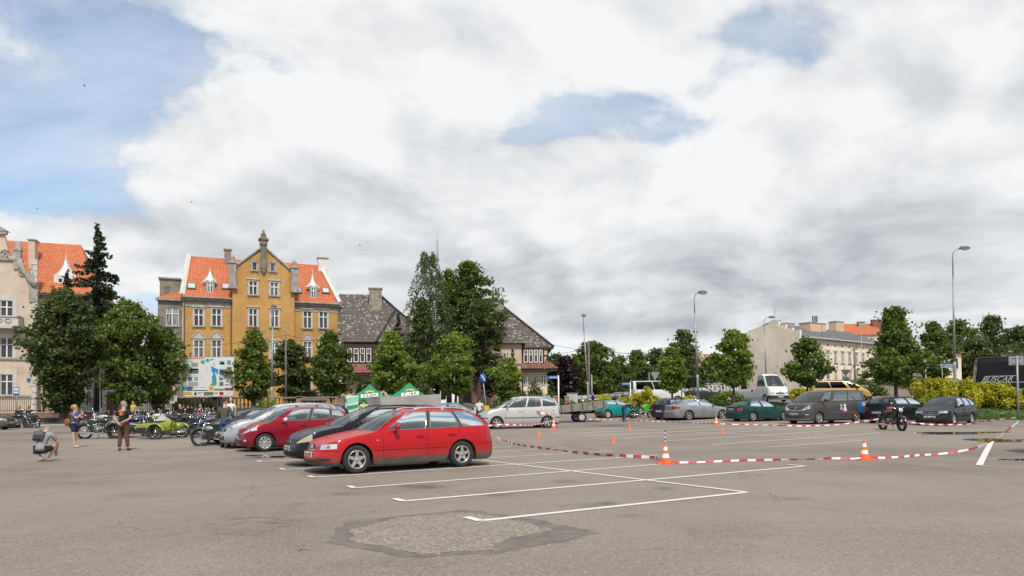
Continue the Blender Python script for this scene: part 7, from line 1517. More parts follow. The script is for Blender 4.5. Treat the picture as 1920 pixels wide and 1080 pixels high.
# tents and canvas wall
GREENC = M('green_canvas', (.010, .20, .085), .75, var=.12, vs=3); GREYC = M('grey_canvas', (.30, .285, .26), .85, var=.06, vs=1.5, bump=.15, bs=3)
for i, (px, pyt, Y, lb_) in enumerate([(694, 720, 46, 'green peaked beer tent, left one of the two behind the black car'), (768, 717, 45.5, 'green peaked beer tent, right one above the grey canvas wall')]):
    b0 = D(px, Y); h = at(px, pyt, Y).z-b0.z; t = thing('beer_tent', lb_, 'tent', b0, R(4), 'green beer tents'); ze = h-.98; hw = 1.42; rows = []
    for k in range(9):
        u = k/8; z = ze+(h-ze)*(u**1.55); r = hw*(1-u); m = []
        for j in range(17):
            a = j/16*4; sd_ = int(a) % 4; f = a-int(a); cs = [(-1, -1), (1, -1), (1, 1), (-1, 1)]; p, q_ = cs[sd_], cs[(sd_+1) % 4]; x = lerp(p[0], q_[0], f); y = lerp(p[1], q_[1], f); sag = .07*math.sin(PI*f)*(1-u); m.append((x*r, y*r, z-sag))
        rows.append(m)
    q = MB(); q.grid(rows); q.build('canopy', GREENC, t); q = MB(); vr = rows[0]; q.grid([vr, [(x, y, z-.22) for x, y, z in vr]], False); q.build('valance', GREENC, t)
    for sx in (-1, 1):
        for sy in (-1, 1): q = MB(); q.tube([(sx*1.38, sy*1.38, 0), (sx*1.38, sy*1.38, ze)], .025, 6); q.build('pole', STEEL, t)
    zt_ = ze+.19; yb = -1.17; q = MB(); q.box((.12, yb, zt_), (1.12, .02, .27), rot=Matrix.Rotation(R(-5), 3, 'Y') @ Matrix.Rotation(R(-30), 3, 'X')); o = q.build('name_band', SWHITE, t); tx = text_mesh('ŻUBR', .27, INK, 'lettering', o, (.12, yb-.03, zt_), rot=(R(60), R(-5), 0), xs=1.35)
    q = MB(); cb = [(.12+.30*math.cos(PI*k/8), .17*math.sin(PI*k/8)) for k in range(9)]; q.add([(x, yb+.12+z*.75, zt_+.19+z*.9) for x, z in cb], [tuple(range(9))]); q.build('bison_badge', M('badge_yellow', (.45, .40, .08) if not i else (.2, .25, .18), .6), t); q = MB(); q.add([(x*.62+.05, yb+.10+z*.7, zt_+.185+z*.62) for x, z in cb], [tuple(range(9))]); q.build('bison_shape', M('badge_brown', (.10, .05, .03), .7), t)
a, b_, c_ = at(689, 770, 43.5), at(714, 770, 41.5), at(826, 770, 42); t = thing('canvas_wall', 'grey canvas wind wall hung in front of the green tents', 'tent wall', (b_.x, b_.y, gz(b_.x, b_.y)))
def canvas(P0, P1, zt0, zt1, nm):
    q = MB(); rows = []
    for j in range(9):
        r_ = []
        for k in range(25):
            u = k/24; p = P0.lerp(P1, u); z = lerp(0.05, lerp(zt0, zt1, u), j/8); w = .035*math.sin(u*23+j*.6)*(1-j/10)+.03*math.sin(u*7+j*.8); r_.append((p.x-t.location.x, p.y-t.location.y+w, z-.04*math.sin(PI*u)*(j/8)))
        rows.append(r_)
    q.grid(rows); q.build(nm, GREYC, t)
canvas(b_, c_, at(714, 744, 41.5).z-t.location.z, at(826, 738.5, 42).z-t.location.z, 'front_canvas'); canvas(a, b_, at(689, 745, 43.5).z-t.location.z, at(714, 744, 41.5).z-t.location.z, 'side_canvas')
for p in (a, b_, c_): q = MB(); q.tube([(p.x-t.location.x, p.y-t.location.y+.05, 0), (p.x-t.location.x, p.y-t.location.y+.05, 2.15)], .03, 6); q.build('pole', STEEL, t)
t = thing('banner_stand', 'white and green banner stand left of the green tents', 'banner', D(661, 40)); z1 = at(661, 742, 40).z-t.location.z; w_ = 22*40/FPX; q = MB(); q.box2((-w_/2, 0, .1), (w_/2, .03, z1)); o = q.build('panel', SWHITE, t)
for (ya, yb, c) in ((.80, .98, (.25, .55, .40)), (.62, .74, (.01, .30, .14))): q = MB(); q.add([(-w_/2, -.005, z1*ya-.14), (w_/2, -.005, z1*ya+.02), (w_/2, -.005, z1*yb+.0), (-w_/2, -.005, z1*yb-.10)], [(0, 1, 2, 3)]); q.build('green_stripe', prm(c), o)
q = MB()
for k in range(8): q.box((-.28+k*.07, -.009, z1*.55+k*.012), (.045, .004, .035))
for k in range(6): q.box((-.26+k*.09, -.009, z1*.22), (.06, .004, .03))
q.build('lettering', prm((.02, .18, .10)), o); q = MB(); q.box((0, .05, .05), (w_+.1, .25, .1)); q.build('foot', STEEL, t)

# ------------------------------------------------------------------ cones, tape, litter
ORC = M('cone_orange', (.85, .13, .02), .5); CWH = M('cone_white', (.75, .75, .73), .45)
def cone_mesh(h, r, stripes=True, col=None):
    q = MB(); col = col or ORC
    if stripes:
        zs_ = [(.04, .30, 0), (.30, .50, 1), (.50, .66, 0), (.66, .84, 1), (.84, 1.0, 0)]
        for a, b_, m in zs_: q.mat(m); q.lathe([(r*(1-a*.80), a*h), (r*(1-b_*.80), b_*h)], n=20)
        q.mat(0).lathe([(0, h*.995), (r*.2, h)], n=20); bx = MB(); bx.prism([(r*1.65*math.copysign(abs(math.cos(a))**.5, math.cos(a)), r*1.65*math.copysign(abs(math.sin(a))**.5, math.sin(a))) for a in [2*PI*(k+.5)/16 for k in range(16)]], 0, .035*h/.5)
        return q.mesh('cone_body', [col, CWH]), bx.mesh('cone_base', col)
    q.lathe([(r, 0), (r, .02), (r*.75, .03), (r*.18, h), (0, h)], n=14); return q.mesh('cone_body', col), None
CB1 = cone_mesh(.5, .125); CB2 = cone_mesh(.28, .085, False); CB3 = cone_mesh(.28, .085, False, M('cone_blue', (.03, .05, .35), .5))
POLES = {}
for i, (px, py, kd, pol, lb_) in enumerate([(1248, 869.5, 1, .40, 'striped traffic cone in the middle foreground with a taped striped pole behind it'), (1621, 862, 1, 0, 'striped traffic cone standing alone at the right, without a pole'), (1038, 803.5, 1, .75, 'striped traffic cone with pole right of the silver minivan'), (1343, 797.5, 1, .55, 'striped traffic cone in front of the silver grey saloon'), (903.5, 817, 1, .95, 'striped traffic cone half hidden by the red estate tail'),
        (1010.5, 820, 2, 0, 'small plain orange cone below the silver minivan'), (1150.5, 832.5, 2, 0, 'small plain orange cone nearest the viewer, mid picture'), (1181, 805.5, 2, 0, 'small plain orange cone below the green motorbike'), (1354.5, 813, 2, 0, 'small plain orange cone below the striped one by the silver grey saloon'), (1071, 793, 3, 0, 'small blue training cone near the trailer')]):
    p = G(px, py); t = thing('traffic_cone', lb_, 'cone', p, 0, 'striped traffic cones' if kd == 1 else 'small training cones'); me, bs = (CB1, CB2, CB3)[kd-1]; link('cone_body', me, t)
    if bs: link('cone_base', bs, t)
    if pol: q = MB(); n = 8; z0_ = .42 if pol < .9 else .42; [q.mat(k % 2).tube([(0, 0, z0_+pol*k/n), (0, 0, z0_+pol*(k+1)/n)], .014, 6) for k in range(n)]; q.build('striped_pole', [CWH, INK], t)
TR_ = M('tape_red', (.50, .05, .06), .5); TWH = M('tape_white', (.74, .72, .70), .45)
def tape(label, pts, w=.075, tw=1.5, seg=.22, flat=0.0):
    """barrier tape through 3D points, twisting; red and white printed bars"""
    P_ = [Vector(p) for p in pts]; d = [0]
    for a, b_ in zip(P_, P_[1:]): d.append(d[-1]+(b_-a).length)
    fx, fy, fz = (curve(list(zip(d, [p[i] for p in P_]))) for i in range(3)); n = int(d[-1]/seg); q = MB(); sub = 2
    prev = None
    for k in range(n*sub+1):
        s_ = d[-1]*k/(n*sub); p = Vector((fx(s_), fy(s_), fz(s_))); a = .75*math.sin(tw*s_*1.3+flat)+.35*math.sin(s_*2.9); u = Vector((math.sin(a)*.5, math.sin(a)*.85, math.cos(a)))*w/2; cur = (p-u, p+u)
        if cur[0].z < gz(p.x, p.y)+.012 or cur[1].z < gz(p.x, p.y)+.012: lift = gz(p.x, p.y)+.012-min(cur[0].z, cur[1].z); cur = (cur[0]+Vector((0, 0, lift)), cur[1]+Vector((0, 0, lift)))
        if prev: q.mat((k-1)//sub % 2).quad(prev[0], prev[1], cur[1], cur[0])
        prev = cur
    return tag(q.build('barrier_tape', [TR_, TWH]), label, 'tape', 'red and white barrier tapes')
def gt_(px, py, h=0.0):
    """point h metres above the ground whose picture place is (px, py)"""
    d = ray(px, py); z = h; p = None
    for _ in range(30): t = (z-CAM_H)/d.z if abs(d.z) > 1e-6 else 1; p = d*t; z = .5*z+.5*(gz(p.x, p.y)+h)
    return Vector((p.x, p.y, gz(p.x, p.y)+h))
c0, c1, c2, c3 = G(903.5, 817), G(1248, 869.5), G(1621, 862), G(1343, 797.5)
tape('red and white tape from the red estate tail sweeping to the foreground cone', [c0+Vector((0, 0, .35)), at(960, 831, 24.2), at(1040, 843, 21.5), at(1110, 852, 20), at(1180, 860, 18.9), at(1228, 866.5, 18.2)+Vector((0, 0, .0)), c1+Vector((-.1, -.13, .04))], .085, .35, .24)
tape('red and white tape lying between the two foreground cones', [c1+Vector((.1, -.13, .04)), G(1300, 869), G(1400, 866), G(1500, 863.5), G(1570, 862), c2+Vector((-.15, -.1, .05))], .055, 1.1)
tape('red and white tape rising from the right cone to the blue van', [c2+Vector((.15, -.05, .06)), G(1690, 859), at(1760, 851, 18.6), at(1820, 842, 18.4), at(1862, 825, 18.3), at(1890, 806, 18.2), at(1910, 790, 18.2)], .062, .7, .24)
m0, m1 = G(1038, 803.5), G(903.5, 817)
tape('lower red and white tape strung in front of the silver minivan', [m1+Vector((0, 0, .42)), at(940, 796, 31), at(980, 797, 32), at(1010, 795, 34), m0+Vector((0, 0, .45))], .075, .5); tape('upper red and white tape hanging across the silver minivan flank', [at(958, 771, 37.4), at(985, 773, 37.3), at(1005, 772.5, 37.2), at(1025, 776, 37), m0+Vector((0, 0, 1.0))], .09, .6)
tape('thin red and white tape along the far row of parked cars', [G(1098, 786.5), G(1150, 788), G(1220, 790.5), G(1290, 793), c3+Vector((0, 0, .1)), G(1400, 797), G(1468, 799.5)], .06, .9, .3)
tape('red and white tape rising from the grey van front to the black motorbike', [G(1468, 799.5), gt_(1510, 798.5, .05), gt_(1560, 797, .12), gt_(1610, 791, .30), gt_(1656, 784.5, .5)], .075, .5); tape('red and white tape from the black motorbike past the black estate to the right edge', [gt_(1655, 788, .45), gt_(1700, 791, .30), gt_(1750, 796, .15), gt_(1800, 796, .14), gt_(1850, 789, .3), gt_(1905, 783, .5)], .075, .6)
tape('short loose ends of tape dangling from the black motorbike', [gt_(1655, 787, .5), gt_(1658, 792, .38), gt_(1662, 800, .18)], .09, 1.0, .2)
q = MB(); p = G(567, 1032)
for k in range(3): a = k*2.1; q.add([(0, 0, .005), (.035*math.cos(a)-.012*math.sin(a), .035*math.sin(a)+.012*math.cos(a), .018), (.07*math.cos(a), .07*math.sin(a), .006), (.035*math.cos(a)+.012*math.sin(a), .035*math.sin(a)-.012*math.cos(a), .012)], [(0, 1, 2, 3)])
o = q.build('dry_leaf', M('dry_leaf_brown', (.25, .15, .05), .8)); o.location = p+Vector((0, 0, .002)); tag(o, 'single dry brown leaf on the asphalt at the bottom', 'leaf')
# far mast and birds
t = thing('radio_mast', 'thin lattice radio mast on the skyline behind the birch', 'mast', D(822, 320)); h = at(822, 400, 320).z-t.location.z; MR = M('mast_red', (.30, .10, .08), .7); MW = M('mast_white', (.5, .5, .5), .7)
q = MB()
for k in range(14): z0_, z1_ = h*.86*k/14, h*.86*(k+1)/14; w_ = .75-.3*k/14; q.mat(k % 2); [q.tube([(sx*w_, sy*w_, z0_), (sx*w_, sy*w_, z1_)], .09, 4) for sx, sy in ((-1, -.6), (1, -.6), (0, 1))]; q.tube([(-w_, -.6*w_, z0_), (w_, -.6*w_, z1_)], .06, 4); q.tube([(w_, -.6*w_, z0_), (0, w_, z1_)], .06, 4)
q.build('lattice', [MR, MW], t, kind='stuff'); q = MB(); q.tube([(0, 0, h*.8), (0, 0, h)], .16, 6); q.build('whip_aerial', MW, t)
for i, (px, py, Y, a) in enumerate([(159, 161, 80, .3), (70, 391, 90, -.4), (359, 379, 95, .6), (675, 460, 90, .1)]):
    q = MB(); q.ball((0, 0, 0), (.14, .04, .04), 8, 5); 
    for sd_ in (-1, 1): q.add([(.06, 0, 0), (-.07, 0, 0), (-.05, sd_*.18, .07), (-.10, sd_*.36, .02), (.03, sd_*.18, .08)], [(0, 1, 2, 4), (4, 2, 3)])
    q.add([(-.14, -.01, 0), (-.14, .01, 0), (-.25, .04, 0), (-.25, -.04, 0)], [(0, 1, 2, 3)]); o = q.build('bird', INK); o.location = at(px, py, Y); o.rotation_euler = (0, 0, a); tag(o, ['swallow flying high at the upper left', 'swallow low over the left blue gap', 'swallow above the ochre house roof', 'swallow left of the birch top'][i], 'bird', 'distant birds')
# ------------------------------------------------------------------ motorbikes
BK = M('bike_black', (.014, .014, .015), .25, coat=.6); ENG = M('engine_alloy', (.20, .20, .19), .45, .7, var=.3, vs=20); SEATB = M('black_leather', (.02, .019, .018), .5)
def bike_wheel(r, w=.05, spokes=18, disc=False):
    q = MB(); q.tube([(r*.93*math.cos(2*PI*k/28), 0, r*.93*math.sin(2*PI*k/28)) for k in range(28)], w, 8, closed=True); ty = q.mesh('tyre', TYRE)
    q = MB(); q.tube([(r*.82*math.cos(2*PI*k/28), 0, r*.82*math.sin(2*PI*k/28)) for k in range(28)], .014, 5, closed=True); q.lathe([(0, -.06), (.05, -.06), (.06, 0), (.05, .06), (0, .06)], axis='y', n=10)
    for k in range(spokes if not disc else 6): a = 2*PI*k/(spokes if not disc else 6); q.tube([(.04*math.cos(a), .03 if k % 2 else -.03, .04*math.sin(a)), (r*.82*math.cos(a+.15), 0, r*.82*math.sin(a+.15))], .004 if not disc else .016, 4, cap=False)
    return ty, q.mesh('rim', CHROME if not disc else BLACKPL)
BW1 = bike_wheel(.33); BW2 = bike_wheel(.30, .065, 18, True); BWB = bike_wheel(.34, .055)
def motorbike(label, loc, head, col, kind='classic', side=None, scol=None, group='motorbikes parked at the left of the square', ex=None, name='motorbike', top_bag=False, wheel=None, lean=0.0):
    t = thing(name, label, 'motorbike', loc, head, group); t.rotation_euler = (lean, 0, head); wb = 1.42; xf, xr = wb/2, -wb/2; r = .33 if kind != 'sport' else .30; ty, ri = wheel or (BW1 if kind != 'sport' else BW2)
    for x in (xf, xr): o = link('wheel', ty, t, (x, 0, r)); link('rim', ri, o)
    q = MB(); q.tube([(xf-.02, 0, .86), (.1, 0, .78), (-.35, 0, .70), (xr+.05, 0, .36)], .022, 6); q.tube([(xf-.08, 0, .80), (.33, 0, .30), (-.28, 0, .28), (xr, 0, r)], .022, 6); q.tube([(-.28, 0, .28), (-.35, 0, .70)], .02, 6); q.build('frame', col if kind != 'sport' else BLACKPL, t)
    q = MB()
    for s_ in (-1, 1): q.tube([(xf, s_*.075, r), (xf-.17, s_*.075, .92)], .022, 7)
    q.build('fork', CHROME if kind == 'classic' else BLACKPL, t)
    q = MB(); q.tube([(xf-.40, -.36, 1.03), (xf-.26, -.30, 1.06), (xf-.20, -.08, 1.0), (xf-.20, .08, 1.0), (xf-.26, .30, 1.06), (xf-.40, .36, 1.03)], .014, 6); o = q.build('handlebar', CHROME, t)
    for s_ in (-1, 1): q = MB(); q.tube([(xf-.30, s_*.27, 1.05), (xf-.24, s_*.30, 1.22)], .007, 5); q.ball((xf-.24, s_*.31, 1.25), (.02, .055, .045), 8, 6); q.build('mirror', CHROME, o)
    q = MB()
    if kind == 'sport': q.ball((.22, 0, .84), (.30, .15, .14), 12, 8); q.prism([(.45, .62), (.62, .98), (.5, 1.08), (.2, .98), (.1, .70), (.3, .48)], -.14, .14, 'y')
    else: q.ball((.12, 0, .83), (.30, .14, .125), 14, 8)
    q.build('fuel_tank', col, t)
    q = MB(); q.box((-.30, 0, .79), (.52, .26, .09)); q.ball((-.12, 0, .81), (.16, .14, .06), 10, 6); q.ball((-.52, 0, .83), (.14, .12, .07), 10, 6); q.build('seat', SEATB, t)
    q = MB(); q.ball((.02, 0, .42), (.20, .13, .17), 12, 8); q.lathe([(.16, -.14), (.16, .14)], c=(-.12, 0, .40), axis='y', n=14, cap=True)
    for s_ in (-1, 1):
        for k in range(5): q.lathe([(.075, 0), (.085, .012), (.075, .024)], c=(.08, s_*(.15+k*.035), .46), axis='y', n=10, cap=True)
    q.build('engine', ENG, t)
    for s_ in ((-1, 1) if kind != 'sport' else (-1,)): q = MB(); q.tube([(.12, s_*.17, .44), (.20, s_*.2, .28), (-.1, s_*.2, .24), (-.3, s_*.2, .26), (-.95, s_*.21, .30)], [.02, .022, .03, .045, .04], 8); q.build('exhaust', CHROME, t)
    for x, a0, a1 in ((xf, .35, 2.4), (xr, .5, 3.1)):
        rows = []
        for k in range(15): a = lerp(a0, a1, k/14); rr = r+.07; rows.append([(x+(rr-.05 if abs(v) > .09 else rr)*math.cos(a), v, r+(rr-.05 if abs(v) > .09 else rr)*math.sin(a)) for v in (-.095, -.07, 0, .07, .095)])
        if kind == 'sport' and x == xr: continue
        q = MB(); q.grid(rows); q.build('mudguard', col, t)
    q = MB(); q.lathe([(0, -.12), (.06, -.1), (.095, -.02), (.10, .02)], c=(xf-.06, 0, .93), axis='x', n=14); o = q.build('headlight', col if kind == 'classic' else BLACKPL, t); q = MB(); q.lathe([(.10, .02), (.07, .04), (0, .05)], c=(xf-.06, 0, .93), axis='x', n=14); q.build('lamp_lens', LAMP, o)
    q = MB(); q.box((xr-.32, 0, .66), (.05, .09, .06)); q.build('tail_light', RLAMP, t)
    if not lean: q = MB(); q.tube([(-.15, .1, .25), (-.25, .28, .02)], .013, 5); q.build('kick_stand', STEEL, t)
    if side:
        s_ = side; sc = scol or col; q = MB(); y0 = s_*.95; rows = []
        for k, (x, w_, zb, zt) in enumerate([(1.0, .04, .48, .56), (.85, .14, .36, .66), (.55, .22, .28, .72), (.15, .27, .26, .74), (-.3, .28, .26, .78), (-.62, .26, .30, .86), (-.78, .20, .40, .84)]):
            rows.append([(x, y0+w_*math.copysign(abs(math.cos(a))**.6, math.cos(a)), (zb+zt)/2+(zt-zb)/2*math.copysign(abs(math.sin(a))**.6, math.sin(a))) for a in [2*PI*j/16 for j in range(17)]])
        q.grid(rows); q.add([rows[-1][j] for j in range(16)], [tuple(range(16))]); o = q.build('sidecar', sc, t)
        q = MB(); q.box((-.12, y0, .80), (.62, .40, .06)); q.build('cockpit_cover', SEATB, o)
        q = MB(); q.tube([(.5, 0, .30), (.5, y0, .26), (.45, y0+s_*.25, .28)], .022, 6); q.tube([(-.3, 0, .32), (-.3, y0, .24), (-.25, y0+s_*.42, .33)], .022, 6); q.tube([(.75, y0-s_*.2, .24), (-.7, y0-s_*.2, .24)], .025, 6); q.build('sidecar_frame', STEEL, o)
        w = link('sidecar_wheel', ty, o, (-.22, y0+s_*.42, r)); link_ = link('rim', ri, t, (-.22, y0+s_*.42, r)); rows = []
        for k in range(17): a = lerp(.1, 3.0, k/16); rows.append([(-.22+(r+.09-(.06 if abs(v) > .1 else 0))*math.cos(a), y0+s_*.42+v, r+(r+.09-(.06 if abs(v) > .1 else 0))*math.sin(a)) for v in (-.12, -.08, 0, .08, .12)])
        q = MB(); q.grid(rows); q.build('sidecar_mudguard', sc, o)
        if ex: ex(t, o, y0, s_)
    return t
LIME = M('lime_olive_paint', (.20, .24, .025), .4, coat=.2); OLIVE = M('olive_paint', (.05, .055, .025), .45, coat=.2); MAROON = M('maroon_paint', (.10, .01, .015), .3, coat=.5); BLUEB = M('blue_bike_paint', (.02, .04, .12), .3, coat=.5); CREAMB = M('cream_bike_paint', (.45, .42, .36), .35, coat=.4); GREENB = M('green_fairing', (.05, .38, .02), .3, coat=.5)
def lime_extra(t, o, y0, s_):
    q = MB(); q.box((-.96, y0, .58), (.20, .40, .34)); q.lathe([(.0, -.2), (.17, -.2), (.17, .2), (0, .2)], c=(-1.06, y0, .58), axis='y', n=16); q.build('luggage_box', LIME, o); q = MB(); q.add([(-.05, y0-.2, .82), (-.05, y0+.2, .82), (-.55, y0+.22, .84), (-.55, y0-.22, .84), (-.30, y0, 1.16)], [(0, 1, 4), (1, 2, 4), (2, 3, 4), (3, 0, 4)]); q.build('clear_sheet', M('milky_plastic_sheet', (.45, .44, .42), .4, trans=.2), o); q = MB(); q.box((.35, y0-s_*-.27, .40), (.8, .03, .26)); q.build('lower_panel', BK, o)
def piping(t, o, y0, s_):
    q = MB(); yy = y0+s_*.30; q.tube([(.75, yy-.04*s_, .62), (.2, yy, .72), (-.5, yy, .78), (-.68, yy-.03*s_, .6), (-.5, yy, .34), (.3, yy, .32)], .012, 5); q.build('white_piping', WHP, o)
motorbike('black classic motorbike with long chrome exhaust, between the woman and the man in black', G(182, 823)+Vector((0, .3, 0)), R(6), BK, wheel=BWB)
motorbike('black sidecar outfit with white piping behind the man in black', G(226, 822)+Vector((-.2, 1.3, 0)), R(8), BK, side=-1, ex=piping); motorbike('lime green sidecar outfit with luggage box, right of the man in black', G(279, 824)+Vector((.15, 1.35, 0)), R(178), LIME, side=1, scol=LIME, ex=lime_extra)
motorbike('dark blue motorbike behind the lime green sidecar', G(258, 815)+Vector((0, .8, 0)), R(190), BLUEB); motorbike('black motorbike with high handlebar behind the lime luggage box', G(318, 812), R(150), BK); motorbike('orange round-reflector black motorbike seen from behind', G(344, 815), R(75), BK, side=1, scol=BK); 
q = MB(); g_ = motorbike('dark sidecar outfit with a small red and white flag', G(364, 814), R(60), BK, side=-1, scol=DGREY); q.add([(-.5, -.9, .75), (-.48, -.9, 1.25), (-.35, -.92, .98), (-.28, -.9, .80)], [(0, 1, 2, 3)]); q.build('flag', TR_, g_); q = MB(); q.add([(-.47, -.905, 1.0), (-.33, -.92, .95), (-.25, -.91, .74), (-.40, -.905, .72)], [(0, 1, 2, 3)]); q.build('flag_white_half', TWH, g_)
motorbike('black motorbike with silver mudguard lamp just left of the olive one', G(384, 822)+Vector((0, .9, 0)), R(205), BLUEB, side=-1, scol=BLUEB)
motorbike('olive army style motorbike with large spoked front wheel beside the man in green', G(404, 836)+Vector((.15, .1, 0)), R(192), OLIVE, wheel=BWB)
for i, (px, py, a, c_, lb_) in enumerate([(398, 815, 160, MAROON, 'maroon motorbike behind the olive army one'), (418, 812, 200, BK, 'black motorbike behind the man in green'), (300, 806, 200, CREAMB, 'cream tanked motorbike far behind the lime sidecar'), (196, 810, 170, CREAMB, 'motorbike with cream fairing behind the black classic one'), (336, 803, 185, MAROON, 'maroon motorbike in front of the seated bald man'), (372, 804, 10, BK, 'black motorbike in front of the rightmost seated man'), (160, 806, 175, MAROON, 'maroon motorbike behind the photographing woman'), (30, 803, 20, BK, 'black motorbike beneath the two men at the far left'), (60, 802, 150, BK, 'second black motorbike at the far left by the pale stone'), (440, 810, 190, BK, 'black motorbike between the bald man and the grey saloon')]):
    motorbike(lb_, G(px, py), R(a), c_)
motorbike('green and black sports motorbike parked by the teal hatchback', G(1204, 784.5), R(8), GREENB, 'sport', group='single motorbikes on the right'); motorbike('black naked motorbike draped with barrier tape, standing alone at the right', G(1673, 806.5), R(-86), BK, 'sport', group='single motorbikes on the right')

# ------------------------------------------------------------------ people
SKIN = M('skin', (.52, .30, .22), .6); HAIRG = M('grey_hair', (.28, .25, .22), .9); HAIRB = M('blonde_curly_hair', (.42, .27, .12), .9, bump=.8, bs=60); HAIRD = M('dark_hair', (.03, .022, .018), .8); SHOE = M('dark_shoe', (.03, .025, .02), .7); SHOEL = M('pale_sandal', (.45, .36, .28), .7)
def skin_mesh(name, chains, m, parent, sub=1, root=0):
    """one continuous surface grown round a joint skeleton: chains of (point, radius)"""
    vs, rs, es = [], [], []; key = {}
    def vid(p, r):
        k = tuple(round(c, 4) for c in p)
        if k not in key: key[k] = len(vs); vs.append(p); rs.append(r)
        return key[k]
    for ch in chains:
        prev = None
        for p, r in ch:
            i = vid(p, r)
            if prev is not None and prev != i: es.append((prev, i))
            prev = i
    me = bpy.data.meshes.new(name); me.from_pydata(vs, es, []); o = bpy.data.objects.new(name, me); COL.objects.link(o)
    md = o.modifiers.new('s', 'SKIN'); md.use_smooth_shade = True
    for i, sv in enumerate(me.skin_vertices[0].data):
        rr = rs[i]; sv.radius = rr if isinstance(rr, (tuple, list)) else (rr, rr); sv.use_root = (i == root)
    ms = o.modifiers.new('u', 'SUBSURF'); ms.levels = sub; ms.render_levels = sub
    dg = bpy.context.evaluated_depsgraph_get(); out = bpy.data.meshes.new_from_object(o.evaluated_get(dg)); bpy.data.objects.remove(o)
    out.materials.clear(); out.materials.append(m); out.polygons.foreach_set('use_smooth', [True]*len(out.polygons)); return link(name, out, parent)
def person(label, loc, rz, pose, top=(.02, .02, .02), legs=(.03, .04, .08), hair=None, shoe=None, sleeves='short', leg_len='long', scale=1.0, head=(0, 0, 0), bald=False, skirt=False, group='people at the motorbike meeting', female=False, collar=None, extra=None, cap=None):
    """figure faces local +Y (so -Y shows its back); pose: joint overrides"""
    J = dict(pel=(0, 0, .96), wai=(0, 0, 1.10), che=(0, .01, 1.30), nek=(0, 0, 1.47), hd=(0, .015, 1.60), crn=(0, .01, 1.72), shL=(-.185, 0, 1.42), shR=(.185, 0, 1.42), elL=(-.25, -.02, 1.14), elR=(.25, -.02, 1.14), wrL=(-.24, .06, .90), wrR=(.24, .06, .90),
             hpL=(-.09, 0, .93), hpR=(.09, 0, .93), knL=(-.11, .02, .50), knR=(.11, .02, .50), anL=(-.12, 0, .09), anR=(.12, 0, .09), toL=(-.14, .16, .04), toR=(.14, .16, .04)); J.update(pose)
    V_ = {k: Vector(v)*scale for k, v in J.items()}; t = thing('person', label, 'person', loc, rz, group); s = scale; w = .93 if female else 1.0
    def ch(*a): return [(tuple(V_[k]) if isinstance(k, str) else tuple(k), r*s) for k, r in a]
    def mid(a, b, f): return V_[a].lerp(V_[b], f)
    hips = .125*w; fing = []
    for sd_ in 'LR':
        e, w_ = V_['el'+sd_], V_['wr'+sd_]; d = (w_-e).normalized(); sideq = d.cross(Vector((0, 0, 1))) if abs(d.z) < .9 else Vector((0, 1, 0)); sideq.normalize(); palm = w_+d*.055*s; 
        fing.append([(tuple(w_), .024*s), (tuple(palm), .034*s)])
        for k, (of, ln) in enumerate(((-.030, .075), (-.011, .088), (.011, .082), (.029, .066))):
            b0 = palm+sideq*of*s+d*.02*s; m_ = b0+d*ln*.55*s+Vector((0, .008, -.008))*s; tip = m_+d*ln*.42*s+Vector((0, .012, -.02))*s; fing.append([(tuple(palm), .034*s), (tuple(b0), .011*s), (tuple(m_), .009*s), (tuple(tip), .007*s)])
        th = w_+d*.03*s+sideq*-.035*s; fing.append([(tuple(palm), .034*s), (tuple(th), .012*s), (tuple(th+d*.04*s-sideq*.012*s), .009*s)])
    sk = [ch(('pel', hips), ('wai', .115*w), ('che', .135*w), ('nek', .058), ('hd', .075)), ch(('che', .135*w), ('shL', .06), ('elL', .042), ('wrL', .026)), ch(('che', .135*w), ('shR', .06), ('elR', .042), ('wrR', .026)),
          ch(('pel', hips), ('hpL', .095), ('knL', .058), (mid('knL', 'anL', .35), .055), ('anL', .038), ('toL', .03)), ch(('pel', hips), ('hpR', .095), ('knR', .058), (mid('knR', 'anR', .35), .055), ('anR', .038), ('toR', .03))]
    sk = [[(p, r*.93) for p, r in c] for c in sk]
    skin_mesh('body', sk+fing, SKIN, t)
    # head with face
    hc = V_['hd'].lerp(V_['crn'], .35); q = MB(); fdir = Matrix.Rotation(head[2] if len(head) > 2 else 0, 3, 'Z') @ Matrix.Rotation(head[0], 3, 'X'); 
    q.M = Matrix.Translation(hc) @ fdir.to_4x4() @ Matrix.Scale(s, 4)
    q.ball((0, 0, .02), (.074, .092, .112), 14, 10); q.ball((0, .055, -.055), (.045, .045, .045), 10, 6); q.ball((0, .096, -.004), (.013, .020, .024), 6, 5); [q.ball((sx*.075, 0, .0), (.012, .022, .034), 6, 5) for sx in (-1, 1)]; hm = q.build('head', SKIN, t)
    q2 = MB(); q2.M = q.M; [q2.ball((sx*.03, .084, .018), (.012, .009, .008), 6, 5) for sx in (-1, 1)]; q2.box((0, .097, -.052), (.045, .006, .007)); q2.build('eyes_and_mouth', M('eye_dark', (.06, .03, .03), .5), hm)
    if not bald and hair is not None:
        q2 = MB(); q2.M = q.M
        if female:
            random.seed(3); q2.ball((0, -.02, .05), (.10, .11, .11), 14, 10)
            for k in range(26): a = random.uniform(0, 2*PI); e_ = random.uniform(-.5, 1.4); q2.ball((.095*math.cos(a)*math.cos(e_), -.025+.10*math.sin(a)*math.cos(e_)-.01, .04+.10*math.sin(e_)), .034, 7, 5)
        else: q2.ball((0, -.012, .042), (.081, .094, .098), 14, 10)
        q2.build('hair', hair, t)
    if cap is not None: q2 = MB(); q2.M = q.M; q2.ball((0, -.005, .06), (.088, .10, .085), 14, 8); q2.box((0, .11, .05), (.12, .09, .012)); q2.build('cap', cap, t)
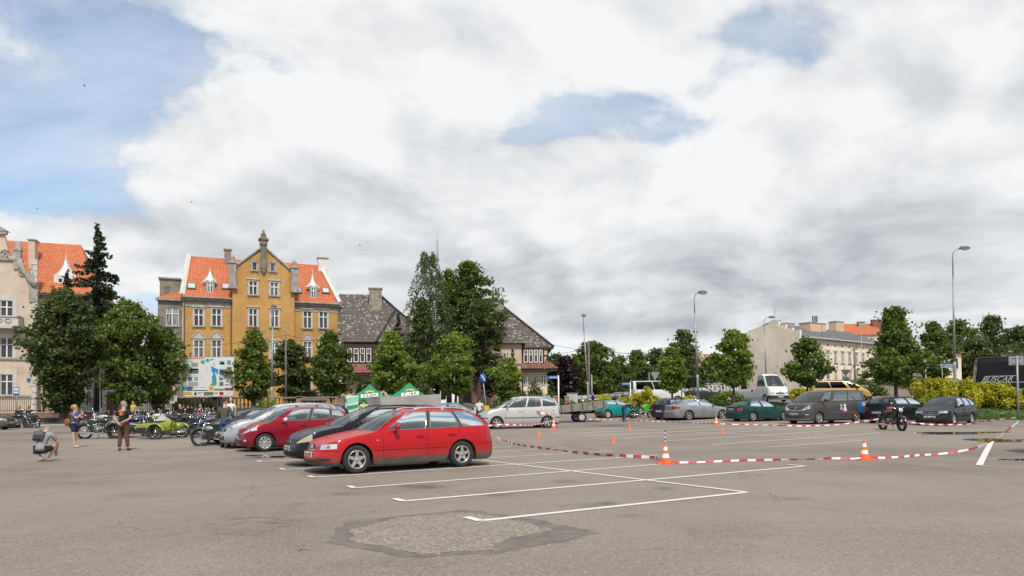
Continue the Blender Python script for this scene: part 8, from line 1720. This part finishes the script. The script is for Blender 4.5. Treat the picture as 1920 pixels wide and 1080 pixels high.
    TM = mat('garment_top', top, .9, var=.14, vs=6, bump=.25, bs=12); LMt = mat('garment_legs', legs, .9, var=.16, vs=5, bump=.25, bs=10); k1 = .46 if sleeves == 'short' else 1.0
    tc_ = [[(tuple(V_['pel']-(V_['wai']-V_['pel'])*.45), hips*1.12*s)]+ch(('pel', hips*1.14), ('wai', .13*w), ('che', .155*w), (mid('che', 'nek', .62), .085))]
    for sd_ in 'LR':
        if sleeves == 'short': tc_.append(ch(('che', .155*w), ('sh'+sd_, .078), (mid('sh'+sd_, 'el'+sd_, .72), .066)))
        else: tc_.append(ch(('che', .155*w), ('sh'+sd_, .080), ('el'+sd_, .060), (mid('el'+sd_, 'wr'+sd_, .93), .044)))
    skin_mesh('shirt' if sleeves == 'short' else 'jacket', tc_, TM, t)
    lc = []
    for sd_ in 'LR':
        if leg_len == 'long': lc.append(ch(('pel', hips*1.05), ('hp'+sd_, .112), ('kn'+sd_, .080), (mid('kn'+sd_, 'an'+sd_, .4), .072), (mid('kn'+sd_, 'an'+sd_, .93), .066)))
        else: lc.append(ch(('pel', hips*1.0), ('hp'+sd_, .10), (mid('hp'+sd_, 'kn'+sd_, .72), .085)))
    skin_mesh('trousers' if leg_len == 'long' else 'shorts', lc, LMt, t, 2)
    for sd_ in 'LR':
        a, b_ = V_['an'+sd_], V_['to'+sd_]; d = (b_-a); d.z = 0; d = d.normalized(); hl = a-d*.05*s; hl.z = max(.045*s, a.z-.045*s); skin_mesh('shoe', [[(tuple(hl), .052*s), (tuple((hl+b_)/2+Vector((0, 0, .010))), .054*s), (tuple(b_+Vector((0, 0, .006))), .042*s)]], shoe or SHOE, t)
    if extra: extra(t, V_, s)
    return t
def skull_print(t, V_, s):
    yb = -.150*s; OR = M('print_orange', (.75, .17, .02), .7)
    def dot_(x, z, rx, rz_, m, d=0): q = MB(); q.add([(x+rx*math.cos(2*PI*k/14), yb-.006-d-abs(x)*-.10, z+rz_*math.sin(2*PI*k/14)) for k in range(14)], [tuple(range(14))]); q.build('shirt_print', m, t)
    dot_(0, 1.345*s, .058, .060, OR); dot_(0, 1.290*s, .034, .030, OR, .001); [dot_(x, 1.345*s, .014, .014, INK, .003) for x in (-.024, .024)]; dot_(0, 1.320*s, .007, .010, INK, .003); q = MB()
    for k in range(9): a = PI*(.18+.64*k/8); q.box((.105*math.cos(a), yb-.008+.02*abs(math.cos(a)), 1.345*s+.095*math.sin(a)), (.017, .004, .024), rot=Matrix.Rotation(PI/2-a, 3, 'Y'))
    q.build('shirt_lettering', WHP, t); q = MB(); q.tube([(.10*math.cos(a), yb-.004+.02*abs(math.cos(a)), 1.345*s+.085*math.sin(a)) for a in [PI*(1.12+.76*k/8) for k in range(9)]], .008, 4); q.build('shirt_print_arc', OR, t)
person('grey-haired man in a black T-shirt with orange skull print, hands behind his back', G(231.5, 845), R(0), dict(elL=(-.30, -.08, 1.16), elR=(.30, -.08, 1.16), wrL=(-.07, -.22, 1.00), wrR=(.08, -.22, 1.02), knL=(-.12, .0, .5), anL=(-.13, -.04, .09), toL=(-.17, .10, .04), anR=(.13, .04, .09), toR=(.19, .16, .04)), (.010, .010, .012), (.11, .045, .03), HAIRG, head=(0, 0, R(-60)), extra=skull_print)
def camera_bag(t, V_, s):
    q = MB(); w_ = (V_['wrL']+V_['wrR'])/2; q.box(w_+Vector((0, .06, .05)), (.12, .05, .08)); q.build('camera', BLACKPL, t); q = MB(); q.ball((.05, -.24, .98), (.06, .13, .15), 10, 8); q.build('shoulder_bag', M('orange_leather', (.20, .075, .018), .6), t); q = MB(); q.tube([(.04, -.2, 1.14), (.12, -.1, 1.40), (.1, .02, 1.46)], .012, 5); q.build('bag_strap', M('orange_leather'), t)
person('woman with curly blonde hair photographing, in navy shorts with an orange bag', G(139.5, 839.5), R(-88), dict(elL=(-.22, .20, 1.22), elR=(.22, .20, 1.22), wrL=(-.05, .36, 1.44), wrR=(.05, .36, 1.44), anL=(-.10, -.06, .09), toL=(-.10, .10, .04), anR=(.10, .10, .09), toR=(.10, .26, .04)), (.11, .12, .24), (.012, .018, .06), HAIRB, SHOEL, 'short', 'short', .92, female=True, extra=camera_bag)
def backpack(t, V_, s):
    q = MB(); q.M = Matrix.Translation((-.04, .12, .64)) @ Matrix.Rotation(R(-28), 4, 'X'); q.ball((0, -.19, .02), (.145, .075, .17), 14, 10); q.box((0, -.20, .01), (.25, .11, .26)); q.box((0, -.19, .19), (.05, .03, .05)); o = q.build('backpack', M('grey_backpack', (.085, .082, .088), .9, var=.3, vs=6), t); q = MB(); q.M = Matrix.Translation((-.04, .12, .64)) @ Matrix.Rotation(R(-28), 4, 'X'); q.box((0, -.265, -.05), (.20, .04, .13)); q.tube([(-.10, -.13, .15), (-.12, .02, .20), (-.13, .12, .12)], .018, 5); q.tube([(.10, -.13, .15), (.12, .02, .20), (.13, .12, .12)], .018, 5); q.build('backpack_pocket', M('dark_backpack', (.03, .025, .03), .9), o); q = MB(); q.box((.10, .50, .30), (.14, .10, .09)); q.build('camera', BLACKPL, t)
person('crouching man in a grey shirt with a grey backpack, bending low to photograph', G(77, 866), R(8), dict(pel=(0, -.05, .36), wai=(0, .02, .50), che=(-.02, .12, .70), nek=(-.02, .22, .86), hd=(-.02, .32, .85), crn=(-.02, .41, .88), shL=(-.20, .16, .78), shR=(.20, .16, .78), elL=(-.26, .34, .58), elR=(.30, .30, .52), wrL=(-.08, .46, .36), wrR=(.20, .44, .28), hpL=(-.10, .02, .35), hpR=(.10, .02, .35), knL=(-.30, .34, .36), knR=(.20, .38, .42), anL=(-.02, .02, .14), anR=(.14, .12, .09), toL=(.04, .14, .04), toR=(.16, .28, .04)), (.27, .26, .27), (.02, .02, .022), HAIRG, M('pale_trainer', (.35, .33, .31), .8), 'short', 'short', 1.0, head=(R(-50), 0, 0), extra=backpack)
person('man in an olive green jacket and blue jeans standing beside the army motorbike', G(421, 838.5), R(-8), dict(elR=(.29, .04, 1.17), wrR=(.24, .24, 1.02), elL=(-.27, .05, 1.16), wrL=(-.18, .24, 1.05)), (.075, .075, .045), (.035, .065, .15), HAIRD, sleeves='long', scale=1.03, head=(0, 0, R(-35)))
person('bald man in a white T-shirt behind the dark grey saloon', D(433, 36), R(172), {}, (.65, .65, .64), (.05, .06, .1), None, bald=True, scale=1.03)
SIT = dict(pel=(0, 0, .50), wai=(0, .02, .64), che=(0, .06, .86), nek=(0, .10, 1.02), hd=(0, .14, 1.13), crn=(0, .16, 1.25), shL=(-.19, .08, .97), shR=(.19, .08, .97), elL=(-.25, .16, .70), elR=(.25, .16, .70), wrL=(-.12, .38, .62), wrR=(.12, .38, .62), hpL=(-.10, .02, .50), hpR=(.10, .02, .50), knL=(-.16, .44, .52), knR=(.16, .44, .52), anL=(-.16, .46, .09), anR=(.16, .46, .09), toL=(-.17, .62, .04), toR=(.17, .62, .04))
for i, (px, a, c_, l_, b_, lb_) in enumerate([(314, 178, (.012, .012, .014), (.05, .08, .17), False, 'seated person in black and blue jeans, leftmost on the wall behind the motorbikes'), (341, 150, (.012, .012, .014), (.02, .02, .02), True, 'seated bald man in black turned sideways on the sitting wall'), (378, 175, (.014, .022, .018), (.02, .02, .02), False, 'seated person in dark green on the wall, left of the man in green jacket'), (38, 185, (.012, .012, .014), (.04, .05, .09), False, 'seated rider in a black jacket with white print at the far left'), (57, 170, (.012, .012, .014), (.05, .06, .1), False, 'seated rider in black next to the one at the far left')]):
    person(lb_, D(px, 53.7), R(a), SIT, c_, l_, HAIRD, bald=b_, sleeves='long', scale=1.08)
person('person in a yellow vest leaning by the iron fence behind the man in black', D(250, 50), R(160), {}, (.45, .42, .05), (.05, .05, .05), HAIRD); person('helper in a black cap and yellow shirt beside the green tents', D(682, 41), R(20), dict(che=(0, .06, 1.28), hd=(0, .1, 1.56)), (.50, .50, .22), (.03, .03, .03), HAIRD, cap=INK, scale=.95)
person('woman in a white T-shirt walking away with a pale bag, left of the minivan', D(899, 41), R(-15), dict(knL=(-.10, .10, .5), anL=(-.10, -.12, .12), knR=(.10, .06, .5), anR=(.10, .14, .09)), (.62, .56, .62), (.015, .015, .02), HAIRD, scale=.93, extra=lambda t, V_, s: MB().box((-.24, 0, .95), (.12, .26, .34)).build('shoulder_bag', M('pale_bag', (.5, .47, .4), .8), t))
person('man in a black hooded jacket at the rear of the silver minivan', D(1030, 40), R(165), {}, (.012, .012, .014), (.07, .09, .13), M('sandy_hair', (.25, .15, .08), .9), sleeves='long')
person('rider in a black jacket bending over the green sports motorbike', D(1169, 47.2), R(-70), dict(wai=(0, .16, 1.06), che=(0, .40, 1.16), nek=(0, .56, 1.20), hd=(0, .66, 1.18), crn=(0, .76, 1.20), shL=(-.18, .48, 1.20), shR=(.18, .48, 1.20), elL=(-.22, .60, .98), elR=(.22, .60, .98), wrL=(-.14, .80, .86), wrR=(.14, .80, .86)), (.02, .014, .012), (.035, .06, .12), HAIRD, sleeves='long', cap=INK)
person('far pedestrian in dark clothes at the distant car park', D(1112, 68), R(90), {}, (.03, .03, .03), (.02, .02, .03), HAIRD, sleeves='long')
